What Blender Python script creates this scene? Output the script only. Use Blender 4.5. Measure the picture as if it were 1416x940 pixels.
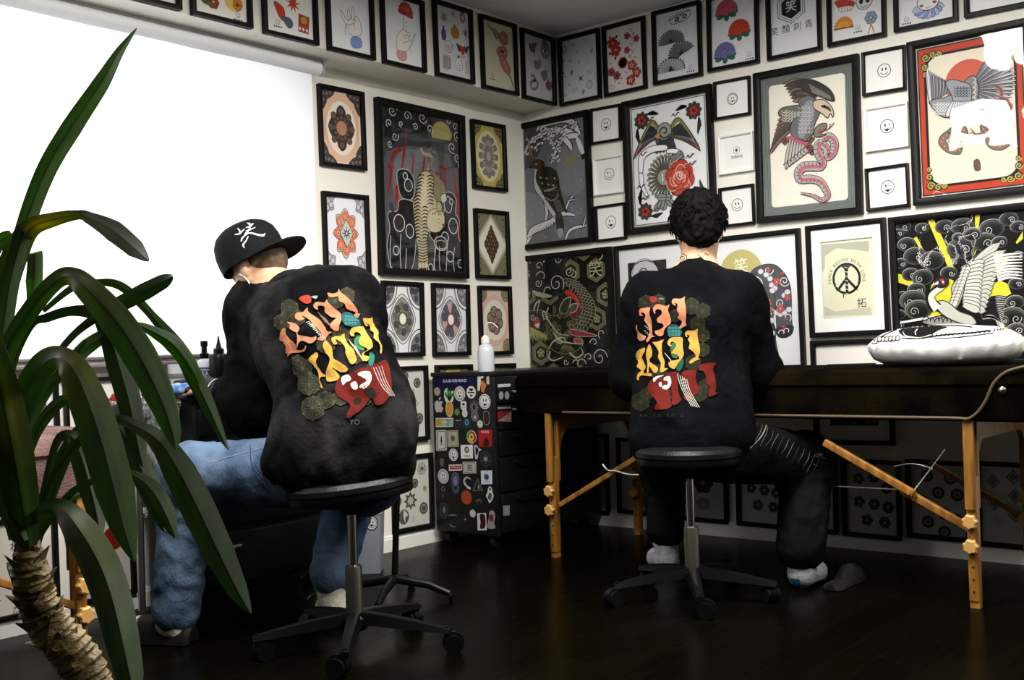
import bpy, math, random
import numpy as np
from mathutils import Vector, Matrix, noise
from mathutils.geometry import tessellate_polygon
from mathutils.bvhtree import BVHTree

for o in list(bpy.data.objects): bpy.data.objects.remove(o)
SC = bpy.context.scene
COL = SC.collection

# ------------------------------------------------------------------ camera
H = 0.83                                   # camera height above the floor
FPX = 1519.7
YAW, PITCH, ROLL = 0.88049882, 0.00888924, -0.03129589
cy, sy = math.cos(YAW), math.sin(YAW)
cp, sp = math.cos(PITCH), math.sin(PITCH)
cr, sr = math.cos(ROLL), math.sin(ROLL)
_d = np.array([[cy, 0, sy], [-sy, 0, cy], [0, -1, 0]]).T
CM = np.array([[cr, -sr, 0], [sr, cr, 0], [0, 0, 1]]) @ np.array([[1, 0, 0], [0, cp, sp], [0, -sp, cp]]) @ _d
CMT = CM.T
cam_data = bpy.data.cameras.new('camera')
cam_data.sensor_width = 36
cam_data.lens = FPX / 1416 * 36
cam_data.clip_start = 0.05
cam = bpy.data.objects.new('camera', cam_data)
COL.objects.link(cam)
_r = CMT @ np.array([1, 0, 0]); _u = CMT @ np.array([0, -1, 0]); _b = CMT @ np.array([0, 0, -1])
cam.matrix_world = Matrix(((_r[0], _u[0], _b[0], 0), (_r[1], _u[1], _b[1], 0), (_r[2], _u[2], _b[2], H), (0, 0, 0, 1)))
SC.camera = cam
SC.view_settings.view_transform = 'Standard'
SC.view_settings.look = 'None'
SC.view_settings.gamma = 1
SC.view_settings.use_curve_mapping = False
SC.view_settings.exposure = 0.0

# room measures (metres): the two walls that meet in the corner of the picture
K = H / 0.8
XW, YW = 4.0626 * K, 3.2383 * K            # right wall plane, left wall plane
YB = 3.0385 * K                            # front face of the beam over the window
ZB, ZC = 1.915 * K, 2.243 * K              # beam underside, ceiling
XMIN, YMIN = -1.7, -2.6

# ------------------------------------------------------------------ world and lamps
w = bpy.data.worlds.new('world'); SC.world = w; w.use_nodes = True
w.node_tree.nodes['Background'].inputs[0].default_value = (0.85, 0.92, 1, 1)
w.node_tree.nodes['Background'].inputs[1].default_value = 1.0

def area(name, loc, size, size_y, energy, color=(1, 1, 1), rot=(0, 0, 0)):
    l = bpy.data.lights.new(name, 'AREA'); l.shape = 'RECTANGLE'; l.size = size; l.size_y = size_y
    l.energy = energy; l.color = color
    o = bpy.data.objects.new(name, l); COL.objects.link(o); o.location = loc; o.rotation_euler = rot
    return o
LAMP_E = 66
LC = (1.0, 0.975, 0.93)
area('pendant_lamp_light', (1.55, 1.98, 2.06), 1.0, 0.30, LAMP_E * .85, LC, (0, 0, math.radians(-15)))
area('ceiling_lamp_light', (2.6, 1.45, ZC - 0.08), 1.2, 0.25, LAMP_E * 1.1, LC)
area('ceiling_lamp_light', (2.45, -0.2, ZC - 0.08), 1.2, 0.25, LAMP_E * 1.1, LC)
# daylight outside the window, behind the roller blind
area('window_daylight', (1.0, YW + 0.75, 1.35), 2.8, 1.3, 60, (0.95, 0.98, 1.0), (math.radians(90), 0, math.radians(180)))

# ------------------------------------------------------------------ pixel and plane helpers
def ray(x, y): return CMT @ np.array([(x - 708) / FPX, (y - 470) / FPX, 1.0])
def onZ(x, y, z=0.0):
    r = ray(x, y); return Vector(r * (z - H) / r[2] + [0, 0, H])
def onX(x, y, X):
    r = ray(x, y); return Vector(r * X / r[0] + [0, 0, H])
def onY(x, y, Y):
    r = ray(x, y); return Vector(r * Y / r[1] + [0, 0, H])
FWD = Vector((sy, cy, 0)); RGT = Vector((cy, -sy, 0)); UP = Vector((0, 0, 1))
def W(x, y, dep):
    'the point seen at (x, y) whose level distance in front of the camera is dep'
    r = ray(x, y); k = dep / (r[0] * sy + r[1] * cy)
    return Vector(r * k + [0, 0, H])
def V(*a): return Vector(a)

# ------------------------------------------------------------------ materials
MATS = {}
def lin(c):
    return tuple((x / 12.92 if x <= 0.04045 else ((x + 0.055) / 1.055) ** 2.4) for x in c)
def hexc(s):
    return tuple(int(s[i:i + 2], 16) / 255 for i in (0, 2, 4))
def mat(name, col, rough=0.5, metal=0.0, coat=0.0, spec=0.5, sheen=0.0):
    if name in MATS: return MATS[name]
    m = bpy.data.materials.new(name); m.use_nodes = True
    b = m.node_tree.nodes['Principled BSDF']
    if isinstance(col, str): col = lin(hexc(col))
    b.inputs['Base Color'].default_value = (*col, 1)
    b.inputs['Roughness'].default_value = rough
    b.inputs['Metallic'].default_value = metal
    b.inputs['Coat Weight'].default_value = coat
    b.inputs['Specular IOR Level'].default_value = spec
    b.inputs['Sheen Weight'].default_value = sheen
    MATS[name] = m
    return m
def nodes_of(m):
    nt = m.node_tree
    return nt, nt.nodes, nt.links, nt.nodes['Principled BSDF']
def noisy(name, c1, c2, scale, rough=0.5, lo=0.35, hi=0.65, bump=0.0, bscale=None, detail=6, metal=0.0, stretch=None, spec=0.5, sheen=0.0, coat=0.0):
    'two colours mixed by a noise texture, optional bump'
    if name in MATS: return MATS[name]
    m = mat(name, c1, rough, metal, coat, spec, sheen)
    nt, N, L, b = nodes_of(m)
    tc = N.new('ShaderNodeTexCoord'); mp = N.new('ShaderNodeMapping')
    if stretch: mp.inputs['Scale'].default_value = stretch
    nz = N.new('ShaderNodeTexNoise'); nz.inputs['Scale'].default_value = scale; nz.inputs['Detail'].default_value = detail
    rp = N.new('ShaderNodeValToRGB')
    if isinstance(c1, str): c1 = lin(hexc(c1))
    if isinstance(c2, str): c2 = lin(hexc(c2))
    rp.color_ramp.elements[0].position = lo; rp.color_ramp.elements[0].color = (*c1, 1)
    rp.color_ramp.elements[1].position = hi; rp.color_ramp.elements[1].color = (*c2, 1)
    L.new(tc.outputs['Object'], mp.inputs[0]); L.new(mp.outputs[0], nz.inputs['Vector'])
    L.new(nz.outputs['Fac'], rp.inputs[0]); L.new(rp.outputs[0], b.inputs['Base Color'])
    if bump:
        n2 = N.new('ShaderNodeTexNoise'); n2.inputs['Scale'].default_value = bscale or scale * 3; n2.inputs['Detail'].default_value = 5
        bp = N.new('ShaderNodeBump'); bp.inputs['Strength'].default_value = bump; bp.inputs['Distance'].default_value = 0.01
        L.new(mp.outputs[0], n2.inputs['Vector']); L.new(n2.outputs['Fac'], bp.inputs['Height']); L.new(bp.outputs[0], b.inputs['Normal'])
    return m

M_WALL = noisy('wall_paint', (0.80, 0.765, 0.68), (0.84, 0.805, 0.72), 3, 0.7, bump=0.08, bscale=260)
M_CEIL = noisy('ceiling_paint', (0.62, 0.615, 0.59), (0.66, 0.655, 0.63), 3, 0.8, bump=0.1, bscale=200)
M_TRIM = mat('trim_paint', (0.80, 0.78, 0.72), 0.45)
M_BLACKFRAME = noisy('black_moulding', (0.004, 0.004, 0.004), (0.006, 0.006, 0.0055), 40, 0.4, spec=0.12)
M_WHITEFRAME = mat('white_moulding', (0.82, 0.81, 0.78), 0.4)
M_MAT = mat('mat_board', (0.86, 0.85, 0.81), 0.8)
M_PLASTIC = mat('black_plastic', (0.003, 0.003, 0.0035), 0.35, spec=0.18)
M_RUBBER = mat('black_rubber', (0.005, 0.005, 0.005), 0.6, spec=0.25)
M_CHROME = mat('chrome', (0.75, 0.75, 0.76), 0.16, 1.0)
M_STEEL = mat('brushed_steel', (0.5, 0.5, 0.5), 0.32, 1.0)
M_WOOD = noisy('beech_wood', '6a4413', 'a06c28', 6, 0.42, bump=0.1, bscale=40, stretch=(6, 6, 0.8))
M_WOOD_LIGHT = mat('pale_wood', 'b98e4e', 0.45)

# varnished dark floorboards
m = mat('dark_floorboards', (0.008, 0.006, 0.004), 0.3, spec=0.03); M_FLOOR = m
nt, N, L, b = nodes_of(m)
tc = N.new('ShaderNodeTexCoord'); mp = N.new('ShaderNodeMapping'); mp.inputs['Rotation'].default_value = (0, 0, 0)
br = N.new('ShaderNodeTexBrick'); br.inputs['Scale'].default_value = 1.0
br.inputs['Color1'].default_value = (0.0028, 0.0024, 0.0010, 1); br.inputs['Color2'].default_value = (0.0018, 0.0016, 0.0008, 1)
br.inputs['Mortar'].default_value = (0.002, 0.0015, 0.001, 1)
br.inputs['Mortar Size'].default_value = 0.002; br.inputs['Brick Width'].default_value = 1.1; br.inputs['Row Height'].default_value = 0.12
nz = N.new('ShaderNodeTexNoise'); nz.inputs['Scale'].default_value = 3.0; nz.inputs['Detail'].default_value = 8
mp2 = N.new('ShaderNodeMapping'); mp2.inputs['Scale'].default_value = (2, 22, 1)
mx = N.new('ShaderNodeMix'); mx.data_type = 'RGBA'; mx.blend_type = 'MULTIPLY'; mx.inputs[0].default_value = 0.7
rp = N.new('ShaderNodeMapRange'); rp.inputs[3].default_value = 0.16; rp.inputs[4].default_value = 0.34
L.new(tc.outputs['Object'], mp.inputs[0]); L.new(mp.outputs[0], br.inputs['Vector'])
L.new(tc.outputs['Object'], mp2.inputs[0]); L.new(mp2.outputs[0], nz.inputs['Vector'])
L.new(br.outputs['Color'], mx.inputs[6]); L.new(nz.outputs['Fac'], mx.inputs[7]); L.new(mx.outputs[2], b.inputs['Base Color'])
L.new(nz.outputs['Fac'], rp.inputs[0]); L.new(rp.outputs[0], b.inputs['Roughness'])
bp = N.new('ShaderNodeBump'); bp.inputs['Strength'].default_value = 0.25; bp.inputs['Distance'].default_value = 0.002
L.new(br.outputs['Fac'], bp.inputs['Height']); bp.invert = True; L.new(bp.outputs[0], b.inputs['Normal'])

# printed paper: colour of the ink comes from the mesh itself
def ink_material(name, rough, k, coat=0.0):
    m = mat(name, (1, 1, 1), rough, coat=coat, spec=0.1)
    nt, N, L, b = nodes_of(m)
    at = N.new('ShaderNodeAttribute'); at.attribute_name = 'ink'
    vm = N.new('ShaderNodeVectorMath'); vm.operation = 'SCALE'; vm.inputs['Scale'].default_value = k
    L.new(at.outputs['Color'], vm.inputs[0]); L.new(vm.outputs[0], b.inputs['Base Color'])
    return m
M_INK = ink_material('printed_paper', 0.45, 0.94)
M_PRINT = ink_material('fabric_print', 0.75, 0.70)
M_STICKER = ink_material('sticker_vinyl', 0.4, 0.8)

# thin pane: mostly clear, mirrors lamps at a glance
m = bpy.data.materials.new('picture_glass'); m.use_nodes = True; M_GLASS = m
nt = m.node_tree; N = nt.nodes; L = nt.links; N.clear()
out = N.new('ShaderNodeOutputMaterial'); mi = N.new('ShaderNodeMixShader'); tr = N.new('ShaderNodeBsdfTransparent'); gl = N.new('ShaderNodeBsdfGlossy')
gl.inputs['Roughness'].default_value = 0.03
tc = N.new('ShaderNodeTexCoord'); nz = N.new('ShaderNodeTexNoise'); nz.inputs['Scale'].default_value = 5.0; nz.inputs['Detail'].default_value = 1
bp = N.new('ShaderNodeBump'); bp.inputs['Strength'].default_value = 0.35; bp.inputs['Distance'].default_value = 0.02
L.new(tc.outputs['Object'], nz.inputs['Vector']); L.new(nz.outputs['Fac'], bp.inputs['Height']); L.new(bp.outputs[0], gl.inputs['Normal'])
fr = N.new('ShaderNodeFresnel'); fr.inputs[0].default_value = 1.22
L.new(fr.outputs[0], mi.inputs[0]); L.new(tr.outputs[0], mi.inputs[1]); L.new(gl.outputs[0], mi.inputs[2]); L.new(mi.outputs[0], out.inputs[0])

# ------------------------------------------------------------------ objects
OFF = {}
def thing(name, label, cat, loc=(0, 0, 0), group=None):
    o = bpy.data.objects.new(name, None); COL.objects.link(o); o.location = loc
    o.empty_display_size = 0.1
    o['label'] = label; o['category'] = cat
    if group: o['group'] = group
    OFF[o.name] = Vector(loc)
    return o
class MB:
    'collects faces given in world coordinates and links them as one mesh object'
    def __init__(s): s.v = []; s.f = []; s.c = []; s.m = []; s.mi = 0
    def add(s, vs, fs):
        n = len(s.v); s.v += [tuple(p) for p in vs]; s.f += [tuple(i + n for i in f) for f in fs]; s.m += [s.mi] * len(fs); return s
    def box(s, c, size, R=None, bev=0.0):
        'box at centre c with optional rotation matrix and chamfered edges'
        hx, hy, hz = size[0] / 2, size[1] / 2, size[2] / 2
        R = R or Matrix.Identity(3); c = Vector(c)
        if bev <= 0:
            P = [Vector((x, y, z)) for x in (-hx, hx) for y in (-hy, hy) for z in (-hz, hz)]
            F = [(0, 1, 3, 2), (4, 6, 7, 5), (0, 4, 5, 1), (2, 3, 7, 6), (0, 2, 6, 4), (1, 5, 7, 3)]
        else:
            import bmesh
            bm = bmesh.new(); bmesh.ops.create_cube(bm, size=1)
            for v_ in bm.verts: v_.co = Vector((v_.co.x * size[0], v_.co.y * size[1], v_.co.z * size[2]))
            bmesh.ops.bevel(bm, geom=bm.edges[:], offset=min(bev, min(size) * 0.49), segments=3, profile=0.5, affect='EDGES')
            bm.verts.index_update(); P = [v_.co.copy() for v_ in bm.verts]; F = [tuple(v_.index for v_ in f.verts) for f in bm.faces]; bm.free()
        return s.add([c + R @ p for p in P], F)
    def tube(s, pts, rad, n=12, cap=True, closed=False):
        'tube along points; rad is a number or a list'
        pts = [Vector(p) for p in pts]; m_ = len(pts)
        rs = rad if isinstance(rad, (list, tuple)) else [rad] * m_
        t0 = (pts[1] - pts[0]).normalized(); a = t0.orthogonal().normalized(); V_ = []
        for i, p in enumerate(pts):
            if closed: t = (pts[(i + 1) % m_] - pts[i - 1])
            else: t = (pts[min(i + 1, m_ - 1)] - pts[max(i - 1, 0)])
            t = t.normalized() if t.length > 1e-9 else t0
            a = (a - t * a.dot(t)); a = a.normalized() if a.length > 1e-6 else t.orthogonal().normalized()
            b_ = t.cross(a)
            for k in range(n):
                an = 2 * math.pi * k / n
                V_.append(p + (a * math.cos(an) + b_ * math.sin(an)) * rs[i])
        F = []
        for i in range(m_ if closed else m_ - 1):
            j = (i + 1) % m_
            for k in range(n):
                k2 = (k + 1) % n; F.append((i * n + k, i * n + k2, j * n + k2, j * n + k))
        if cap and not closed: F.append(tuple(range(n))[::-1]); F.append(tuple((m_ - 1) * n + k for k in range(n)))
        return s.add(V_, F)
    def lathe(s, base, prof, n=24, axis=None, cap=True):
        'profile [(radius, height)] turned about an axis through base'
        axis = Vector(axis or (0, 0, 1)).normalized(); a = axis.orthogonal().normalized(); b_ = axis.cross(a); base = Vector(base); V_ = []; F = []
        for r, h in prof:
            for k in range(n):
                an = 2 * math.pi * k / n
                V_.append(base + axis * h + (a * math.cos(an) + b_ * math.sin(an)) * r)
        for i in range(len(prof) - 1):
            for k in range(n):
                k2 = (k + 1) % n; F.append((i * n + k, i * n + k2, (i + 1) * n + k2, (i + 1) * n + k))
        if cap: F.append(tuple(range(n))[::-1]); F.append(tuple((len(prof) - 1) * n + k for k in range(n)))
        return s.add(V_, F)
    def grid(s, P, closed_u=False):
        'P[i][j] rows of points'
        n = len(P[0]); vs = [p for r in P for p in r]; F = []
        for i in range(len(P) - 1):
            for j in range(n if closed_u else n - 1):
                j2 = (j + 1) % n; F.append((i * n + j, i * n + j2, (i + 1) * n + j2, (i + 1) * n + j))
        return s.add(vs, F)
    def build(s, name, mats, parent=None, smooth=True, label=None, cat=None, group=None, kind=None, origin=None, fix=True):
        me = bpy.data.meshes.new(name)
        if parent is not None: off = OFF[parent.name]
        else:
            if origin is None:
                A = np.array(s.v); origin = ((A[:, 0].min() + A[:, 0].max()) / 2, (A[:, 1].min() + A[:, 1].max()) / 2, A[:, 2].min())
            off = Vector(origin)
        me.from_pydata([tuple(Vector(p) - off) for p in s.v], [], s.f)
        mats = mats if isinstance(mats, (list, tuple)) else [mats]
        for m_ in mats: me.materials.append(m_)
        if len(mats) > 1: me.polygons.foreach_set('material_index', s.m)
        if fix:
            import bmesh
            bm = bmesh.new(); bm.from_mesh(me); bmesh.ops.recalc_face_normals(bm, faces=bm.faces)
            if smooth:
                for f in bm.faces: f.smooth = True
                for e in bm.edges:
                    if len(e.link_faces) == 2 and e.calc_face_angle(0) > 0.6: e.smooth = False
            bm.to_mesh(me); bm.free()
        me.update()
        o = bpy.data.objects.new(name, me); COL.objects.link(o)
        if parent is not None: o.parent = parent; OFF[o.name] = off
        else: o.location = off; OFF[o.name] = off
        if label: o['label'] = label
        if cat: o['category'] = cat
        if group: o['group'] = group
        if kind: o['kind'] = kind
        return o
def axes(x, z=None):
    'rotation whose first column is x and third close to z'
    x = Vector(x).normalized(); z = Vector(z or (0, 0, 1)); y = z.cross(x).normalized(); z = x.cross(y)
    return Matrix((x, y, z)).transposed()
def bar(mb, a, b_, w_, t_, side=None, bev=0.003):
    'rectangular bar from a to b; w_ across side, t_ the other way'
    a, b_ = Vector(a), Vector(b_); x = (b_ - a); R = axes(x, side or (0, 0, 1))
    return mb.box((a + b_) / 2, (x.length, t_, w_), R, bev)
def catmull(P, n=8, closed=False):
    P = [Vector(p) for p in P]; out = []
    m_ = len(P)
    for i in range(m_ if closed else m_ - 1):
        if closed: p0, p1, p2, p3 = P[i - 1], P[i], P[(i + 1) % m_], P[(i + 2) % m_]
        else: p0, p1, p2, p3 = P[max(i - 1, 0)], P[i], P[i + 1], P[min(i + 2, m_ - 1)]
        for k in range(n):
            t = k / n
            out.append(0.5 * ((2 * p1) + (p2 - p0) * t + (2 * p0 - 5 * p1 + 4 * p2 - p3) * t * t + (3 * p1 - p0 - 3 * p2 + p3) * t ** 3))
    if not closed: out.append(P[-1])
    return out
def lerp_list(vals, n):
    'resample a list of numbers to n values'
    return [float(x) for x in np.interp(np.linspace(0, 1, n), np.linspace(0, 1, len(vals)), vals)]
def struct(name, mb, m_, **k): return mb.build(name, m_, kind='structure', smooth=False, **k)
# ================================================================== the room
T = 0.12
M_DARKWALL = noisy('low_bounce_dark_wall', (0.10, 0.095, 0.09), (0.12, 0.115, 0.11), 3, 0.8)  # unseen walls behind the camera, coloured dark to cut bounced light
mb = MB().box(((XMIN + XW) / 2, (YMIN + YW) / 2, -0.06), (XW - XMIN + 2 * T, YW - YMIN + 2 * T, 0.12)); struct('floor', mb, M_FLOOR)
mb = MB().box(((XMIN + XW) / 2, (YMIN + YW) / 2, ZC + 0.06), (XW - XMIN + 2 * T, YW - YMIN + 2 * T, 0.12)); struct('ceiling', mb, M_CEIL)
mb = MB().box((XW + T / 2, (YMIN + YW) / 2, ZC / 2), (T, YW - YMIN + 2 * T, ZC)); struct('wall_right', mb, M_WALL)
mb = MB().box((XMIN - T / 2, (YMIN + YW) / 2, ZC / 2), (T, YW - YMIN + 2 * T, ZC)); struct('wall_back', mb, M_DARKWALL)
mb = MB().box(((XMIN + XW) / 2, YMIN - T / 2, ZC / 2), (XW - XMIN, T, ZC)); struct('wall_front', mb, M_DARKWALL)
# left wall with the window opening (behind the blind)
WX0 = 0.15; WX1 = onY(428, 300, YW).x; WZ0 = onY(60, 499, YW).z + 0.03; WZ1 = ZB - 0.03
mb = MB()
def wallbox(x0, x1, z0, z1): mb.box(((x0 + x1) / 2, YW + T / 2, (z0 + z1) / 2), (x1 - x0, T, z1 - z0))
wallbox(XMIN, WX0, 0, ZC); wallbox(WX1, XW, 0, ZC); wallbox(WX0, WX1, 0, WZ0); wallbox(WX0, WX1, WZ1, ZC)
struct('wall_left', mb, M_WALL)
# beam over the window, running to the right wall
mb = MB().box(((XMIN + XW) / 2, (YB + YW) / 2, (ZB + ZC) / 2), (XW - XMIN, YW - YB, ZC - ZB))
struct('trim_1', mb, M_WALL)
# thin cornice bead where the walls meet the ceiling
mb = MB().box((XW - 0.006, (YMIN + YB) / 2, ZC - 0.008), (0.012, YB - YMIN, 0.016), bev=0.004); struct('trim_2', mb, M_TRIM)
mb = MB().box(((XMIN + XW) / 2, YB - 0.006, ZC - 0.008), (XW - XMIN - .03, 0.012, 0.016), bev=0.004); struct('trim_3', mb, M_TRIM)
# baseboards with a rounded top bead
def base(name, a, b_, nrm):
    a = Vector(a); b_ = Vector(b_); n = Vector(nrm); mb = MB()
    prof = [(0, 0), (0.012, 0), (0.012, 0.05), (0.008, 0.058), (0.008, 0.062), (0, 0.066)]
    vs = []; fs = []
    for p in (a, b_):
        for d_, z in prof: vs.append(p + n * d_ + UP * z)
    k = len(prof)
    for i in range(k - 1): fs.append((i, i + 1, i + 1 + k, i + k))
    fs.append(tuple(range(k))); fs.append(tuple(range(k, 2 * k))[::-1])
    mb.add(vs, fs); return struct(name, mb, M_TRIM)
base('baseboard_left', (XMIN, YW, 0), (XW, YW, 0), (0, -1, 0))
base('baseboard_right', (XW, YMIN, 0), (XW, YW, 0), (-1, 0, 0))
# window: sash behind the blind, sill below it
mb = MB()
for x0, x1, z0, z1 in ((WX0, WX1, WZ0, WZ0 + .05), (WX0, WX1, WZ1 - .05, WZ1), (WX0, WX0 + .05, WZ0, WZ1), (WX1 - .05, WX1, WZ0, WZ1), ((WX0 + WX1) / 2 - .03, (WX0 + WX1) / 2 + .03, WZ0, WZ1)):
    mb.box(((x0 + x1) / 2, YW + 0.08, (z0 + z1) / 2), (x1 - x0, 0.04, z1 - z0), bev=0.004)
win = struct('window_1', mb, mat('window_aluminium', (0.6, 0.6, 0.6), 0.4, 0.6))
mp_ = mat('window_pane_glass', (1, 1, 1), 0.0); mp_.node_tree.nodes['Principled BSDF'].inputs['Transmission Weight'].default_value = 1.0
mb = MB().box(((WX0 + WX1) / 2, YW + 0.082, (WZ0 + WZ1) / 2), (WX1 - WX0 - .08, 0.004, WZ1 - WZ0 - .08)); g = mb.build('window_pane', M_GLASS, win, smooth=False)
SILLX = onY(290, 497, YW - .05).x
mb = MB().box(((0.1 + SILLX) / 2, YW - 0.035, WZ0 - 0.03), (SILLX - 0.1, 0.07, 0.05), bev=0.02); struct('trim_4', mb, M_TRIM)

# roller blind: cloth lit from behind by the window and from the room by the lamps
m = bpy.data.materials.new('blind_cloth'); m.use_nodes = True; M_BLIND = m
nt = m.node_tree; N = nt.nodes; L = nt.links; N.clear()
out = N.new('ShaderNodeOutputMaterial'); mi = N.new('ShaderNodeMixShader'); df = N.new('ShaderNodeBsdfDiffuse'); tl = N.new('ShaderNodeBsdfTranslucent')
df.inputs[0].default_value = (0.93, 0.93, 0.93, 1); tl.inputs[0].default_value = (0.95, 0.97, 1, 1); mi.inputs[0].default_value = 0.45
L.new(df.outputs[0], mi.inputs[1]); L.new(tl.outputs[0], mi.inputs[2]); L.new(mi.outputs[0], out.inputs[0])
BY = YW - 0.075
bx1 = onY(436, 240, BY).x; bx0 = 0.05; bz0 = onY(60, 500, BY).z
rz = onY(444, 96, BY).z
bl = thing('roller_blind', 'wide white roller blind pulled down over the window on the left wall', 'blind', ((bx0 + bx1) / 2, BY, bz0))
P = [[V(bx0 + (bx1 - bx0) * i / 40, BY - 0.003 * math.sin(i * 0.9), z) for i in range(41)] for z in np.linspace(bz0, rz - 0.02, 6)]
cl = MB().grid(P).build('blind_cloth', M_BLIND, bl)
mb = MB().tube([(bx0 - .03, BY - 0.0, rz), (bx1 + .03, BY - 0.0, rz)], 0.028, 20); mb.build('roller_tube', mat('blind_roller_white', (0.75, 0.76, 0.78), 0.5), bl)
mb = MB().box(((bx0 + bx1) / 2, BY, bz0 + .004), (bx1 - bx0, 0.012, 0.012), bev=.004); mb.build('bottom_rail', mat('blind_rail_dark', (0.10, 0.09, 0.08), 0.5), bl)
mb = MB()
mb.box(((bx0 + bx1) / 2 - .01, BY + .012, rz + .036), (bx1 - bx0 + .1, 0.05, 0.018), bev=.003)
mb.box((bx1 + .05, BY + .012, rz + .012), (.006, 0.05, 0.06), bev=.002)
mb.build('mounting_rail', mat('blind_rail_grey', (0.45, 0.45, 0.45), 0.5), bl)

# ceiling lamps (behind and beside the camera, they light the room)
M_TUBE = bpy.data.materials.new('lit_tube'); M_TUBE.use_nodes = True
b = M_TUBE.node_tree.nodes['Principled BSDF']; b.inputs['Emission Color'].default_value = (1, .97, .92, 1); b.inputs['Emission Strength'].default_value = 28
# ================================================================== drawing engine for printed pictures
def clip_poly(P, w_, h_):
    def cut(P, ax, lim, sgn):
        out = []
        for i in range(len(P)):
            a, b_ = P[i - 1], P[i]; ia = (a[ax] - lim) * sgn <= 0; ib = (b_[ax] - lim) * sgn <= 0
            if ia != ib:
                t = (lim - a[ax]) / (b_[ax] - a[ax]); out.append((a[0] + (b_[0] - a[0]) * t, a[1] + (b_[1] - a[1]) * t))
            if ib: out.append(b_)
        return out
    for ax, lim, sg in ((0, 0, -1), (0, w_, 1), (1, 0, -1), (1, h_, 1)):
        if not P: return P
        P = cut(P, ax, lim, sg)
    return P
def C(s):
    'hex colour to linear'
    return lin(hexc(s)) if isinstance(s, str) else s
def cm2(P, n=6, closed=False):
    return [(p.x, p.y) for p in catmull([(x, y, 0) for x, y in P], n, closed)]
class Art:
    '''flat artwork; x runs 0..100 to the right, y runs 0..hh downwards.
       px(points, scale, ox, oy) turns points read off an enlarged view into these units'''
    def __init__(s, w_, h_, toart=None):
        s.u = w_ / 100.0; s.hh = 100.0 * h_ / w_; s.T = []; s.C = []; s.Z = []; s.z = 0; s.toart = toart; s.sc = (1, 0, 0)
    def view(s, scale, ox, oy): s.sc = (scale, ox, oy)
    def p(s, pts):
        k, ox, oy = s.sc
        return [s.toart(x / k + ox, y / k + oy) for x, y in pts]
    def poly(s, pts, c, smooth=0, clip=True):
        if smooth: pts = cm2(pts, smooth, True)
        if len(pts) < 3: return
        s.z += 1; c = C(c)
        try: tris = tessellate_polygon([[Vector((x, y, 0)) for x, y in pts]])
        except Exception: return
        for t in tris:
            P = [pts[i] for i in t]
            if clip:
                P = clip_poly(P, 100.0, s.hh)
                if len(P) < 3: continue
            s.T.append(P); s.C.append(c); s.Z.append(s.z)
    def quads(s, A, B, c, clip=True, closed=False):
        s.z += 1; c = C(c); n = len(A)
        for i in range(n if closed else n - 1):
            j = (i + 1) % n; P = [A[i], A[j], B[j], B[i]]
            if clip:
                P = clip_poly(P, 100.0, s.hh)
                if len(P) < 3: continue
            s.T.append(P); s.C.append(c); s.Z.append(s.z)
    def line(s, pts, w_, c, smooth=5, closed=False, taper=0):
        'stroke of width w_ (number or list); taper 1 thins both ends, 2 thins the far end'
        if smooth: pts = cm2(pts, smooth, closed)
        n = len(pts)
        if n < 2: return
        ws = lerp_list(w_, n) if isinstance(w_, (list, tuple)) else [w_] * n
        A = []; B = []
        for i, (x, y) in enumerate(pts):
            if closed: a, b_ = pts[i - 1], pts[(i + 1) % n]
            else: a, b_ = pts[max(i - 1, 0)], pts[min(i + 1, n - 1)]
            dx, dy = b_[0] - a[0], b_[1] - a[1]; l = math.hypot(dx, dy) or 1
            k = ws[i] / 2
            if taper == 1: k *= max(0.12, math.sin(math.pi * (i + .3) / (n - .4)) ** .6)
            if taper == 2: k *= max(0.08, 1 - (i / (n - 1)) ** 1.5)
            A.append((x - dy / l * k, y + dx / l * k)); B.append((x + dy / l * k, y - dx / l * k))
        s.quads(A, B, c, closed=closed)
    def shape(s, pts, fill, line=None, w_=0.6, smooth=6):
        P = cm2(pts, smooth, True) if smooth else pts
        if fill: s.poly(P, fill)
        if line: s.line(P, w_, line, 0, True)
    def epts(s, cx, cy_, rx, ry=None, rot=0, n=24, a0=0, a1=360):
        ry = rx if ry is None else ry; r = math.radians(rot); out = []
        full = abs(a1 - a0) >= 360
        for k in range(n if full else n + 1):
            a = math.radians(a0 + (a1 - a0) * k / n); x, y = rx * math.cos(a), ry * math.sin(a)
            out.append((cx + x * math.cos(r) - y * math.sin(r), cy_ + x * math.sin(r) + y * math.cos(r)))
        return out
    def ell(s, cx, cy_, rx, ry=None, fill='ffffff', line=None, w_=0.6, rot=0, n=24):
        P = s.epts(cx, cy_, rx, ry, rot, n)
        if fill: s.poly(P, fill)
        if line: s.line(P, w_, line, 0, True)
    def arc(s, cx, cy_, rx, a0, a1, w_, c, ry=None, rot=0, taper=0, n=16):
        s.line(s.epts(cx, cy_, rx, ry, rot, n, a0, a1), w_, c, 0, False, taper)
    def rect(s, x0, y0, x1, y1, c): s.poly([(x0, y0), (x1, y0), (x1, y1), (x0, y1)], c)
    def rrect(s, x0, y0, x1, y1, r, c):
        P = []
        for cx, cy_, a in ((x1 - r, y0 + r, -90), (x1 - r, y1 - r, 0), (x0 + r, y1 - r, 90), (x0 + r, y0 + r, 180)): P += s.epts(cx, cy_, r, r, 0, 6, a, a + 90)
        s.poly(P, c)
    def spiral(s, cx, cy_, r, turns=1.5, w_=0.8, c='ffffff', a0=0, sgn=1, tail=None):
        n = int(14 * turns) + 4; P = []
        for i in range(n):
            t = i / (n - 1); a = math.radians(a0) + sgn * t * turns * 2 * math.pi; q = r * (1 - 0.88 * t)
            P.append((cx + q * math.cos(a), cy_ + q * math.sin(a)))
        if tail: P = tail + P
        s.line(P, w_, c, 0 if not tail else 3)
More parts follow.
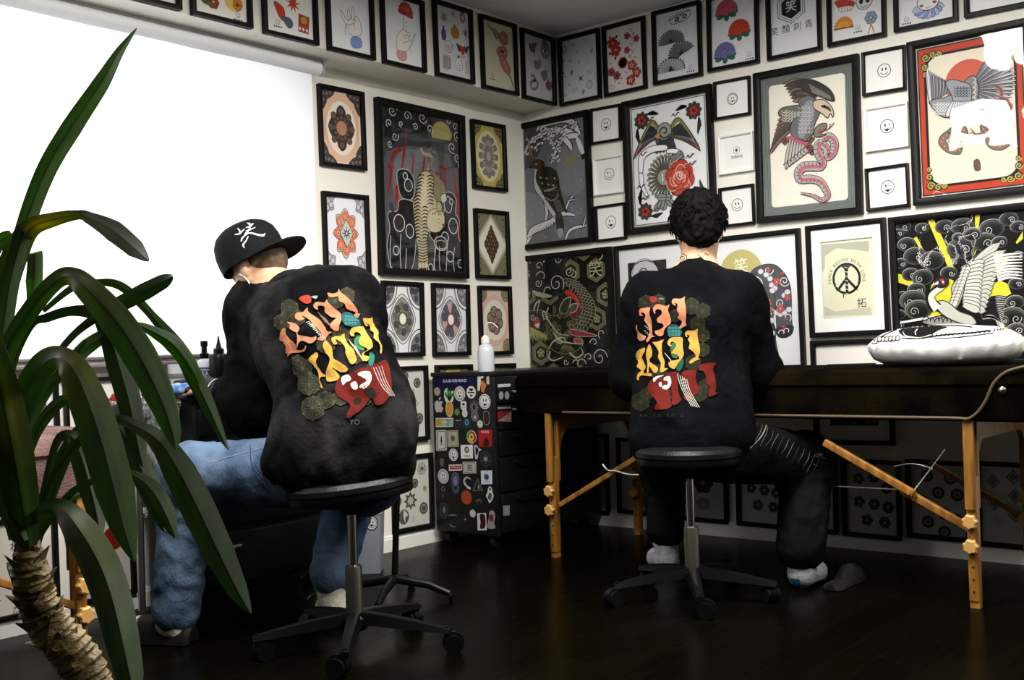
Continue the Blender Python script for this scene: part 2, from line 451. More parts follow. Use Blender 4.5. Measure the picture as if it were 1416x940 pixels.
    def cloud(s, cx, cy_, r, fill, line, w_=0.8, a0=200, sgn=1, turns=1.4):
        'curled wave cloud: dark disc shaded at the rim by a second tone, with a spiral line'
        s.ell(cx, cy_, r, r, fill); s.spiral(cx, cy_, r, turns, w_, line, a0, sgn)
    def flower(s, cx, cy_, r, n, c, line=None, core=None, w_=0.4, rot=0, ink=0.42):
        for k in range(n):
            a = math.radians(rot + 360 * k / n)
            s.ell(cx + math.cos(a) * r * .55, cy_ + math.sin(a) * r * .55, r * ink, r * ink, c, line, w_, n=12)
        if core: s.ell(cx, cy_, r * .25, r * .25, core, line, w_, n=10)
    def star(s, cx, cy_, r0, r1, n, c, rot=-90, line=None, w_=0.4):
        P = []
        for k in range(2 * n):
            a = math.radians(rot + 180 * k / n); r = r0 if k % 2 == 0 else r1; P.append((cx + r * math.cos(a), cy_ + r * math.sin(a)))
        if c: s.poly(P, c)
        if line: s.line(P, w_, line, 0, True)
    def ngon(s, cx, cy_, r, n, c, line=None, w_=0.5, rot=-90, ky=1):
        P = [(cx + r * math.cos(math.radians(rot + 360 * k / n)), cy_ + ky * r * math.sin(math.radians(rot + 360 * k / n))) for k in range(n)]
        if c: s.poly(P, c)
        if line: s.line(P, w_, line, 0, True)
    def feather(s, x0, y0, x1, y1, w_, fill, line=None, lw=0.4, bend=0.0, mid=None):
        dx, dy = x1 - x0, y1 - y0; nx, ny = -dy, dx; l = math.hypot(dx, dy) or 1; nx /= l; ny /= l
        A = []; B = []
        for i in range(7):
            t = i / 6; k = w_ * .5 * (math.sin(math.pi * min(1, t * .62 + .16)) ** .7 if t < 1 else 0.05); bx = bend * l * math.sin(math.pi * t)
            x, y = x0 + dx * t + nx * bx, y0 + dy * t + ny * bx
            A.append((x + nx * k, y + ny * k)); B.append((x - nx * k, y - ny * k))
        if fill: s.quads(A, B, fill)
        if line: s.line(A + B[::-1], lw, line, 0, True)
        if mid: s.line([((a[0] + b_[0]) / 2, (a[1] + b_[1]) / 2) for a, b_ in zip(A, B)], lw, mid, 0)
    def text(s, body, cx, cy_, size, c, rot=0, sx=1.0, bold=0.0):
        'letters centred on (cx, cy_), size = cap height roughly'
        cu = bpy.data.curves.new('tmp', 'FONT'); cu.body = body; cu.align_x = 'CENTER'; cu.align_y = 'CENTER'; cu.size = size * 1.35; cu.resolution_u = 2; cu.offset = bold
        o = bpy.data.objects.new('tmp', cu); COL.objects.link(o)
        dg = bpy.context.evaluated_depsgraph_get(); me = bpy.data.meshes.new_from_object(o.evaluated_get(dg))
        s.z += 1; c = C(c); r = math.radians(rot)
        for f in me.polygons:
            P = []
            for i in f.vertices:
                v_ = me.vertices[i].co; x, y = v_.x * sx, -v_.y
                P.append((cx + x * math.cos(r) - y * math.sin(r), cy_ + x * math.sin(r) + y * math.cos(r)))
            P = clip_poly(P, 100.0, s.hh)
            if len(P) >= 3: s.T.append(P); s.C.append(c); s.Z.append(s.z)
        bpy.data.objects.remove(o); bpy.data.curves.remove(cu); bpy.data.meshes.remove(me)
    def mesh(s, name, O, U, V_, Nn, m_, parent, depth=0.0055, label=None, thick=0.0):
        'place with art (0,0) at O; U right, V_ up, Nn towards the room (unit vectors)'
        mbv = []; fs = []; cols = []
        # stacking order: a stroke is lifted only over the strokes it really covers
        nz_ = s.z + 1; bb = np.full((nz_, 4), 1e9); bb[:, 2:] = -1e9; colr = [None] * nz_
        for P, c, z in zip(s.T, s.C, s.Z):
            for x, y in P:
                r_ = bb[z]; r_[0] = min(r_[0], x); r_[1] = min(r_[1], y); r_[2] = max(r_[2], x); r_[3] = max(r_[3], y)
            colr[z] = c
        key = {}; ck = np.array([key.setdefault(c, len(key)) for c in colr]); lay = np.zeros(nz_, int)
        for z in range(1, nz_):
            b_ = bb[z]
            if b_[0] > b_[2]: continue
            o_ = bb[:z]; hit = (o_[:, 0] < b_[2]) & (o_[:, 2] > b_[0]) & (o_[:, 1] < b_[3]) & (o_[:, 3] > b_[1])
            if hit.any(): lay[z] = (lay[:z][hit] + (ck[:z][hit] != ck[z])).max()
        dz = min(1.0e-4, depth / max(1, lay.max()))
        for P, c, z in zip(s.T, s.C, s.Z):
            z = lay[z]
            n = len(mbv)
            for x, y in P: mbv.append(O + U * (x * s.u) - V_ * (y * s.u) + Nn * (z * dz)); cols.append(c)
            fs.append(tuple(range(n, n + len(P))))
        me = bpy.data.meshes.new(name); off = OFF[parent.name]
        me.from_pydata([tuple(v_ - off) for v_ in mbv], [], fs)
        at = me.color_attributes.new('ink', 'FLOAT_COLOR', 'POINT')
        at.data.foreach_set('color', [q for c in cols for q in (*c, 1.0)])
        me.materials.append(m_); me.update()
        o = bpy.data.objects.new(name, me); COL.objects.link(o); o.parent = parent; OFF[o.name] = off
        if label: o['label'] = label
        return o

FRAME_N = [0]
def picture(side, quad, label, draw, bw=0.017, dep=0.022, white=False, matw=0.0, glass=False, paper='e9e7e2', group=None, name='framed_print', cat='picture frame', wallat=None, fcol=None, mat_rect=None, back=None):
    '''hang a framed picture. quad: photo corners TL TR BR BL of the outer moulding; side 'L', 'R' (the two walls) or 'B' (beam face).
       draw(art) draws on the sheet.'''
    if side == 'R': base_ = XW; f = lambda p, d_: onX(p[0], p[1], XW - d_); U = V(0, -1, 0); Nn = V(-1, 0, 0)
    else:
        base_ = YB if side == 'B' else YW; f = lambda p, d_: onY(p[0], p[1], base_ - d_); U = V(1, 0, 0); Nn = V(0, -1, 0)
    q = [f(p, dep) for p in quad]
    ctr = (q[0] + q[1] + q[2] + q[3]) / 4
    wd = ((q[1] - q[0]).length + (q[2] - q[3]).length) / 2; ht = ((q[3] - q[0]).length + (q[2] - q[1]).length) / 2
    rt = ((q[1] - q[0]).normalized() + (q[2] - q[3]).normalized()); tilt = math.atan2(rt.z, rt.dot(U))
    tilt = max(-0.012, min(0.012, tilt))
    Uq = (U * math.cos(tilt) + UP * math.sin(tilt)).normalized(); Vq = (UP * math.cos(tilt) - U * math.sin(tilt)).normalized()
    ctr_back = ctr - Nn * dep                         # on the wall
    t = thing(name, label, cat, ctr_back - Vq * ht / 2, group)
    # mitred moulding: profile swept round the rectangle
    prof = [(0, 0.001), (0, dep), (bw * .25, dep + .001), (bw * .8, dep - .001), (bw, dep - .005), (bw, 0.004)]
    mb = MB(); P = []
    for sx_, sy_ in ((-1, 1), (1, 1), (1, -1), (-1, -1)):
        P.append([ctr_back + Uq * sx_ * (wd / 2 - a) + Vq * sy_ * (ht / 2 - a) + Nn * b_ for a, b_ in prof])
    mb.grid([P[0], P[1], P[2], P[3], P[0]])
    mb.build('moulding', fcol or (M_WHITEFRAME if white else M_BLACKFRAME), t)
    iw, ih = wd - 2 * bw + .002, ht - 2 * bw + .002
    O = ctr_back - Uq * iw / 2 + Vq * ih / 2 + Nn * 0.006
    def toart(x, y):
        r = ray(x, y); o_ = np.array(O); n_ = np.array(Nn); k = ((o_ - [0, 0, H]) @ n_) / (r @ n_)
        p_ = Vector(r * k + [0, 0, H]) - O; u_ = iw / 100
        return (p_.dot(Uq) / u_, -p_.dot(Vq) / u_)
    art = Art(iw, ih, toart)
    art.rect(0, 0, 100, art.hh, paper)
    if matw:
        # the sheet lies behind a bevelled mat board
        mb = MB(); a, b_ = iw / 2, ih / 2; mx0, my0 = (matw if isinstance(matw, tuple) else (matw, matw))
        ring = []
        for sx_, sy_ in ((-1, 1), (1, 1), (1, -1), (-1, -1)):
            c0 = ctr_back + Nn * 0.0125
            ring.append([c0 + Uq * sx_ * a + Vq * sy_ * b_, c0 + Uq * sx_ * (a - mx0) + Vq * sy_ * (b_ - my0), c0 - Nn * .003 + Uq * sx_ * (a - mx0 - .003) + Vq * sy_ * (b_ - my0 - .003)])
        mb.grid([ring[0], ring[1], ring[2], ring[3], ring[0]]); mb.build('mat_board', M_MAT, t, smooth=False)
    if draw: draw(art)
    art.mesh('printed_sheet', O, Uq, Vq, Nn, M_INK, t)
    if glass:
        g0 = ctr_back + Nn * 0.0145
        mb = MB(); gw, gh = iw + .004, ih + .004; mb.box(g0, (gw, gh, 0.002), Matrix((Uq, Vq, Nn)).transposed())
        mb.build('glass_pane', M_GLASS, t, smooth=False)
    return t
def _at(s, x, y): return s.p([(x, y)])[0]
def _r(s, x, y, d_):
    a, b_ = s.p([(x, y), (x, y + d_)]); return abs(b_[1] - a[1])
Art.at = _at; Art.r = _r
# ================================================================== framed pictures
INK = '2a2828'
def smiley(a, cx, cy_, r, col=INK, wink=0, w_=None, ring=0, mouth='u'):
    w_ = w_ or r * .09
    a.ell(cx, cy_, r, r, None, col, w_, n=28)
    if ring: a.ell(cx, cy_, r * .8, r * .8, None, col, w_ * .7, n=28)
    q = r * (.75 if ring else 1)
    a.ell(cx - q * .28, cy_ - q * .2, q * .12, q * .25, col, n=10)
    if wink: a.line([(cx + q * .15, cy_ - q * .25), (cx + q * .45, cy_ - q * .15)], w_, col, 0)
    else: a.ell(cx + q * .28, cy_ - q * .2, q * .12, q * .25, col, n=10)
    a.arc(cx, cy_, q * .6, 25, 155, w_, col)
    if mouth == 't': a.shape([(cx - q * .25, cy_ + q * .38), (cx + q * .25, cy_ + q * .38), (cx + q * .12, cy_ + q * .72), (cx - q * .12, cy_ + q * .72)], col)
def stamp(a, x, y, r=4.5):
    'the little smiling seal with four characters under it'
    smiley(a, x, y, r, INK, w_=.6)
    for k in range(4):
        x0 = x - r * 1.8 + k * r
        a.rect(x0, y + r * 1.5, x0 + r * .6, y + r * 2.1, INK)

# ---- mandala sheets on the left wall
def corners(a, f):
    'call f(x, y, sx, sy) for the four corners'
    for x, y, sx, sy_ in ((0, 0, 1, 1), (100, 0, -1, 1), (0, a.hh, 1, -1), (100, a.hh, -1, -1)): f(x, y, sx, sy_)
def m_peach(a):
    a.rect(0, 0, 100, a.hh, 'f0dccb'); c = (50, a.hh / 2)
    a.poly([(4, 34), (30, 4), (70, 4), (96, 34), (96, a.hh - 34), (70, a.hh - 4), (30, a.hh - 4), (4, a.hh - 34)], 'e3bd9e')
    a.ell(50, a.hh * .5, 44, 50, 'dcb090'); a.ell(50, a.hh * .5, 38, 52, 'f0e2d4')
    k = [(50, -44), (62, -36), (66, -24), (80, -18), (90, 0), (80, 18), (66, 24), (62, 36), (50, 44), (38, 36), (34, 24), (20, 18), (10, 0), (20, -18), (34, -24), (38, -36)]
    a.shape([(x * .82 + 9, c[1] + y) for x, y in k], '3e3a36', '2a2624', 1)
    for n_, r, rr in ((8, 27, 7), (12, 17, 4.5)):
        for i in range(n_):
            t = 2 * math.pi * i / n_; x, y = 50 + r * math.cos(t), c[1] + r * 1.2 * math.sin(t)
            a.ell(x, y, rr, rr, '6e5348', '1f1c1b', .8, n=12); a.ell(x, y, rr * .45, rr * .45, '4a5a55', n=8)
    a.ell(50, c[1], 14, 15, 'b98266', '2f4a44', 1.5)
    def co(x, y, sx, sy_):
        a.shape([(x, y), (x + 34 * sx, y), (x + 26 * sx, y + 12 * sy_), (x + 16 * sx, y + 18 * sy_), (x + 12 * sx, y + 28 * sy_), (x, y + 40 * sy_)], '4a4442', '2a2624', 1)
        for dx, dy in ((6, 8), (15, 7), (6, 20), (24, 5)): a.ell(x + dx * sx, y + dy * sy_, 4, 4, '77706c', '1f1c1b', .8, n=10)
    corners(a, co)
def m_star(a):
    cy0 = a.hh / 2; a.rect(0, 0, 100, a.hh, 'eceaf0')
    for i in range(8):
        t = math.pi / 4 * i; x, y = 50 + 20 * math.cos(t), cy0 + 31 * math.sin(t)
        s = a.epts(x, y, 13, 13, n=10)
        tip = (50 + 33 * math.cos(t), cy0 + 49 * math.sin(t))
        a.shape([s[(int(round(t / (2 * math.pi) * 10)) + 3) % 10], tip, s[(int(round(t / (2 * math.pi) * 10)) + 7) % 10], (50, cy0)], 'c9b69f', '3a3030', .9, 3)
        a.ell(x, y, 9.5, 11, 'd97a5c', '8a4a3c', .7, n=14); a.ell(x, y, 4.5, 5, 'e9a98a', 'a04a3a', .6, n=10); a.ell(x, y, 1.8, 2, 'c24b3b', n=8)
    a.poly([(50, cy0 - 27), (67, cy0), (50, cy0 + 27), (33, cy0)], 'c9cabb'); a.line([(50, cy0 - 27), (67, cy0), (50, cy0 + 27), (33, cy0)], 1.4, '1c1a1a', 0, True)
    a.star(50, cy0, 15, 4, 8, '2e3d5c'); a.ell(50, cy0, 3, 3, 'aab2c8', n=10)
    def co(x, y, sx, sy_):
        a.shape([(x, y), (x + 24 * sx, y), (x + 20 * sx, y + 10 * sy_), (x + 22 * sx, y + 24 * sy_), (x + 10 * sx, y + 28 * sy_), (x, y + 36 * sy_)], 'a3a1a8', '4b4a50', 1)
        for dx, dy in ((8, 8), (15, 16), (6, 22)): a.ell(x + dx * sx, y + dy * sy_, 5, 6, 'c9c8ce', '3c3b40', .9, n=12)
        a.line([(x + 1 * sx, y + 14 * sy_), (x + 14 * sx, y + 1 * sy_)], 1, '3c3b40', 0)
    corners(a, co)
def m_gold(a):
    cy0 = a.hh / 2; a.rect(0, 0, 100, a.hh, 'c9bd7d'); a.ell(50, cy0, 46, 70, 'b9a85c'); a.ell(50, cy0, 42, 58, 'd9d2a4')
    for n_, r, rr, c in ((12, 1.0, 7, '857b78'), (10, .68, 7, 'a39c9a'), (8, .36, 7, '8c8488')):
        for i in range(n_):
            t = 2 * math.pi * i / n_; a.ell(50 + 27 * r * math.cos(t), cy0 + 42 * r * math.sin(t), rr, rr, c, '4c4442', .9, n=12)
    a.ell(50, cy0, 9, 12, 'b3a9a6', '4c4442', 1)
    def co(x, y, sx, sy_):
        a.shape([(x, y), (x + 28 * sx, y), (x + 22 * sx, y + 14 * sy_), (x + 14 * sx, y + 20 * sy_), (x, y + 34 * sy_)], '6d6846', '3a3726', 1)
        for dx, dy in ((8, 8), (16, 8), (7, 20)): a.ell(x + dx * sx, y + dy * sy_, 4, 4, '3a3726', 'b9ad74', .7, n=10)
    corners(a, co)
def m_diamond(a):
    cy0 = a.hh / 2; a.rect(0, 0, 100, a.hh, '6f6a50')
    for k, c in ((1.0, '8d8869'), (.94, 'aaa68a'), (.88, 'c4c1a8'), (.80, 'd9d7c4')):
        a.poly([(50, cy0 - 72 * k), (50 + 62 * k, cy0), (50, cy0 + 72 * k), (50 - 62 * k, cy0)], c)
    L1 = []
    for i in range(4):
        p0 = [(50, cy0 - 45), (76, cy0), (50, cy0 + 45), (24, cy0)][i]; p1 = [(76, cy0), (50, cy0 + 45), (24, cy0), (50, cy0 - 45)][i]
        for k in range(8):
            t = k / 8; x, y = p0[0] + (p1[0] - p0[0]) * t, p0[1] + (p1[1] - p0[1]) * t; q = 1.06 if k % 2 else .97
            L1.append((50 + (x - 50) * q, cy0 + (y - cy0) * q))
    a.poly(L1, '4a3428'); rnd = random.Random(5)
    for yy in range(-4, 5):
        n_ = 5 - abs(yy)
        for k in range(n_): a.ell(50 + (k - (n_ - 1) / 2) * 9.5, cy0 + yy * 9, 3.2, 3.4, '8a6e4c' if (k + yy) % 2 else '6e4c3c', '2c201a', .8, n=10)
    def co(x, y, sx, sy_):
        for r in (34, 27, 20): a.arc(x, y, r, 0, 90, 1, 'a39e80', ry=r * 1.3) if sx > 0 and sy_ > 0 else a.line(a.epts(x, y, r, r * 1.3, 0, 12, {(-1, 1): 90, (-1, -1): 180, (1, -1): 270}[(sx, sy_)], {(-1, 1): 180, (-1, -1): 270, (1, -1): 360}[(sx, sy_)]), 1, 'a39e80', 0)
        a.ell(x + 9 * sx, y + 11 * sy_, 5, 6, '55513c', 'a39e80', .8, n=12)
    corners(a, co)
def m_medal(a, variant=0):
    cy0 = a.hh / 2; a.rect(0, 0, 100, a.hh, 'e6e6e8' if variant == 0 else 'dedee4')
    out = [(50, -51), (70, -36), (83, -14), (87, 0), (83, 14), (70, 36), (50, 51), (30, 36), (17, 14), (13, 0), (17, -14), (30, -36)]
    a.shape([(x, cy0 + y) for x, y in out], 'd8d8d6', '2a2a30', 1.6, 4)
    a.shape([(50 + (x - 50) * .86, cy0 + y * .86) for x, y in out], '8f8d8a' if variant == 0 else '9a9aa2', '2a2a30', 1.3, 4)
    rnd = random.Random(3 + variant)
    for i in range(10):
        t = 2 * math.pi * i / 10 + .2; x, y = 50 + 20 * math.cos(t), cy0 + 27 * math.sin(t)
        if variant == 0:
            a.ell(x, y, 7.5, 7.5, ['565556', '77756f'][i % 2], '242428', 1, n=14); a.spiral(x, y, 5, 1.3, 1, '242428', i * 40)
        else:
            a.shape([(50 + 9 * math.cos(t - .2), cy0 + 11 * math.sin(t - .2)), (50 + 28 * math.cos(t - .26), cy0 + 37 * math.sin(t - .26)), (50 + 28 * math.cos(t + .26), cy0 + 37 * math.sin(t + .26)), (50 + 9 * math.cos(t + .2), cy0 + 11 * math.sin(t + .2))], ['55565e', 'c59a96'][i % 3 == 1], '34343a', .8, 2)
    a.ell(50, cy0, 13, 15, '6a675c' if variant == 0 else '8a5c5c', '242428', 1); a.ell(50, cy0, 9, 11, 'eceacb' if variant == 0 else 'f0dcd6')
    def co(x, y, sx, sy_):
        P = [(x + 36 * math.cos(t) * sx, y + 48 * math.sin(t) * sy_) for t in np.linspace(0, math.pi / 2, 9)]
        P = [(x, y)] + [(px_ * 1.0, py_) for px_, py_ in P]
        a.poly(P, 'd8d8d6'); a.line(P[1:], 2, '2a2a30', 0)
        Q = [(x, y)] + [(x + 29 * math.cos(t) * sx, y + 40 * math.sin(t) * sy_) for t in np.linspace(0, math.pi / 2, 9)]
        a.poly(Q, '77777a'); a.line(Q[1:], 1.4, '2a2a30', 0)
        for dx, dy in ((12, 12), (21, 10), (10, 26), (4, 6)): a.ell(x + dx * sx, y + dy * sy_, 5.5, 6, ['48484c', '9c9c9e'][variant], '242428', 1, n=12)
    corners(a, co)
def m_knot(a):
    cy0 = a.hh / 2; a.rect(0, 0, 100, a.hh, 'd0b9a6'); a.ell(50, cy0, 48, 60, 'c9ab97'); a.ell(50, cy0, 42, 48, 'dccfc2')
    for i in range(6):
        t = math.pi / 3 * i + .3; x, y = 50 + 16 * math.cos(t), cy0 + 20 * math.sin(t)
        a.ell(x, y, 13, 14, '6d6354', '2c261e', 1.4, n=18); a.spiral(x, y, 10, 1.5, 1.5, 'b8ab92', i * 60)
    a.ell(50, cy0, 9, 10, '7c5442', '2c261e', 1.2); a.flower(50, cy0, 7, 6, 'a5806a', '2c261e', '4c3428')
    def co(x, y, sx, sy_):
        a.ell(x + 8 * sx, y + 10 * sy_, 16, 19, '8b7d6b', '3c342c', 1.2); a.spiral(x + 8 * sx, y + 10 * sy_, 11, 1.4, 1.4, '3c342c', 0)
    corners(a, co)
def m_dots(a, big=0):
    a.rect(0, 0, 100, a.hh, 'c6c5bd')
    def rose(x, y, r):
        a.ell(x, y, r, r, '55544f', '26261f', .8, n=20); a.ell(x, y, r * .72, r * .72, 'aaa99f', '26261f', .6, n=16); a.flower(x, y, r * .6, 8, '66655f', '26261f', '26261f', .4)
    if big == 0:
        a.shape(a.epts(42, a.hh / 2, 33, 38, 0, 16), '5d5c57', '26261f', 1.4); a.star(42, a.hh / 2, 40, 31, 8, None, line='26261f', w_=1.2)
        a.ell(42, a.hh / 2, 24, 28, '8e8c82', '26261f', 1); a.ell(42, a.hh / 2, 15, 18, 'b5a99a', '5c2a2a', 1); rose(42, a.hh / 2, 9)
        for x, y in ((22, 14), (45, 13), (80, 28), (82, 52 * a.hh / 70), (84, a.hh * .72), (46, a.hh * .9), (18, a.hh * .9)): rose(x, y, 10)
    else:
        rose(25, a.hh * .22, 22); a.ell(25, a.hh * .22, 24, 26, None, '26261f', 2)
        a.flower(80, a.hh * .17, 14, 6, 'a9a89e', '4b4a44', '4b4a44', .8); rose(58, a.hh * .37, 9)
        a.star(88, a.hh * .47, 9, 4, 8, '8d8c66'); a.star(45, a.hh * .62, 20, 12, 8, '4b4a44'); a.star(45, a.hh * .62, 11, 7, 8, 'aeada3')
        rose(83, a.hh * .76, 12); a.ell(25, a.hh * .84, 14, 15, '55544f', '26261f', .8); a.shape([(25, a.hh * .84 - 14), (36, a.hh * .84 - 3), (28, a.hh * .84 + 2), (30, a.hh * .84 + 13), (24, a.hh * .84 + 2)], 'c6c5bd')
        smiley(a, 52, a.hh * .89, 5); rose(10, a.hh * .6, 9)
G1 = 'mandala prints on the wall under the beam'
picture('L', [(443.3, 114.9), (506, 127.7), (506.9, 235.6), (444.6, 228)], 'black framed peach mandala print, uppermost beside the roller blind', m_peach)
picture('L', [(449.7, 263.8), (512.2, 270.4), (512.5, 378.8), (450.3, 376.4)], 'black framed white print with an orange eight petalled mandala and blue star', m_star)
picture('L', [(655.3, 164.4), (701.3, 173.4), (701.7, 265.3), (655.5, 259.4)], 'black framed golden mandala print right of the tiger picture', m_gold)
picture('L', [(659, 287.7), (705.8, 292.7), (706.1, 386), (660.9, 384.2)], 'black framed olive print with one brown upright diamond mandala', m_diamond)
picture('L', [(530.7, 387.5), (587.3, 390.4), (588.2, 492.6), (532.8, 492.6)], 'black framed print of a grey medallion with a cream centre, under the tiger picture', lambda a: m_medal(a, 0))
picture('L', [(600.4, 390.7), (651, 393.7), (651.3, 491), (601.9, 492)], 'black framed pale print of a medallion with pink rays, under the tiger picture', lambda a: m_medal(a, 1))
picture('L', [(664.4, 394.9), (708.8, 395.5), (710.6, 489.6), (666.8, 491)], 'black framed peach print of a brown looped knot above the squeeze bottle', m_knot)
picture('L', [(456, 385.0), (515.2, 386.6), (516, 494), (457, 494)], 'black framed grey mandala print mostly hidden behind the capped person\'s shoulder', lambda a: m_medal(a, 1))
picture('L', [(538.5, 507.6), (593.5, 504.7), (594.3, 608), (539.5, 614)], 'black framed grey sheet of one large mandala among rosettes, beside the capped person', lambda a: m_dots(a, 0))
picture('L', [(605.5, 504.4), (655, 503.5), (656, 602), (606.8, 606)], 'black framed print whose top edge shows above the sticker covered cabinet', lambda a: m_gold(a))
picture('L', [(668, 503), (714.5, 502), (715.5, 598), (669, 601)], 'dark framed print standing out behind the squeeze bottle, cut off by the cabinet', m_diamond)
picture('L', [(545, 633), (599.6, 624.4), (600.9, 729.2), (546.3, 737.6)], 'black framed grey sheet of rosettes and a yin yang, low left of the cabinet', lambda a: m_dots(a, 1))
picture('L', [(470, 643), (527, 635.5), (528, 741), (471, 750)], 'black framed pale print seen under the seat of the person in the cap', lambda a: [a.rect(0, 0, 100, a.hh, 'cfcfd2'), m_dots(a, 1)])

# ---- the tiger
def tiger(a):
    a.view(3.547, 518, 125); p = a.p
    a.rect(0, 0, 100, a.hh, '37383a')
    a.shape(p([(60, 300), (430, 360), (430, 760), (60, 720)]), '55565a'); a.shape(p([(120, 300), (300, 330), (280, 520), (100, 520)]), '6d6f73', smooth=4)
    x, y = a.at(330, 225); a.ell(x, y, a.r(330, 225, 72), None, 'a39a5c')
    a.shape(p([(280, 230), (440, 260), (440, 300), (280, 300)]), '4a4a48', smooth=0)
    red = '8e1f1c'
    for P in ([(152, 185), (150, 260), (140, 290), (128, 380), (140, 380), (152, 290), (160, 210)], [(128, 275), (90, 300), (62, 380), (78, 385), (62, 500), (72, 500), (92, 375), (80, 370), (104, 306), (134, 300)],
              [(180, 290), (186, 340), (176, 440), (184, 440), (194, 340)], [(228, 280), (240, 330), (232, 400), (242, 400), (250, 330)], [(100, 460), (124, 470), (112, 560), (98, 560)],
              [(300, 390), (316, 420), (312, 520), (300, 500)], [(350, 360), (352, 480), (342, 500), (336, 380), (290, 385)], [(384, 350), (402, 480), (432, 640), (430, 800), (416, 740), (410, 620), (390, 480)], [(70, 690), (84, 690), (80, 760), (70, 740)]):
        a.poly(p(P), red)
    W1 = 'cfcfcb'
    a.poly(p([(40, 60), (300, 110), (260, 240), (150, 180), (100, 260), (50, 290)]), '1d1d1f')
    a.poly(p([(330, 110), (440, 140), (440, 420), (380, 360), (360, 280), (390, 200)]), '222224')
    for x, y, r, a0, sg in ((85, 100, 26, 20, 1), (70, 160, 22, 120, 1), (160, 125, 28, 30, -1), (235, 135, 30, 10, 1), (270, 190, 24, 60, -1), (100, 225, 26, 330, 1), (75, 262, 18, 40, 1), (200, 180, 20, 200, 1), (130, 165, 16, 90, 1), (360, 150, 22, 200, 1), (395, 180, 22, 40, -1), (405, 225, 26, 100, 1), (380, 280, 30, 60, 1), (405, 330, 26, 0, 1), (420, 370, 20, 60, 1), (110, 80, 14, 60, 1)):
        X, Y = a.at(x, y); a.spiral(X, Y, a.r(x, y, r), 1.3, .75, W1, a0, sg)
    # rocks with holes
    for P in ([(110, 400), (140, 385), (175, 400), (195, 450), (190, 520), (160, 540), (130, 520), (115, 470)], [(120, 540), (160, 535), (205, 570), (205, 700), (180, 880), (90, 880), (60, 760), (75, 680), (65, 600), (110, 590)],
              [(335, 510), (375, 500), (400, 540), (395, 600), (415, 640), (410, 720), (445, 780), (445, 885), (300, 885), (300, 760), (270, 700), (330, 620), (345, 560)]):
        a.shape(p(P), '17181a', 'b9bab8', .8, 4)
    rr = random.Random(4)
    for x, y, rx, ry in ((150, 420, 12, 16), (165, 465, 22, 30), (120, 650, 30, 42), (172, 690, 22, 34), (105, 785, 16, 22), (360, 560, 22, 40), (375, 545, 10, 14), (385, 665, 26, 38), (345, 720, 20, 26), (420, 850, 14, 20), (325, 750, 38, 34), (275, 870, 14, 20), (370, 815, 20, 26)):
        X, Y = a.at(x, y); a.ell(X, Y, a.r(x, y, rx) * 1.25, a.r(x, y, ry), '2b2d31', 'dcdcda', .8, n=16)
    for x in (80, 130, 150, 215, 255, 290, 320, 350, 390, 430):
        y0 = rr.uniform(690, 780); a.line(p([(x, 888), (x + rr.uniform(-6, 6), (y0 + 888) / 2), (x + rr.uniform(-8, 8), y0)]), .7, W1)
    a.shape(p([(75, 540), (90, 560), (100, 590), (85, 600), (70, 570)]), '23363c', smooth=0)
    # tiger: tail, hind body, back, foreleg, head
    a.line(p([(225, 280), (240, 310), (275, 320), (272, 360), (262, 395)]), [2.2, 3, 3.4, 4, 4.5], '9f977f'); 
    for t in range(7): a.line(p([(262 + t, 330 + t * 9), (280 - t, 335 + t * 9)]), .8, '1a1815', 0)
    a.shape(p([(262, 395), (300, 410), (335, 450), (345, 500), (310, 560), (260, 560), (240, 480)]), '8b8064', '2a2620', .6)
    body = [(212, 430), (235, 398), (270, 402), (290, 440), (285, 490), (300, 540), (330, 580), (335, 640), (300, 690), (262, 700), (258, 780), (262, 850), (240, 872), (215, 860), (212, 780), (200, 700), (190, 600), (188, 550), (205, 500)]
    a.shape(p(body), 'c2b58f', '1b1914', .7, 5)
    a.shape(p([(232, 440), (262, 430), (270, 500), (262, 600), (240, 640), (222, 560)]), 'd9cfae')
    for k in range(19):
        y = 420 + k * 17
        xl = 212 - 20 * math.sin(max(0, min(1, (y - 440) / 150)) * math.pi * .6); xr = 288 if y < 560 else 262
        a.line(p([(xl, y + 4), (xl + 18, y - 7), (xl + 34, y + 2)]), [1.4, 1.3, .4], '1b1914'); a.line(p([(xr - 34, y + 6), (xr - 18, y - 4), (xr, y + 4)]), [.4, 1.2, 1.2], '1b1914')
    for k in range(8): y = 735 + k * 14; a.line(p([(212, y), (235, y + 8), (258, y)]), .9, '1b1914')
    for x in (222, 238, 252): X, Y = a.at(x, 858); a.ell(X, Y, 2.6, 3, 'd0c59f', '1b1914', .5, n=10)
    # head in profile low on the right
    a.shape(p([(262, 600), (300, 580), (335, 600), (342, 650), (320, 690), (280, 695), (255, 660)]), 'cfc5a2', '1b1914', .6)
    a.shape(p([(300, 560), (318, 545), (330, 575), (316, 596)]), 'b9ad88', '1b1914', .6)
    for q in ((290, 610), (305, 600), (318, 612)): a.line(p([(q[0] - 8, q[1]), (q[0], q[1] - 8), (q[0] + 8, q[1])]), .8, '1b1914')
    X, Y = a.at(312, 640); a.ell(X, Y, 1.8, 1.6, 'e8e2c8', '1b1914', .5, n=8); a.shape(p([(330, 655), (345, 660), (338, 675)]), '7c3f38')
    a.shape(p([(322, 520), (345, 505), (352, 540), (330, 552)]), 'cfcabd', '1b1914', .6)
    a.line(p([(300, 740), (330, 735), (352, 750), (340, 775), (305, 770), (300, 740)]), .9, 'b7aa80')
picture('L', [(523.8, 133), (644.5, 160.7), (648.5, 384.7), (528, 379.3)], 'large black framed picture of a pale tiger climbing down dark rocks under red lightning', tiger, bw=.028, dep=.03, glass=True)

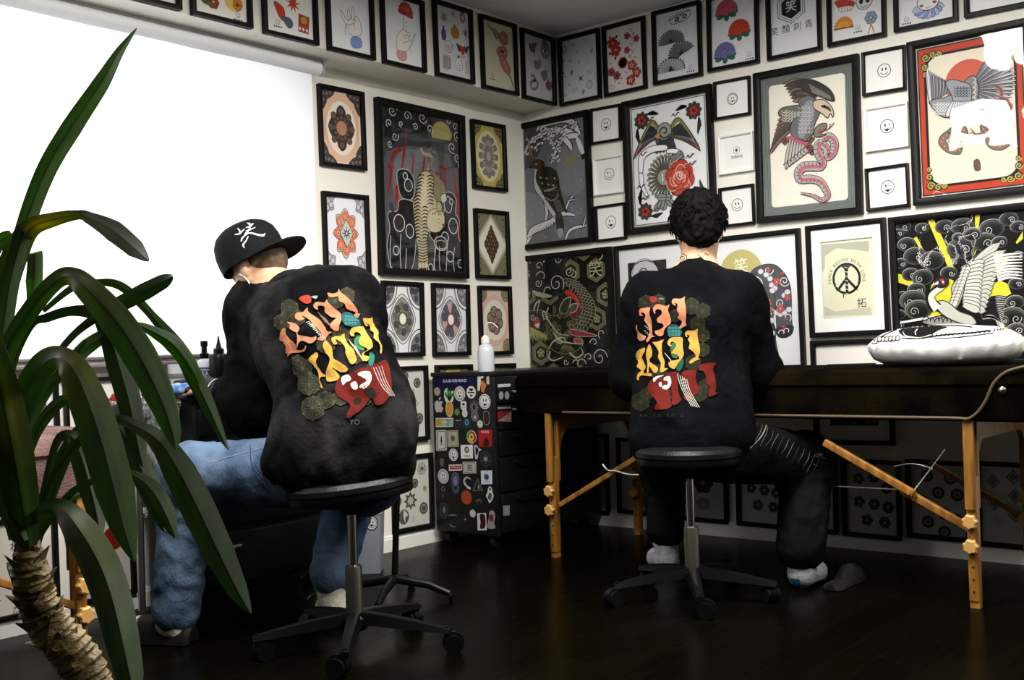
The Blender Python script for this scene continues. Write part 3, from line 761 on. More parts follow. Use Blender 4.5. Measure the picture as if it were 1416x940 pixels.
# ---- the row on the beam
def r_blank(a): a.rect(0, 0, 100, a.hh, 'eeeeee')
def r_floral(a):
    a.rect(0, 0, 100, a.hh, 'eee9e2'); a.ell(75, a.hh * .62, 18, 16, 'e9c66a'); a.flower(35, a.hh * .72, 12, 6, 'b23a2c', INK, 'd6a640', .6)
    for k in range(5): a.feather(20, a.hh * .78, 5 + k * 9, a.hh * .62 + k * 3, 5, '5e6a44', INK, .5)
    a.flower(82, a.hh * .66, 10, 7, 'd98b2a', INK, '7c2a20', .6); a.flower(60, a.hh * .28, 16, 8, '4b5a8c', INK, 'c9a23a', .6); stamp(a, 82, a.hh * .86)
def r_fish(a):
    a.rect(0, 0, 100, a.hh, 'ecebe6'); a.view(2.9375, 0, 0); p = a.p
    a.shape(p([(1112, 5), (1150, 30), (1158, 70), (1150, 85), (1130, 60)]), 'c2422f', INK, .6); a.shape(p([(1148, 68), (1178, 75), (1190, 100), (1178, 116), (1160, 100)]), '5a6276', INK, .6)
    X, Y = a.at(1190, 15); a.star(X, Y, 16, 6, 9, 'c84632', line=INK)
    a.poly(p([(1213, 55), (1256, 72), (1252, 140), (1212, 126)]), 'b9402c'); a.line(p([(1213, 55), (1256, 72), (1252, 140), (1212, 126)]), .8, INK, 0, True)
    X, Y = a.at(1234, 84); a.ell(X, Y, 7, 7, 'c9a44a', INK, .7); smiley(a, X, Y, 5)
    for k in range(3): X, Y = a.at(1218 + k * 14, 115 + k * 5); a.ell(X, Y, 2.6, 3.4, 'f2efe6', INK, .5, n=10)
    X, Y = a.at(1128, 88); stamp(a, X, Y)
def hand(a, P, cuff, cc, extra=None):
    a.shape(a.p(P), 'f4efe9', '3a3a44', .9, 4); a.shape(a.p(cuff), cc, '3a4a7a' if cc != 'd9a3a0' else '7a3a3a', .8, 2)
def r_handup(a):
    a.rect(0, 0, 100, a.hh, 'eef0f4'); a.view(6.743, 450, 0); ln = '565a70'
    hand(a, [(200, 240), (240, 330), (325, 330), (332, 250), (310, 180), (280, 150), (272, 190), (265, 90), (245, 80), (240, 180), (222, 90), (205, 110), (215, 200), (160, 120), (145, 90), (150, 150), (185, 215)], [(238, 350), (325, 355), (338, 435), (290, 450), (245, 432)], '7f9ccd')
    a.line(a.p([(190, 330), (182, 270), (200, 225), (235, 235), (250, 215)]), 1, ln); a.line(a.p([(210, 185), (240, 175), (262, 200), (255, 235)]), .9, ln); a.line(a.p([(275, 270), (268, 220), (285, 180)]), .8, ln)
    a.line(a.p([(225, 60), (260, 55)]), .8, 'a9b8d8')
def r_handlotus(a):
    a.rect(0, 0, 100, a.hh, 'eef0f2'); a.view(6.743, 450, 0)
    hand(a, [(672, 460), (662, 360), (690, 300), (725, 270), (760, 300), (785, 300), (790, 330), (775, 350), (800, 390), (835, 310), (825, 370), (790, 430), (755, 480)], [(670, 470), (755, 495), (750, 560), (700, 560), (668, 520)], 'd9a3a0')
    a.line(a.p([(728, 270), (722, 200), (735, 140)]), 1.3, '5f7a58'); a.line(a.p([(720, 330), (770, 330), (775, 380), (720, 400)]), .9, '3a3a44'); a.line(a.p([(735, 350), (760, 352)]), .8, '3a3a44'); a.line(a.p([(800, 490), (790, 430)]), .8, '3a3a44')
    for k in range(9):
        X, Y = a.at(745, 130); t = math.radians(-170 + k * 22); a.feather(X, Y, X + 21 * math.cos(t), Y + 24 * math.sin(t), 9, 'c4473b', '5c1f1c', .6)
    for k in range(5): X, Y = a.at(745, 120); t = math.radians(-140 + k * 25); a.feather(X, Y, X + 13 * math.cos(t), Y + 16 * math.sin(t), 7, 'd9695c', '5c1f1c', .6)
    for q in ((750, 210), (758, 250), (745, 290)): X, Y = a.at(*q); a.ell(X, Y, 1.2, 1.6, INK, n=8)
def r_flash(a):
    a.rect(0, 0, 100, a.hh, 'd8d8da'); a.view(6.743, 450, 0); at = a.at
    X, Y = at(1105, 160); a.star(X, Y, 13, 5, 12, '8b8b8e', line='55555a'); X, Y = at(1190, 130); a.star(X, Y, 11, 4, 12, 'a5a5a8', line='77777a')
    X, Y = at(1278, 165); a.ell(X, Y, 8, 11, '9c9c98', INK, 1); a.ell(X, Y, 4, 5, 'd8d8da', INK, .8); a.star(X, Y - 11, 5, 2, 5, INK)
    X, Y = at(1103, 320); a.ell(X, Y, 7, 12, '5f4fa0', '2c2456', 1); a.rect(X - 3, Y - 18, X + 2, Y - 10, '4a3d86')
    X, Y = at(1208, 305); a.ell(X, Y, 13, 12.5, 'c08f2e', '5e4212', 1); smiley(a, X, Y, 8, '5e4212'); a.rect(X - 2, Y - 17, X + 2, Y - 12, '5e4212')
    X, Y = at(1306, 310); a.shape([(X - 10, Y), (X, Y - 8), (X + 12, Y + 2), (X, Y + 6)], 'c9cdd8', INK, 1); a.ell(X, Y, 4, 4.5, '4a6a96', INK, .8); a.line([(X, Y + 6), (X + 2, Y + 20)], 1, INK); a.ell(X + 12, Y + 2, 1.6, 1.6, 'b23a2c')
    X, Y = at(1150, 435); a.ell(X, Y, 11, 12, None, INK, 1); a.spiral(X, Y, 7, 1.6, .9, INK); a.line([(X + 8, Y - 4), (X + 15, Y - 3)], 1, INK)
    X, Y = at(1280, 460); a.shape([(X, Y + 12), (X - 9, Y - 2), (X - 5, Y - 8), (X, Y - 4), (X + 5, Y - 8), (X + 9, Y - 2)], 'c0392e', '5c1713', .8)
    for s_ in (-1, 1):
        for k in range(4): a.feather(X + 8 * s_, Y - 3 + k * 2, X + (20 - k * 2) * s_, Y - 9 + k * 5, 4, '3c4a66', INK, .5)
    for k in range(3): a.ell(X - 4 + 4 * k, Y + 15 + (k % 2) * 2, 1.3, 1.6, 'c9a23a', INK, .4, n=8)
    X, Y = at(1130, 580)
    for k in range(6): a.feather(X - 10 + 4 * k, Y + 12, X - 8 + 3.5 * k, Y - 16 + (k % 2) * 4, 5, 'b9a9aa', INK, .6)
    a.line([(X - 10, Y + 12), (X, Y + 16), (X + 10, Y + 8)], 1, INK)
    X, Y = at(1245, 600); a.shape([(X, Y - 16), (X + 9, Y - 6), (X + 10, Y + 6), (X, Y + 13), (X - 10, Y + 6), (X - 9, Y - 6)], 'eceae2', INK, 1); smiley(a, X, Y + 3, 5.5, w_=.6); a.ell(X, Y - 16, 3, 3, INK)
    X, Y = at(1328, 630); a.poly([(X - 5, Y - 14), (X + 5, Y - 16), (X + 2, Y + 16), (X - 8, Y + 14)], 'd0d0d0'); a.line([(X - 5, Y - 14), (X + 5, Y - 16), (X + 2, Y + 16), (X - 8, Y + 14)], 1.2, INK, 0, True); a.line([(X + 2, Y - 30), (X, Y - 16)], 1.2, INK)
    for k in range(5): a.line([(X - 4, Y - 9 + k * 5), (X + 1, Y - 8 + k * 5)], .9, INK, 0)
def r_dragonlotus(a):
    a.rect(0, 0, 100, a.hh, 'c9c5ac'); a.view(5.9, 660, 10); p = a.p
    a.line(p([(80, 130), (105, 165), (130, 190), (165, 235)]), [1, 3, 5, 8], '55604e'); a.shape(p([(125, 180), (165, 195), (185, 240), (160, 262), (135, 225)]), '7f8a76', '3f463c', .8)
    a.shape(p([(185, 210), (220, 200), (248, 240), (245, 300), (210, 310), (180, 270)]), 'a86a5c', '5c3630', .8, 4)
    a.shape(p([(165, 330), (210, 320), (240, 340), (240, 410), (200, 420), (160, 380)]), 'a8685c', '5c3630', .8, 4)
    a.shape(p([(180, 410), (220, 410), (260, 470), (272, 520), (250, 550), (210, 510), (185, 450)]), 'b0746a', '5c3630', .8, 4)
    for q in ((205, 250), (200, 370), (225, 375), (220, 450), (235, 500)): X, Y = a.at(*q); a.ell(X, Y, 5, 5, 'c58a7c', '7c3f38', .8, n=12)
    X, Y = a.at(205, 365); a.ell(X, Y, 6, 3, INK, n=10)
    a.line(p([(255, 545), (280, 600), (298, 690)]), [5, 3, 1], '5e5448'); X, Y = a.at(125, 555); stamp(a, X, Y)
def r_claws(a):
    a.rect(0, 0, 100, a.hh, 'c8c8c8'); a.view(5.9, 660, 10); rr = random.Random(8)
    def claw(x, y, c, w_=30, h=45):
        for k in range(7):
            X0, Y0 = a.at(x + rr.uniform(-w_ * .4, w_ * .4), y + h * .6); X1, Y1 = a.at(x + (k - 3) * w_ * .3, y - h * rr.uniform(.5, 1.1)); a.feather(X0, Y0, X1, Y1, 7, c, '3c3a3a', .7, bend=rr.uniform(-.2, .2))
        X, Y = a.at(x, y + h * .3); a.ell(X, Y, a.r(x, y, w_) * .8, a.r(x, y, h * .5), c, '3c3a3a', .8)
    claw(455, 335, '8a5450'); X, Y = a.at(553, 358); a.ell(X, Y, 15, 17, '8c8a88', '3c3a3a', 1); a.shape([(X - 11, Y + 2), (X, Y - 7), (X + 11, Y + 2), (X, Y + 7)], 'dcdcda', '3c3a3a', .8); a.ell(X, Y, 4, 5, INK)
    a.shape([(X - 12, Y - 14), (X, Y - 26), (X + 10, Y - 15)], '77716e', '3c3a3a', .8)
    claw(487, 470, '8d8a88'); claw(545, 560, '8a8886', 32, 50); claw(585, 640, '9c5a5c', 26, 50)
    a.line(a.p([(435, 560), (460, 560), (470, 590), (440, 610), (438, 650), (465, 670), (490, 645), (485, 605), (460, 600)]), 7, '8f8d8a'); a.line(a.p([(435, 560), (460, 560), (470, 590), (440, 610), (438, 650), (465, 670), (490, 645), (485, 605), (460, 600)]), 1, '3c3a3a')
    X, Y = a.at(605, 745); stamp(a, X, Y, 2.5)
picture('B', [(184, -74), (250.6, -60), (252, 13), (186, -1.5)], 'black framed print with only its bottom corner in view, furthest left on the beam', r_blank)
picture('B', [(266, -58), (348.5, -46), (350, 38.5), (267, 20)], 'black framed print of orange and red flowers, left of the fish print', r_floral)
picture('B', [(365.5, -41), (439.5, -31), (441, 63.7), (366.6, 44)], 'black framed print with a red fish and a red playing card, on the beam', r_fish)
picture('B', [(453.5, -29), (517.5, -16), (519.9, 83.5), (455.8, 67.8)], 'black framed drawing of an open hand in a blue cuff, on the beam', r_handup)
picture('B', [(529, -13), (588, -1), (590.6, 100.5), (532.4, 86.4)], 'black framed drawing of a hand holding up a red lotus, on the beam', r_handlotus)
picture('B', [(602.3, 0), (655, 12), (656.9, 116.9), (605, 103)], 'black framed sheet of small coloured charms with a winged red heart, on the beam', r_flash)
picture('B', [(666.7, 19.1), (715.9, 33.8), (718, 132.4), (669.4, 121)], 'black framed cream print of one long red twisting plant, on the beam', r_dragonlotus)
picture('B', [(723.4, 38.6), (769, 52.7), (769.6, 146.3), (725.7, 134.8)], 'black framed grey sheet of claws and an eye, beside the room corner', r_claws)

# ---- top row on the right wall
def t_tiny(a):
    a.rect(0, 0, 100, a.hh, 'e0e1e8'); a.view(5.9, 660, 10); g = '6c6c74'
    for x, y, k in ((885, 270, 0), (712, 345, 1), (785, 305, 2), (875, 358, 3), (932, 352, 4), (700, 440, 4), (760, 438, 2), (832, 450, 2), (902, 440, 3), (707, 552, 5), (772, 532, 6), (915, 530, 0), (845, 580, 7), (915, 630, 8), (750, 630, 2), (793, 678, 0), (866, 690, 6), (722, 720, 2), (815, 360, 2)):
        X, Y = a.at(x, y)
        if k == 0: a.ell(X - 3, Y, 4, 4, None, g, .8, n=10); a.ell(X + 4, Y - 1, 4, 4, None, g, .8, n=10)
        if k == 1: a.ell(X, Y, 6, 7, None, '55555c', 1.6, n=14)
        if k == 2: a.star(X, Y, 6, 2, 6, 'a9a9b2')
        if k == 3: a.star(X, Y, 6, 3, 5, None, line=g)
        if k == 4: a.ell(X, Y, 4, 6, None, '44444c', 1, n=12); a.ell(X, Y + 1, 1.6, 3, '44444c', n=8)
        if k == 5:
            for d_ in ((0, -4), (-4, 3), (4, 5)): a.ell(X + d_[0], Y + d_[1], 1.8, 2, '44444c', n=8)
        if k == 6: a.ell(X, Y, 4, 6, '8c8c94', g, .6, rot=20, n=12)
        if k == 7: a.star(X, Y, 11, 3, 4, '77777e', rot=45); a.ell(X, Y, 3, 3, INK, n=8)
        if k == 8: a.ell(X, Y, 8, 9, None, '44444c', 1.4, n=14); smiley(a, X, Y, 5)
def t_cherry(a):
    a.rect(0, 0, 100, a.hh, 'e9e5de'); a.view(5.9, 660, 10)
    X, Y = a.at(1105, 295); a.flower(X, Y, 15, 5, 'a83230', '5e1715', 'd9a23a', .5); X, Y = a.at(1130, 350); a.flower(X, Y, 16, 5, 'b83c36', '5e1715', 'd9a23a', .5)
    for q in ((1085, 250), (1136, 240), (1058, 292), (1158, 295), (1082, 378), (1128, 416)): X, Y = a.at(*q); a.ell(X, Y, 2.8, 4, '8c2a28', '3a0f0e', .4, n=8)
    for q in ((1222, 235), (1298, 255), (1222, 350)): X, Y = a.at(*q); a.flower(X, Y, 9, 5, 'b0566c', '6c2436', '6c2436', .4)
    for q in ((1255, 180), (1258, 240), (1258, 300), (1270, 355), (1250, 395)): X, Y = a.at(*q); a.line([(X - 6, Y - 4), (X, Y), (X + 6, Y - 5)], 1, '55555a'); a.ell(X, Y + 3, 3, 3, None, '55555a', .8, n=8)
    X, Y = a.at(1187, 453); a.flower(X, Y, 12, 6, 'a83230', 'a83230', None, .5, ink=.6)
    for q in ((1262, 473), (1300, 530), (1252, 595)):
        X, Y = a.at(*q); a.flower(X, Y, 13, 5, 'b8423e', '6c1c1a', None, .8); a.star(X, Y, 8, 3, 5, 'e9c9b8'); a.ell(X, Y, 2, 2, '6c1c1a', n=8)
    for q in ((1095, 530), (1140, 558)): X, Y = a.at(*q); a.flower(X, Y, 11, 5, 'a8505c', '5c2430', '5c2430', .6)
    for q in ((1065, 497), (1090, 462), (1127, 605), (1158, 620), (1174, 580), (1215, 530), (1302, 465), (1285, 620), (1240, 400), (1287, 407), (1276, 212)): X, Y = a.at(*q); a.ell(X, Y, 2, 2.4, 'a8505c', n=8)
    X, Y = a.at(1098, 650); smiley(a, X, Y, 7)
def t_fan(a):
    a.rect(0, 0, 100, a.hh, 'e4e5ea'); a.view(4.165, 760, 0)
    def wing(x, y, w_, h, rot, sol):
        X, Y = a.at(x, y); R = a.r(x, y, h)
        for s_ in (-1, 1):
            for k in range(9):
                t = math.radians(rot + s_ * (12 + k * 9.5) + 90 * 0 - 90); L1 = w_ * (1 - .06 * k)
                ex, ey = X + L1 * math.sin(math.radians(s_ * (20 + k * 9) + 0)) * 1.0, Y - (R * .55) + (k * R * .13 if sol else -abs(R * .1)) 
                ang = math.radians(-90 + s_ * (95 - k * 12)); ex, ey = X + w_ * math.cos(ang + math.radians(rot)), Y + w_ * .75 * math.sin(ang + math.radians(rot)) + R * .25
                a.feather(X, Y + R * .3, ex, ey, 6, '77787e' if sol else 'b9bac0', '34343a', .6); a.ell(ex, ey, 2, 2, '34343a', n=8)
        a.ell(X, Y + R * .2, 3, 6, '34343a', n=10)
    wing(700, 225, 30, 60, 0, 1); wing(760, 290, 30, 60, -30, 1); wing(700, 385, 32, 60, 0, 0)
    for q, rt in (((732, 112), -12), ((778, 92), -25)):
        X, Y = a.at(*q); a.ell(X, Y, 16, 8, None, '34343a', 1.4, rot=rt); a.ell(X, Y, 5, 5, '34343a'); a.ell(X, Y, 2, 2, 'e4e5ea', n=8)
        for k in range(8): t = math.radians(200 + k * 18 + rt); a.line([(X + 15 * math.cos(t), Y + 8 * math.sin(t)), (X + 22 * math.cos(t), Y + 15 * math.sin(t))], 1, '34343a', 0)
    X, Y = a.at(810, 385); stamp(a, X, Y, 5)
def t_mums(a):
    a.rect(0, 0, 100, a.hh, 'e6e6ea'); a.view(4.165, 760, 0)
    def mum(x, y, c, dk, s=1):
        X, Y = a.at(x, y)
        for t in (150, 30, 90, 180, 0): a.feather(X, Y + 6, X + 26 * math.cos(math.radians(t)), Y + 8 + 16 * math.sin(math.radians(t)), 11, '3f6a5c', '1f3a30', .6)
        for R in (20, 15, 10, 5):
            n_ = max(5, int(R * .8))
            for k in range(n_):
                t = math.radians(180 + 180 * k / (n_ - 1)) if R > 6 else 2 * math.pi * k / n_
                a.ell(X + R * math.cos(t), Y + R * .95 * math.sin(t) + 4, 4.4, 5.4, c, dk, .6, n=10)
        a.ell(X, Y, 5, 5, c, dk, .6, n=10)
    mum(1018, 55, 'cf5f72', '7c2a3c'); mum(1092, 168, 'cc4d30', '7a2412'); mum(1010, 300, '7a76b0', '34305c'); X, Y = a.at(1150, 312); stamp(a, X, Y, 5)
def t_kanji(a):
    a.rect(0, 0, 100, a.hh, 'e2e2e8'); a.view(3.668, 1030, 0); X, Y = a.at(234, 35); k1 = '23242a'
    a.ngon(X, Y, 33, 6, None, k1, 1.6, ky=1); a.ngon(X, Y, 28, 6, None, k1, 1.4); a.ngon(X, Y, 24, 6, k1); a.text('笑', X, Y, 19, 'e2e2e8')
    for k, ch in enumerate('笑顔刺青'): X, Y = a.at(150 + k * 58, 165 - k * 14); a.text(ch, X, Y, 13.5, k1, bold=.02)
def t_mouths(a):
    a.rect(0, 0, 100, a.hh, 'e4e3e4'); a.view(3.668, 1030, 0)
    a.shape(a.p([(462, 5), (548, 5), (552, 30), (520, 48), (475, 42)]), 'c2453a', '5c1a16', .8); a.shape(a.p([(476, 40), (520, 30), (548, 32), (540, 48), (490, 60)]), 'e8e0cf', INK, .8)
    for k in range(4): a.line(a.p([(490 + k * 14, 34), (492 + k * 14, 54)]), .8, INK, 0)
    X, Y = a.at(605, 5); a.ell(X, Y, 16, 16, 'd6d6d6', INK, 1.4); a.ell(X - 6, Y, 4, 5, INK); a.ell(X + 7, Y, 4, 5, INK); a.line([(X - 8, Y + 9), (X, Y + 12), (X + 8, Y + 8)], 1.2, INK)
    X, Y = a.at(502, 140)
    for k in range(11): t = math.radians(180 + k * 18); a.feather(X + 8 * math.cos(t), Y + 8 * math.sin(t), X + 20 * math.cos(t), Y + 22 * math.sin(t), 5, 'd98c3a', '7c4412', .5)
    a.poly([(X + 12 * math.cos(math.radians(t)), Y + 12 * math.sin(math.radians(t))) for t in range(180, 361, 20)], 'e0a24a'); a.rect(X - 20, Y, X + 20, Y + 2.5, '8c4c1c'); smiley(a, X, Y - 5, 5, '7c4412')
    X, Y = a.at(640, 100); a.flower(X, Y - 4, 13, 6, '8496ae', INK, 'd0b070', .7); a.line([(X, Y + 8), (X - 6, Y + 26)], 2, 'b9783a'); a.line([(X, Y + 8), (X + 6, Y + 26)], 2, 'b9783a')
    X, Y = a.at(573, 140); stamp(a, X, Y, 4.5)
def t_ruff(a):
    a.rect(0, 0, 100, a.hh, 'e6e4e6'); a.view(3.668, 1030, 0)
    X, Y = a.at(930, 30)
    for k in range(9): t = math.radians(15 + k * 19); a.feather(X, Y, X + 30 * math.cos(t), Y + 24 * math.sin(t), 13, '8c9ac8' if k % 2 else 'b6bede', '3c4474', .8)
    a.ell(X, Y - 8, 20, 16, 'eceaea', INK, 1.2); a.ell(X - 12, Y - 2, 4, 2.5, 'b24a44'); a.ell(X + 12, Y - 5, 4, 2.5, 'b24a44'); a.line([(X - 5, Y + 2), (X, Y + 4), (X + 6, Y + 1)], 1, '8c2a28')
    X, Y = a.at(820, 98); stamp(a, X, Y, 4.5)
picture('R', [(769.6, 53.3), (825.3, 38.9), (830.6, 134.9), (774.4, 146.9)], 'black framed sheet of tiny grey drawings in the top row beside the room corner', t_tiny)
picture('R', [(830.3, 37.9), (888, 21.1), (893.5, 121.2), (835.9, 134.5)], 'black framed sheet of red and pink blossoms in the top row', t_cherry)
picture('R', [(898.5, 17.3), (966, -1), (970, 104.4), (904, 117)], 'black framed sheet of grey butterfly wings and two eyes in the top row', t_fan)
picture('R', [(974.7, -5), (1044.5, -19), (1049.8, 85.7), (979, 99.9)], 'black framed sheet of pink, orange and violet chrysanthemums in the top row', t_mums)
picture('R', [(1056, -24), (1130, -42), (1136.9, 67.6), (1061.4, 84)], 'black framed sheet with a hexagon crest over four large characters in the top row', t_kanji)
picture('R', [(1139.6, -44), (1220, -62), (1226.3, 47.7), (1145.3, 65.4)], 'black framed sheet with a rising sun face and a red open mouth', t_mouths)
picture('R', [(1231.5, -66), (1318.5, -86), (1325.3, 26.4), (1237.2, 45)], 'black framed print of a clown face in a blue ruff in the top row', t_ruff)
picture('R', [(1328.5, -90), (1420, -110), (1428, 6), (1334.5, 24)], 'black framed print cut by the top right corner of the view', lambda a: r_blank(a))

# ---- small square smiling faces
SM = [([(814.4, 150.5), (856.9, 143.4), (857.6, 193.7), (816, 200)], 0, 0, 't', 'small square black framed face, left of the eagle and wheel picture, topmost of three', .18),
 ([(820, 219.2), (860, 213), (862.7, 265), (820, 271)], 1, 1, 'u', 'small square white framed winking face left of the eagle and wheel picture', .18),
 ([(820.8, 285.3), (862.7, 279.4), (865.3, 329.8), (823.3, 334.9)], 0, 1, 't', 'small square black framed face right of the hawk picture, lowest of three', .19),
 ([(985.2, 113.3), (1036, 104.4), (1036.9, 158), (986.8, 166.3)], 0, 0, 'tr', 'small square black framed double ringed face beside the eagle and wheel picture', .16),
 ([(992.4, 188.6), (1040, 180), (1042, 235), (993.7, 242)], 1, 0, 'logo', 'small square white framed hexagon crest right of the eagle and wheel picture', .12),
 ([(992.8, 260.5), (1040.7, 253.5), (1043.3, 308.7), (994.8, 315.5)], 0, 0, 'u', 'small square black framed face partly behind the dark haired head', .18),
 ([(1189.5, 72.4), (1250.4, 62), (1252.6, 123), (1193, 133.3)], 0, 0, 'u', 'small square black framed face left of the red bordered eagle, topmost of three', .17),
 ([(1194, 150), (1254, 139.5), (1256.4, 202), (1196.7, 210)], 1, 1, 't', 'small square white framed winking face, left of the red bordered eagle', .17),
 ([(1195, 233.6), (1254.8, 224.5), (1257.5, 285.3), (1198, 292.2)], 0, 1, 't', 'small square black framed winking face, left of the red bordered eagle, lowest of three', .17)]
for q, wh, wk, mo, lb, rs in SM:
    def dr(a, wk=wk, mo=mo, rs=rs):
        a.rect(0, 0, 100, a.hh, 'efedea')
        a.line([(20, 20), (80, 20), (80, a.hh - 20), (20, a.hh - 20)], .5, 'dcdad6', 0, True)
        if mo == 'logo':
            a.ngon(50, 42, 11, 6, None, '3c3a3a', 1.2); a.star(50, 42, 7, 3, 6, '3c3a3a')
            for k in range(4): a.text('笑顔刺青'[k], 36 + k * 9.5, 62, 7.5, '3c3a3a', bold=.02)
        else: smiley(a, 50, 48, 100 * rs, '3a3a3e', wk, w_=1.9, ring=(mo == 'tr'), mouth='t' if 't' in mo else 'u')
    picture('R', q, lb, dr, bw=.012 if not wh else .010, dep=.018, white=bool(wh), group=None)
# ---- large pictures on the right wall
def hawk(a):
    a.view(4.585, 700, 145); p = a.p; at = a.at
    a.rect(0, 0, 100, a.hh, '77797f'); rr = random.Random(2)
    a.shape(p([(50, 130), (230, 120), (200, 330), (60, 420)]), '4a4b50'); a.shape(p([(330, 300), (500, 260), (500, 520), (360, 560)]), '85878e'); a.shape(p([(60, 560), (250, 600), (240, 740), (70, 800)]), '8d8f96')
    X, Y = at(410, 350); a.ell(X, Y, a.r(410, 350, 40), None, '93905c')
    for k in range(46): X, Y = rr.uniform(2, 98), rr.uniform(10, a.hh - 4); a.ell(X, Y, rr.uniform(.3, .8), None, 'd6d7dc', n=8)
    # snow laden boughs
    a.line(p([(495, 340), (470, 260), (450, 200)]), [7, 5, 4], '1d1d1e'); a.line(p([(488, 310), (462, 240), (445, 205)]), [5, 6, 3], 'ececee')
    for P in ([(460, 190), (430, 120), (380, 95), (320, 105), (260, 120), (215, 130), (195, 165)], [(450, 200), (380, 165), (300, 160), (240, 175), (190, 210), (150, 240), (118, 310)], [(445, 195), (400, 200), (350, 225), (320, 280), (285, 370)], [(300, 160), (270, 190), (300, 210)], [(240, 130), (225, 160), (260, 150)], [(370, 215), (400, 250), (415, 285)]):
        a.line(p(P), [9, 8, 8, 5], '17171a'); a.line(p(P), [6, 6, 5, 2.4], 'efeff0')
    for k in range(60):
        t = rr.random(); x = 130 + t * 320; y = 100 + (1 - t) * 130 + rr.uniform(-14, 90) * (1 if t < .85 else .4)
        if x > 240 and y > 250: continue
        X, Y = at(x, y); a.ell(X, Y, rr.uniform(2, 3.6), rr.uniform(1.2, 2.2), 'f0f0f1', '202024', .7, rot=-25, n=10)
    for k in range(24): X, Y = at(rr.uniform(280, 345), rr.uniform(225, 360)); a.ell(X, Y, rr.uniform(1.6, 2.8), rr.uniform(1.2, 2), 'f0f0f1', '202024', .6, n=8)
    # lower branches
    for P, ws in (([(85, 880), (130, 870), (165, 800), (230, 770), (290, 740), (330, 700), (380, 690), (435, 700)], [4, 5, 8, 9, 7, 6, 4, 2]), ([(250, 730), (258, 680), (240, 600)], [3, 4, 1.5]), ([(370, 680), (400, 610), (430, 570)], [3, 2.4, 1]), ([(400, 605), (435, 600)], [1.6, .8]), ([(375, 860), (400, 800), (450, 775), (510, 765)], [2, 3.4, 3, 2]), ([(490, 770), (505, 710)], [2, 1])):
        a.line(p(P), [w_ + 2 for w_ in ws], '1a1a1d'); a.line(p(P), ws, 'e3e3e6')
    for k in range(14): X, Y = at(120 + k * 15, 855 - k * 9); a.ell(X, Y, .9, 1.1, '2a2a2e', n=8)
    # bird: breast, back, wings, tail, head
    a.shape(p([(185, 400), (175, 460), (185, 540), (230, 600), (265, 660), (300, 710), (320, 690), (250, 560), (215, 420)]), 'cfcfc9', '1d1d1d', .8)
    a.shape(p([(200, 410), (240, 395), (290, 400), (325, 440), (340, 520), (355, 590), (385, 680), (360, 670), (330, 700), (290, 650), (250, 590), (215, 530), (190, 470)]), '26271f', '0d0d0c', .8, 5)
    for k in range(5):
        for j in range(5):
            x = 222 + j * 24 + k * 4; y = 450 + k * 34 + j * 3; X, Y = at(x, y); a.arc(X, Y, 3, 10, 170, .6, '5c5d50')
    for q in ((218, 460), (257, 466), (308, 465), (230, 497), (268, 505), (300, 510)): X, Y = at(*q); a.ell(X, Y, 1.1, 1.2, 'c9c98f', n=8)
    a.line(p([(240, 545), (275, 540), (300, 530), (320, 520)]), [2, 3, 2, 1], '9a9a95'); a.line(p([(250, 585), (285, 605), (320, 590), (328, 560)]), 1.3, '9a9a95')
    for k in range(5): a.line(p([(300 + k * 9, 600), (315 + k * 9, 640), (330 + k * 9, 680)]), .8, '77776f')
    a.shape(p([(315, 695), (350, 690), (365, 770), (358, 830), (335, 835), (322, 770)]), '3c3c38', '0d0d0c', .8); a.shape(p([(325, 790), (360, 785), (358, 835), (335, 838)]), 'a9a9a4', smooth=3)
    a.shape(p([(150, 385), (180, 352), (225, 350), (243, 378), (235, 400), (195, 405)]), '4a2c22', '120c0a', .8, 4); a.poly(p([(150, 385), (140, 398), (160, 405), (172, 395)]), '17120f'); X, Y = at(190, 375); a.ell(X, Y, 1.6, 1.6, 'b9a23c', '000000', .4, n=8)
    for k in range(7): a.line(p([(180, 345), (150 - k * 4, 300 - k * 20)]), .6, 'a98c82', 0)
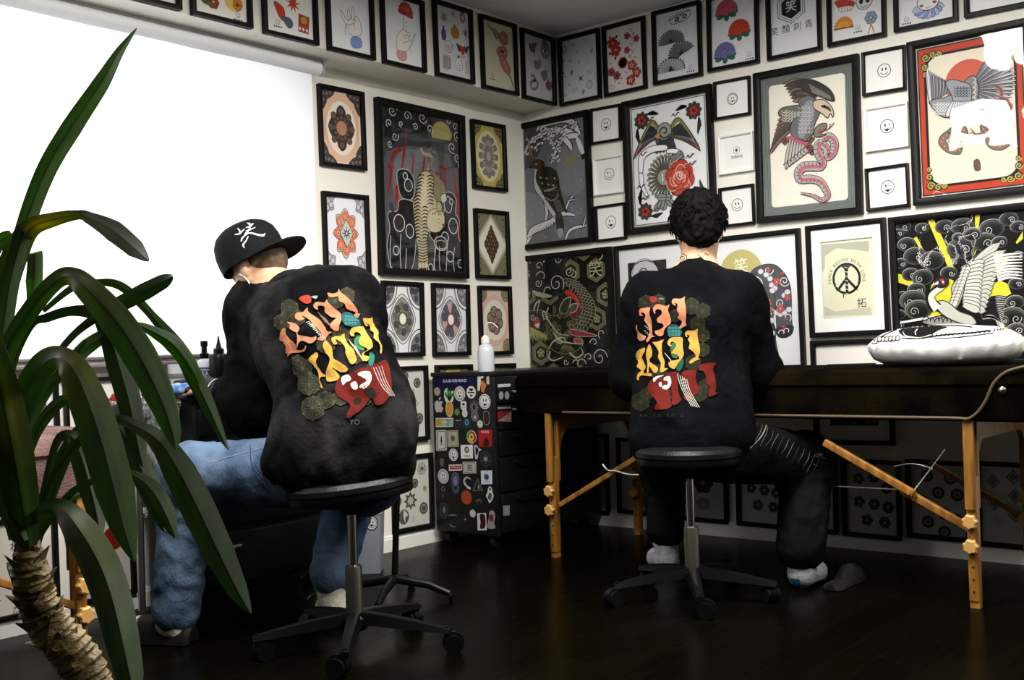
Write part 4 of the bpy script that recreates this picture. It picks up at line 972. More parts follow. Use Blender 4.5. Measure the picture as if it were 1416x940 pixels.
def dragon(a):
    a.view(5.373, 710, 340); p = a.p; at = a.at; G = '6e6a50'; GL = '97916c'
    a.rect(0, 0, 100, a.hh, '15150f')
    # hexagon lattice
    def hexa(x, y, flower=True, s=1):
        X, Y = at(x, y); R = a.r(x, y, 92 * s)
        for k, c in ((1, '7f7a5e'), (.9, '24231a'), (.84, '8c8668'), (.76, '1a1a13'), (.7, 'aaa384'), (.65, '0d0d0b')): a.ngon(X, Y, R * k, 6, c)
        if flower:
            a.flower(X, Y, R * .42, 5, '9c946a', '2a2818', 'dcd8b8', .7, rot=-90)
    for x, y in ((425, 190), (613, 180), (100, 360), (268, 350), (685, 360), (620, 540), (205, 795), (130, 960), (300, 960), (520, 20)): hexa(x, y, (x, y) not in ((613, 180), (268, 350)))
    X, Y = at(610, 180); a.text('笑', X, Y, 12, 'b9b08a')
    # clouds
    WC = 'cfccbd'
    for P in ([(60, 85), (380, 75), (380, 150), (455, 200), (450, 260), (390, 290), (380, 350), (250, 380), (150, 330), (60, 290)], [(540, 740), (600, 700), (690, 610), (700, 900), (430, 915), (440, 860), (520, 830)]): a.shape(p(P), '1c1c1e', '3a3a3a', .5, 3)
    for x, y, r, a0, sg, tn in ((105, 120, 28, 30, -1, 1.2), (190, 150, 34, 0, -1, 1.0), (225, 110, 24, 200, 1, .9), (330, 95, 34, 10, 1, 1.2), (110, 215, 32, 300, -1, 1.2), (215, 235, 62, 200, 1, .55), (185, 275, 34, 330, 1, 1.3), (90, 285, 30, 200, 1, .6), (320, 280, 74, 40, -1, 1.5), (415, 190, 38, 10, 1, 1.3), (270, 330, 60, 160, 1, .4), (440, 220, 40, 300, 1, .5), (640, 830, 72, 0, -1, 1.4), (560, 830, 40, 180, 1, .8), (500, 880, 52, 0, -1, .9), (600, 720, 40, 180, 1, .8), (660, 650, 44, 120, 1, .7), (390, 860, 26, 0, 1, 1.1), (470, 870, 36, 180, 1, .7), (640, 60, 40, 100, -1, .6)):
        X, Y = at(x, y); a.spiral(X, Y, a.r(x, y, r), tn, .75, WC, a0, sg)
    a.shape(p([(140, 330), (200, 345), (290, 370), (250, 385), (170, 370)]), 'a9a695', smooth=3)
    # scaled back
    for k in range(15):
        for j in range(5):
            t = k / 14; cx = 400 + 120 * math.sin(t * 2.6) + j * 22 - 10; cy0 = 270 + t * 330 + (j - 2) * 6
            X, Y = at(cx, cy0); a.ell(X, Y, 2.6, 2.6, '2a2b22', '9a977f', .5, n=10)
    a.shape(p([(380, 345), (420, 325), (480, 380), (512, 450), (500, 480), (470, 420), (420, 380)]), 'b8402a', '4e1610', .7); 
    for k in range(5): a.line(p([(405 + k * 20, 340 + k * 24), (420 + k * 20, 372 + k * 24)]), .7, '4e1610', 0)
    a.shape(p([(430, 500), (500, 470), (510, 480), (450, 540)]), '7c2430', '2e0c10', .6)
    a.shape(p([(345, 480), (380, 400), (430, 390), (400, 500)]), '33342f', 'b8b5a3', .8); a.shape(p([(410, 500), (430, 440), (480, 430), (470, 480)]), '55564e', 'b8b5a3', .8)
    # head: brow, snout, jaw, teeth, mane
    a.shape(p([(100, 500), (160, 480), (230, 480), (300, 520), (400, 500), (460, 570), (440, 640), (520, 700), (500, 760), (420, 800), (330, 790), (250, 740), (160, 680), (110, 620)]), '1f2017', '77755c', .8, 5)
    rr = random.Random(6)
    for k in range(34):
        t = rr.random(); x = 240 + t * 230; y = 560 + rr.uniform(-60, 190) * (1 - t * .3); X, Y = at(x, y); X1, Y1 = at(x + rr.uniform(-40, 40), y + rr.uniform(-60, -20)); a.feather(X, Y, X1, Y1, 3, '3c3d2a', '8f8c6a', .4, bend=.15)
    for k in range(13): x = 130 + k * 10; a.line(p([(x, 600 + k * 5), (x + 4, 650 + k * 3), (x - 2, 690 + (k % 3) * 10)]), [1.6, 1.4, .3], 'a8a05c')
    for k in range(9): x = 340 + k * 17; a.line(p([(390, 700), (x * .6 + 160, 760), (x, 800 + (k % 2) * 20)]), [1.5, 1.2, .3], '6d6b48')
    a.shape(p([(160, 545), (185, 520), (202, 550), (198, 600), (170, 615), (155, 590)]), 'b02a4a', '2e0810', .8); a.poly(p([(160, 585), (200, 570), (190, 615)]), 'd8d3b4')
    a.shape(p([(430, 620), (500, 630), (625, 665), (560, 672), (450, 665)]), '8c2c3a', 'b9a79a', .6); a.shape(p([(455, 690), (500, 690), (520, 715), (490, 728), (460, 715)]), 'a03244', 'b9a79a', .7)
    for P in ([(75, 450), (72, 560), (85, 680), (110, 780), (135, 830)], [(155, 480), (170, 430), (200, 405), (190, 440), (180, 500)], [(265, 455), (250, 520), (290, 590), (340, 650), (420, 665)], [(255, 500), (220, 490), (230, 550)], [(270, 760), (300, 710), (360, 680), (390, 700), (350, 730)], [(280, 780), (270, 830), (310, 850), (380, 820)], [(100, 520), (85, 500), (90, 470)], [(300, 640), (350, 700), (420, 720), (520, 730)], [(420, 790), (470, 830), (520, 800), (510, 760)]):
        a.line(p(P), [1.4, 1.6, 1.2, .5], 'b9b79f')
    for x, y in ((240, 520), (150, 530), (345, 700)): X, Y = at(x, y); a.spiral(X, Y, 3.4, 1.4, .7, 'c9c6ae')
def wheel(a):
    a.view(4.372, 855, 115); p = a.p; at = a.at; K1 = '2c2b28'
    a.rect(0, 0, 100, a.hh, '55564c'); a.rect(2.2, 2.2, 97.8, a.hh - 2.2, 'ddddda'); a.rect(3.2, 3.2, 96.8, a.hh - 3.2, '4c4d44'); a.rect(4.2, 4.2, 95.8, a.hh - 4.2, 'ececee')
    def cor(x, y, sx, sy_):
        X, Y = x + 13 * sx, y + 14 * sy_
        for k in range(9): t = 2 * math.pi * k / 9; a.feather(X, Y, X + 10 * math.cos(t), Y + 10 * math.sin(t), 5, '3c4438', '1c1c18', .5)
        for k in range(3): a.feather(X + 8 * sx, Y - 6 * sy_, X + (17 + 3 * k) * sx, Y - (8 - 2 * k) * sy_, 3, '33352e'); a.feather(X - 6 * sx, Y + 8 * sy_, X - (8 - 2 * k) * sx, Y + (19 + 4 * k) * sy_, 3, '33352e')
        a.flower(X, Y, 6, 5, 'b03a34', '4e1412', '4e1412', .5)
    for x, y, sx, sy_ in ((4, 4, 1, 1), (96, 4, -1, 1), (4, a.hh - 4, 1, -1), (96, a.hh - 4, -1, -1)): cor(x, y, sx, sy_)
    # wings
    def wing(root, tip, ctrl, s_):
        R0 = at(*root)
        for ring, (lo, hi, c) in enumerate(((.25, 1.0, 'a85a58'), (.2, .78, '8f919c'), (.12, .55, '3e4048'))):
            for k in range(14):
                t = k / 13; bx = root[0] + (ctrl[0] - root[0]) * t; by = root[1] + (ctrl[1] - root[1]) * t
                ex = root[0] + (tip[0] - root[0]) * (.25 + .75 * t) ; ey = root[1] + 60 + (tip[1] - root[1] - 60) * t ** 1.3
                q = hi; X0, Y0 = at(bx, by); X1, Y1 = at(bx + (ex - bx) * q, by + (ey - by) * q); a.feather(X0, Y0, X1, Y1, 4.6, c, '26262a', .5)
        a.line(p([(root[0], root[1] - 10), ((root[0] + ctrl[0]) / 2, ctrl[1] - 8), ctrl, ((ctrl[0] + tip[0]) / 2, (ctrl[1] + tip[1]) / 2 - 12), tip]), [5, 6, 4, 2, .8], '8c8a52'); a.line(p([(root[0], root[1] - 16), ((root[0] + ctrl[0]) / 2, ctrl[1] - 18), (ctrl[0], ctrl[1] - 6), ((ctrl[0] + tip[0]) / 2, (ctrl[1] + tip[1]) / 2 - 18), tip]), .8, '26262a')
    wing((245, 290), (92, 465), (190, 248), -1); wing((320, 280), (498, 412), (385, 232), 1)
    X, Y = at(283, 330); a.ell(X, Y, 12, 13, '55564e', K1, .8)
    for k in range(6): a.feather(X - 4 + k * 2, Y, X - 12 + k * 5, Y + 16, 5, '3c3c40', K1, .5)
    X, Y = at(280, 292); a.ell(X, Y, 9.5, 9.5, '9a9c94', K1, 1); a.spiral(X, Y, 8, 1.3, 2, '3a3c38', 30); a.shape([(X - 6, Y), (X - 13, Y + 4), (X - 7, Y + 7)], 'b09a50', K1, .6)
    # spoked wheel and ribbon
    X, Y = at(280, 570); R = a.r(280, 570, 125); R2 = R * .92
    for k in range(26):
        t = 2 * math.pi * k / 26
        if math.cos(t) > .75: continue
        a.quads([(X, Y), (X + R2 * math.cos(t), Y + R * math.sin(t) * 1.05)], [(X + 2.6 * math.cos(t + 1.5), Y + 2.6 * math.sin(t + 1.5)), (X + R2 * math.cos(t + .13), Y + R * math.sin(t + .13) * 1.05)], '5f6052')
        a.line([(X, Y), (X + R2 * math.cos(t), Y + R * 1.05 * math.sin(t))], .6, K1, 0); X2, Y2 = X + R2 * math.cos(t), Y + R * 1.05 * math.sin(t); a.ell(X2, Y2, 1.8, 1.8, '8c8d7e', K1, .5, n=8)
    a.ell(X, Y, 9, 9, '9a9b8a', K1, .8); a.line([(X - 2, Y - 4), (X - 2, Y + 4)], 1.4, 'e4e4da', 0); a.line([(X + 3, Y - 4), (X + 3, Y + 4)], 1.4, 'e4e4da', 0)
    for P in ([(135, 430), (190, 385), (270, 372), (298, 380), (292, 405), (210, 420), (160, 460), (150, 540), (128, 540), (125, 470)], [(300, 400), (360, 398), (395, 425), (380, 445), (330, 425), (298, 425)], [(128, 550), (152, 552), (160, 620), (190, 690), (165, 680), (135, 620)]): a.shape(p(P), 'f0f0f0', K1, .9, 4)
    # leaves, rose, birds
    for b_, tips in (((290, 690), ((215, 775), (240, 760), (270, 770), (330, 740), (320, 690), (235, 690))), ((350, 480), ((330, 430), (352, 425), (385, 410), (400, 440)))):
        for t in tips: X0, Y0 = at(*b_); X1, Y1 = at(*t); a.feather(X0, Y0, X1, Y1, 8, '8f9290', K1, .8, mid=K1)
    X, Y = at(375, 570); 
    for R, n_, c in ((10.5, 8, 'b8402e'), (7, 6, 'c24c38'), (3.5, 4, 'cb5a44')):
        for k in range(n_): t = 2 * math.pi * k / n_ + R; a.ell(X + R * math.cos(t), Y + R * 1.1 * math.sin(t), R * .55 + 2, R * .6 + 2, c, '55150f' if k % 2 else 'e2c6bb', .8, n=14)
    a.spiral(X + 1, Y - 3, 6, 1.8, .9, 'ead6cc'); a.spiral(X, Y, 10, .8, .9, 'ead6cc', 120)
    for x, y in ((190, 215), (342, 185), (150, 425), (435, 435), (448, 480), (165, 690), (155, 745), (140, 620)): a.line(p([(x - 24, y + 18), (x - 10, y + 2), (x, y + 14), (x + 16, y - 6), (x + 28, y - 8)]), [.4, 1.6, 1, 1.6, .4], K1)
def snake(a):
    a.view(3.915, 1035, 70); p = a.p; at = a.at; K1 = '2e2c2a'
    a.rect(0, 0, 100, a.hh, '5c605c')
    for k in range(5): m_ = 1.2 + 1.7 * k; a.line([(m_, m_), (100 - m_, m_), (100 - m_, a.hh - m_), (m_, a.hh - m_)], .6, '8b8f8a', 0, True)
    a.rrect(9, 9, 91, a.hh - 9, 4, 'e4dfd0')
    rr = random.Random(7)
    # raised wing
    for k in range(13):
        t = k / 12; x0, y0 = 400 - 60 * t, 215 + 70 * t; x1, y1 = 185 + 55 * t + (10 if k % 2 else 0), 180 + 95 * t ** 1.1
        X0, Y0 = at(x0, y0); X1, Y1 = at(x1, y1); a.feather(X0, Y0, X1, Y1, 5, '4d4a46' if k % 3 else '8a6a58', K1, .6, bend=.13, mid='a9a49a' if k % 2 else None)
    a.shape(p([(250, 170), (330, 155), (400, 180), (450, 220), (468, 272), (430, 268), (390, 250), (330, 230)]), '3c3a38', K1, .8, 5)
    for k in range(13): a.line(p([(330 + k * 9, 180 + k * 5), (350 + k * 8, 230 + k * 3)]), .6, '9b968c', 0)
    # lowered wing
    for k in range(9):
        t = k / 8; X0, Y0 = at(250 - 20 * t, 370 + 60 * t); X1, Y1 = at(165 - 52 * t, 350 + 215 * t); a.feather(X0, Y0, X1, Y1, 4.6, '5a5450', K1, .6, bend=.06, mid='b07a6c')
    a.shape(p([(165, 350), (175, 315), (230, 300), (280, 300), (300, 350), (270, 400), (220, 375)]), '6a6560', K1, .8, 4)
    for k in range(4):
        for j in range(6): X, Y = at(195 + j * 17, 322 + k * 15 + j * 2); a.arc(X, Y, 2.6, 0, 180, .7, 'cfcac0')
    # body
    a.shape(p([(270, 270), (330, 245), (380, 280), (390, 330), (360, 400), (350, 450), (330, 490), (270, 480), (230, 450), (240, 380), (290, 340)]), '6b6a6c', K1, .8, 5)
    a.shape(p([(300, 300), (345, 270), (360, 330), (320, 420), (300, 470), (270, 450)]), '8f8f92', smooth=4)
    for k in range(7):
        for j in range(4): X, Y = at(285 + j * 18, 300 + k * 22); a.arc(X, Y, 2.6, 0, 180, .6, 'bdbbb6')
    # head and beak
    a.shape(p([(355, 275), (400, 265), (440, 290), (462, 330), (458, 362), (445, 340), (430, 365), (405, 345), (380, 330), (355, 310)]), 'c9b79c', K1, .9, 4); a.line(p([(395, 300), (430, 310), (448, 330)]), [2, 3, 1], '3a3430'); X, Y = at(412, 300); a.ell(X, Y, 1.5, 1.3, '1a1816', n=8)
    # tail feathers
    for k in range(7):
        X0, Y0 = at(235 + k * 14, 470 + k * 5); X1, Y1 = at(205 + k * 19, 645 - k * 15); a.feather(X0, Y0, X1, Y1, 6.4, 'b9b2ac', K1, .7, mid='77716c')
        X, Y = X1, Y1; a.arc(X, Y - 4, 3, 200, 340, .8, K1)
    a.line(p([(190, 480), (230, 470), (270, 490), (330, 515), (355, 530)]), [1, 3, 3, 3, 2], 'b8586a')
    for q in ((200, 490), (330, 520), (345, 545), (340, 480)): X, Y = at(*q); a.flower(X, Y, 4, 4, '7c4a4c', K1, None, .5)
    # snake
    S = [(400, 480), (440, 465), (468, 500), (460, 550), (430, 575), (425, 530), (385, 500), (375, 545), (400, 590), (395, 625), (350, 625), (300, 630), (272, 660), (285, 695), (340, 695), (390, 710), (425, 760), (430, 790), (400, 808), (350, 785), (285, 772)]
    ws = [6, 7, 7.5, 7.5, 7, 7, 7, 7.5, 8, 8.5, 9, 9, 8.5, 8, 7.5, 7, 6, 5, 4, 2.6, .8]
    a.line(p(S), [w_ + 1.2 for w_ in ws], K1); a.line(p(S), ws, 'a9a7a4'); a.line([(x + 1.4, y + .8) for x, y in p(S)], [w_ * .42 for w_ in ws], 'b96a78')
    Q = cm2(p(S), 5)
    for k in range(2, len(Q) - 2, 2):
        dx, dy = Q[k + 1][0] - Q[k - 1][0], Q[k + 1][1] - Q[k - 1][1]; l = math.hypot(dx, dy) or 1; w_ = lerp_list(ws, len(Q))[k] * .45
        a.line([(Q[k][0] - dy / l * w_, Q[k][1] + dx / l * w_), (Q[k][0] + dy / l * w_ * .2, Q[k][1] - dx / l * w_ * .2)], .6, '3c3a3a', 0)
    a.shape(p([(360, 430), (385, 400), (425, 395), (420, 425), (390, 450), (425, 455), (400, 465), (360, 465)]), '77786c', K1, .9, 3); a.shape(p([(382, 435), (400, 430), (398, 450), (384, 452)]), 'a83a50', smooth=2)
    for P in ([(415, 435), (440, 420), (445, 395)], [(435, 425), (455, 405), (466, 390)]): a.line(p(P), .9, 'a04a5c')
def suneagle(a):
    a.view(3.6145, 1250, 30); p = a.p; at = a.at; K1 = '2c2a2c'; RD = 'b8402a'
    a.rect(0, 0, 100, a.hh, '2a2422')
    n_ = 70
    for k in range(n_):       # beaded outer edge
        x = 1 + 98 * k / (n_ - 1); a.ell(x, 1.4, .55, .55, 'e6e2da', n=6); a.ell(x, a.hh - 1.4, .55, .55, 'e6e2da', n=6)
    n_ = 100
    for k in range(n_): y = 1 + (a.hh - 2) * k / (n_ - 1); a.ell(1.4, y, .55, .55, 'e6e2da', n=6); a.ell(98.6, y, .55, .55, 'e6e2da', n=6)
    a.rect(3, 3, 97, a.hh - 3, RD)
    a.rrect(7.5, 9, 92.5, a.hh - 9, 14, '1f1b1a'); a.rrect(10, 11.5, 90, a.hh - 11.5, 13, 'ddd5c2')
    def cor(x, y, sx, sy_):
        for dx, dy, r in ((7, 8, 4), (14, 6, 3.4), (6, 17, 3.4), (20, 6, 2.6), (6, 24, 2.6)):
            a.ell(x + dx * sx, y + dy * sy_, r, r, '55512c', '1f1b10', .7, n=12); a.spiral(x + dx * sx, y + dy * sy_, r, 1.4, 1, 'b3a862', 0, sx * sy_)
    for x, y, sx, sy_ in ((3, 3, 1, 1), (97, 3, -1, 1), (3, a.hh - 3, 1, -1), (97, a.hh - 3, -1, -1)): cor(x, y, sx, sy_)
    X, Y = at(320, 300); a.ell(X, Y, 21.5, None, 'c25a48')
    # left wing
    for k in range(19):
        t = k / 18; x0, y0 = 250 - 110 * t, 330 + 90 * t; x1 = 250 - 130 * math.sin(t * 1.5); y1 = 395 - 175 * t if t < .7 else 395 - 175 * t
        X0, Y0 = at(135 + 120 * (1 - t), 400 - 80 * (1 - t) + 10); X1, Y1 = at(118 + 140 * (1 - t) ** .8, 235 + 85 * (1 - t) ** .7); a.feather(X0, Y0, X1, Y1, 4.4, '74747a' if k % 2 else 'a9a9ae', K1, .6, mid='e8e6e6')
    a.shape(p([(130, 400), (200, 380), (250, 370), (250, 440), (220, 480), (170, 460)]), '8a8a90', K1, .8, 4)
    for k in range(4):
        for j in range(6): X, Y = at(160 + j * 15, 405 + k * 16); a.arc(X, Y, 2.3, 0, 180, .7, 'd8d8d8')
    # right wing fan
    for k in range(20):
        t = k / 19; ang = math.radians(-38 + 118 * t); X0, Y0 = at(330, 340); L1 = 36 - 6 * t
        X1, Y1 = X0 + L1 * math.cos(ang - .35) * 1.25, Y0 + L1 * 1.1 * math.sin(ang - .35); a.feather(X0 + 8 * math.cos(ang - .3), Y0 + 8 * math.sin(ang - .3), X1, Y1, 4.8, '96969c' if k % 2 else '6c6c74', K1, .6, mid='dedee0')
    a.shape(p([(300, 310), (350, 270), (375, 330), (360, 400), (320, 400)]), '7c7c82', K1, .8, 4)
    for k in range(5): a.line(p([(350 - k * 3, 280 + k * 24), (362, 290 + k * 24), (352, 305 + k * 24)]), .8, 'cfc9a8')
    a.shape(p([(210, 310), (240, 290), (290, 300), (335, 320), (340, 380), (320, 440), (260, 430), (240, 370)]), '8f9298', K1, .8, 5)
    for k in range(4):
        for j in range(5): X, Y = at(262 + j * 15, 325 + k * 13); a.arc(X, Y, 2, 0, 180, .7, '44464e')
    for k in range(9): X0, Y0 = at(250 + k * 10, 400); X1, Y1 = at(215 + k * 22, 480 + (k % 2) * 12); a.feather(X0, Y0, X1, Y1, 5, 'cfcfd2', K1, .6)
    # claws and snake loops
    for P in ([(460, 320), (490, 350), (480, 420), (500, 500)], [(480, 380), (520, 400), (500, 440), (525, 460)], [(470, 450), (505, 470), (490, 500)], [(500, 410), (535, 420), (520, 470)]): a.line(p(P), [4, 4, 3, 1], '9a6660'); a.line(p(P), .8, K1)
    def loop(P, w_=6):
        a.line(p(P), w_ + 1.4, '24281f', closed=True); a.line(p(P), w_, '6f725c', closed=True); a.line(p(P), w_ * .45, 'a85650', closed=True)
        for x, y in cm2(p(P), 4, True)[::2]: a.ell(x, y, .9, .9, 'c9c7b0', '24281f', .4, n=6)
    loop([(190, 600), (215, 565), (260, 560), (240, 590), (260, 630), (280, 645), (230, 640)], 6); loop([(260, 535), (290, 530), (305, 560), (290, 590), (270, 575)], 5)
    loop([(425, 580), (460, 560), (500, 575), (515, 605), (480, 625), (440, 615)], 6); loop([(400, 520), (450, 510), (440, 560), (410, 550)], 5)
    a.shape(p([(220, 545), (235, 530), (255, 540), (245, 560), (225, 558)]), '66784a', '24281f', .7); a.line(p([(390, 560), (360, 565), (345, 545), (330, 535)]), [3, 2.4, 1, .6], '8c4a44'); a.line(p([(350, 550), (330, 560)]), .8, '8c4a44')
    a.shape(p([(350, 695), (375, 690), (382, 740), (355, 742)]), '6c4a48', K1, .7, 2)
def crane(a):
    a.view(4.70, 1225, 290); p = a.p; at = a.at; K1 = '1e1e1e'; YL = 'd9cf3c'
    a.rect(0, 0, 100, a.hh, '121211')
    for P in ([(270, 65), (310, 60), (400, 250), (450, 400), (420, 410), (340, 230)], [(180, 185), (200, 175), (250, 270), (245, 290), (225, 262)], [(580, 30), (612, 28), (590, 260), (575, 300)], [(70, 410), (120, 430), (195, 480), (150, 495), (75, 470)], [(845, 210), (890, 140), (890, 190), (850, 222)], [(760, 320), (795, 318), (730, 430), (690, 440)], [(660, 500), (740, 460), (790, 480), (815, 545), (730, 590), (640, 570)], [(265, 560), (310, 470), (370, 430), (440, 460), (430, 560), (400, 620), (330, 600)], [(240, 700), (300, 640), (360, 680), (340, 690)], [(740, 740), (820, 780), (800, 830), (750, 780)], [(245, 600), (290, 620), (250, 680), (235, 650)]): a.poly(p(P), YL)
    def cl(x, y, r, a0=200, sg=1, fl='3a3b38', tn=1.4, sq=.75):
        X, Y = at(x, y); R = a.r(x, y, r)
        a.ell(X, Y, R * 1.05, R * sq * 1.02, '101010'); a.ell(X, Y, R, R * sq, fl)
        for k, c in enumerate(('303130', '222322', '161716')): a.ell(X + R * .05 * (k + 1), Y + R * .07 * (k + 1), R * (.84 - .16 * k), R * sq * (.8 - .16 * k), c)
        a.line(a.epts(X, Y, R, R * sq, 0, 20, 150, 330), .45, 'b4b4b0', 0, taper=1); a.spiral(X + R * .3 * sg, Y + R * .12, R * .36, tn, .45, 'c4c4c0', a0, sg)
    for q in ((110, 110, 55), (80, 155, 40), (235, 120, 45), (380, 110, 60), (500, 110, 75), (690, 120, 80), (800, 60, 60), (860, 110, 50), (135, 225, 60), (190, 300, 75), (300, 330, 80), (490, 250, 90), (640, 210, 80), (740, 210, 50), (95, 350, 45), (160, 420, 55), (240, 440, 70), (410, 410, 55), (110, 560, 40), (200, 520, 60), (180, 590, 90), (90, 680, 40), (210, 650, 85), (830, 420, 60), (850, 480, 50), (860, 300, 40), (840, 600, 60), (820, 700, 90), (760, 720, 40), (850, 780, 60), (800, 900, 50), (80, 750, 40)):
        cl(*q, a0=(q[0] * 7) % 360, sg=1 if q[0] % 3 else -1, fl='55574a' if q[1] > 560 else '4a4b4b')
    for q in ((470, 180, 40), (560, 160, 60)): cl(*q, fl='6f7174')
    # legs, tail
    a.line(p([(85, 735), (240, 708), (330, 690)]), [1.5, 2, 1], 'e8e8e4')
    for k in range(15): t = k / 14; a.line(p([(600 + 30 * t, 640 + 70 * t), (690 + 20 * t, 580 + 130 * t), (780 - 20 * t, 560 + 190 * t)]), [4, 4.5, .6], '17171a'); a.line(p([(600 + 30 * t, 640 + 70 * t), (690 + 20 * t, 576 + 130 * t), (780 - 20 * t, 556 + 190 * t)]), .45, 'cfcfcb')
    for k in range(8): a.line(p([(640, 690), (700 + k * 8, 690 + k * 6), (735 + k * 5, 760 + k * 8)]), .7, 'e8e8e4')
    # far wing low
    a.shape(p([(240, 735), (300, 700), (370, 690), (450, 715), (500, 745), (380, 760)]), '9c958e', K1, .7, 4)
    for k in range(8): X, Y = at(265 + k * 27, 725 + (k % 2) * 6); a.arc(X, Y, 3.4, 180, 360, .7, K1)
    # wing feathers
    for k in range(17):
        t = k / 16; X0, Y0 = at(520 + 20 * t, 380 + 250 * t); X1, Y1 = at(810 - 160 * t - (120 if k < 3 else 0) + (0 if k > 2 else 40 * k), 180 + 480 * t ** 1.05 if k > 2 else 270 - 30 * k)
        a.feather(X0, Y0, X1, Y1, 6.2, 'c9c7be', '4a4842', .6, bend=-.04, mid='a9a69c')
    for k in range(13): t = k / 12; X0, Y0 = at(495 + 10 * t, 385 + 230 * t); X1, Y1 = at(645 - 30 * t, 330 + 330 * t); a.feather(X0, Y0, X1, Y1, 5.6, 'd2d0c8', '4a4842', .6, mid='b9b6ac')
    for k in range(9): t = k / 8; a.line(p([(700 + 30 * t, 300 + 160 * t), (800, 290 + 150 * t), (888, 310 + 170 * t - 30)]), [2, 1.6, .5], 'e6e4dc')
    a.shape(p([(430, 500), (470, 440), (530, 355), (545, 380), (520, 470), (500, 560), (460, 640), (400, 650), (430, 560)]), 'b9b7ae', '3c3a36', .7, 4)
    for k in range(11):
        for j in range(2): X, Y = at(520 - k * 8 + j * 22 - 10, 390 + k * 22); a.ell(X, Y, 2, 3, 'd8d6cc', '55534c', .5, rot=30, n=8)
    # body, neck, head
    a.shape(p([(320, 610), (370, 590), (420, 610), (480, 660), (560, 690), (590, 740), (520, 745), (430, 715), (360, 670)]), 'c6c4ba', '3c3a36', .8, 4)
    N_ = [(330, 640), (300, 600), (290, 560), (320, 525), (360, 500), (375, 478)]
    a.line(p(N_), [10, 8, 6.5, 6, 5.6, 5], '17171a'); a.line(p([(x + 8, y + 4) for x, y in N_]), [7, 5.5, 4.4, 4, 3.6, 3], 'e2e0d6')
    X, Y = at(365, 470); a.ell(X, Y, 5.4, 4.6, '2a2a2a', K1, .6); a.shape(p([(352, 455), (375, 450), (386, 475), (378, 488), (366, 470)]), 'c23c34', smooth=3); a.poly(p([(345, 462), (290, 495), (345, 485)]), 'cfcdc0'); a.ell(X + 1, Y, .8, .8, 'f0f0e8', n=6)
def sleeve(a):
    a.view(4.585, 980, 310); p = a.p; at = a.at
    a.rect(0, 0, 100, a.hh, 'ebebec')
    X, Y = at(205, 310); a.ell(X, Y, a.r(205, 310, 150), None, 'c3b872', n=40); X, Y = at(205, 270); a.text('笑', X, Y, 13, 'f2f0e2', rot=-4, bold=.015)
    def limb(P, dark='4b4b4f'): a.shape(p(P), dark, '2a2a2c', .8, 5)
    limb([(330, 262), (380, 252), (430, 262), (480, 310), (515, 380), (525, 470), (525, 560), (530, 640), (530, 690), (490, 718), (440, 710), (430, 640), (425, 560), (415, 480), (400, 420), (330, 330), (250, 345), (280, 290)])
    limb([(190, 400), (250, 345), (330, 300), (380, 330), (415, 420), (420, 520), (410, 600), (420, 680), (430, 760), (450, 860), (445, 905), (300, 905), (300, 600), (260, 500)])
    limb([(430, 660), (530, 640), (530, 690), (490, 718), (440, 710)], '121214'); limb([(340, 640), (418, 640), (425, 800), (445, 905), (300, 905)], '17171a')
    wv = 'e9e9ea'
    for x, y, r, a0, sg, tn in ((310, 400, 66, 200, 1, .75), (310, 400, 88, 220, 1, .5), (380, 290, 34, 0, 1, 1.2), (480, 360, 36, 30, 1, 1.5), (455, 300, 60, 250, 1, .5), (455, 500, 32, 90, 1, 1.3), (385, 560, 36, 0, -1, 1.4), (500, 590, 28, 60, -1, 1.2), (380, 670, 24, 40, 1, 1), (400, 790, 40, 190, 1, .5), (360, 880, 28, 20, 1, 1.2), (430, 880, 26, 0, -1, 1.2), (470, 690, 30, 180, 1, .6), (500, 680, 30, 180, 1, .6)):
        X, Y = at(x, y); a.spiral(X, Y, a.r(x, y, r), tn, .9, wv, a0, sg)
    for x, y in ((330, 300), (365, 320), (390, 345), (400, 385), (420, 405), (405, 420), (430, 560), (455, 570), (480, 560), (510, 540), (400, 610), (380, 620), (350, 695), (380, 685), (405, 690), (480, 450), (500, 430)): X, Y = at(x, y); a.ell(X, Y, 3.4, 3, 'dcdcde', '77777c', .6, n=10)
    for x, y, r, c in ((300, 372, 30, 'c2544c'), (335, 405, 26, 'c2544c'), (375, 498, 30, 'cc5a56'), (432, 365, 28, 'cc5a56'), (455, 535, 30, 'cc5a56'), (500, 465, 24, 'cc5a56'), (380, 290, 18, 'cc5a56'), (395, 545, 16, 'cc5a56'), (368, 738, 30, 'a01c20'), (395, 850, 34, 'a01c20'), (475, 648, 18, 'a01c20'), (500, 600, 12, 'cc5a56'), (465, 315, 14, 'cc5a56')):
        X, Y = at(x, y); R = a.r(x, y, r); a.flower(X, Y, R, 5, c, '5a1c1c', 'e9c9b8', .5, rot=20)
def darkpic(a):
    a.rect(0, 0, 100, a.hh, 'eeeeee'); a.view(3.761, 700, 290)
    a.poly(a.p([(632, 278), (832, 256), (840, 560), (645, 580)]), '2c2c2f')
    X, Y = a.at(720, 330); a.ell(X, Y, 18, 14, 'cfcfcf', '0c0c0c', 1); a.spiral(X, Y, 12, 1.2, 1.4, '3a3a3c'); a.ell(X - 6, Y + 12, 10, 12, 'a9a9aa', '0c0c0c', 1)
    a.arc(X, Y, 16, 180, 330, .9, '8c8c90')
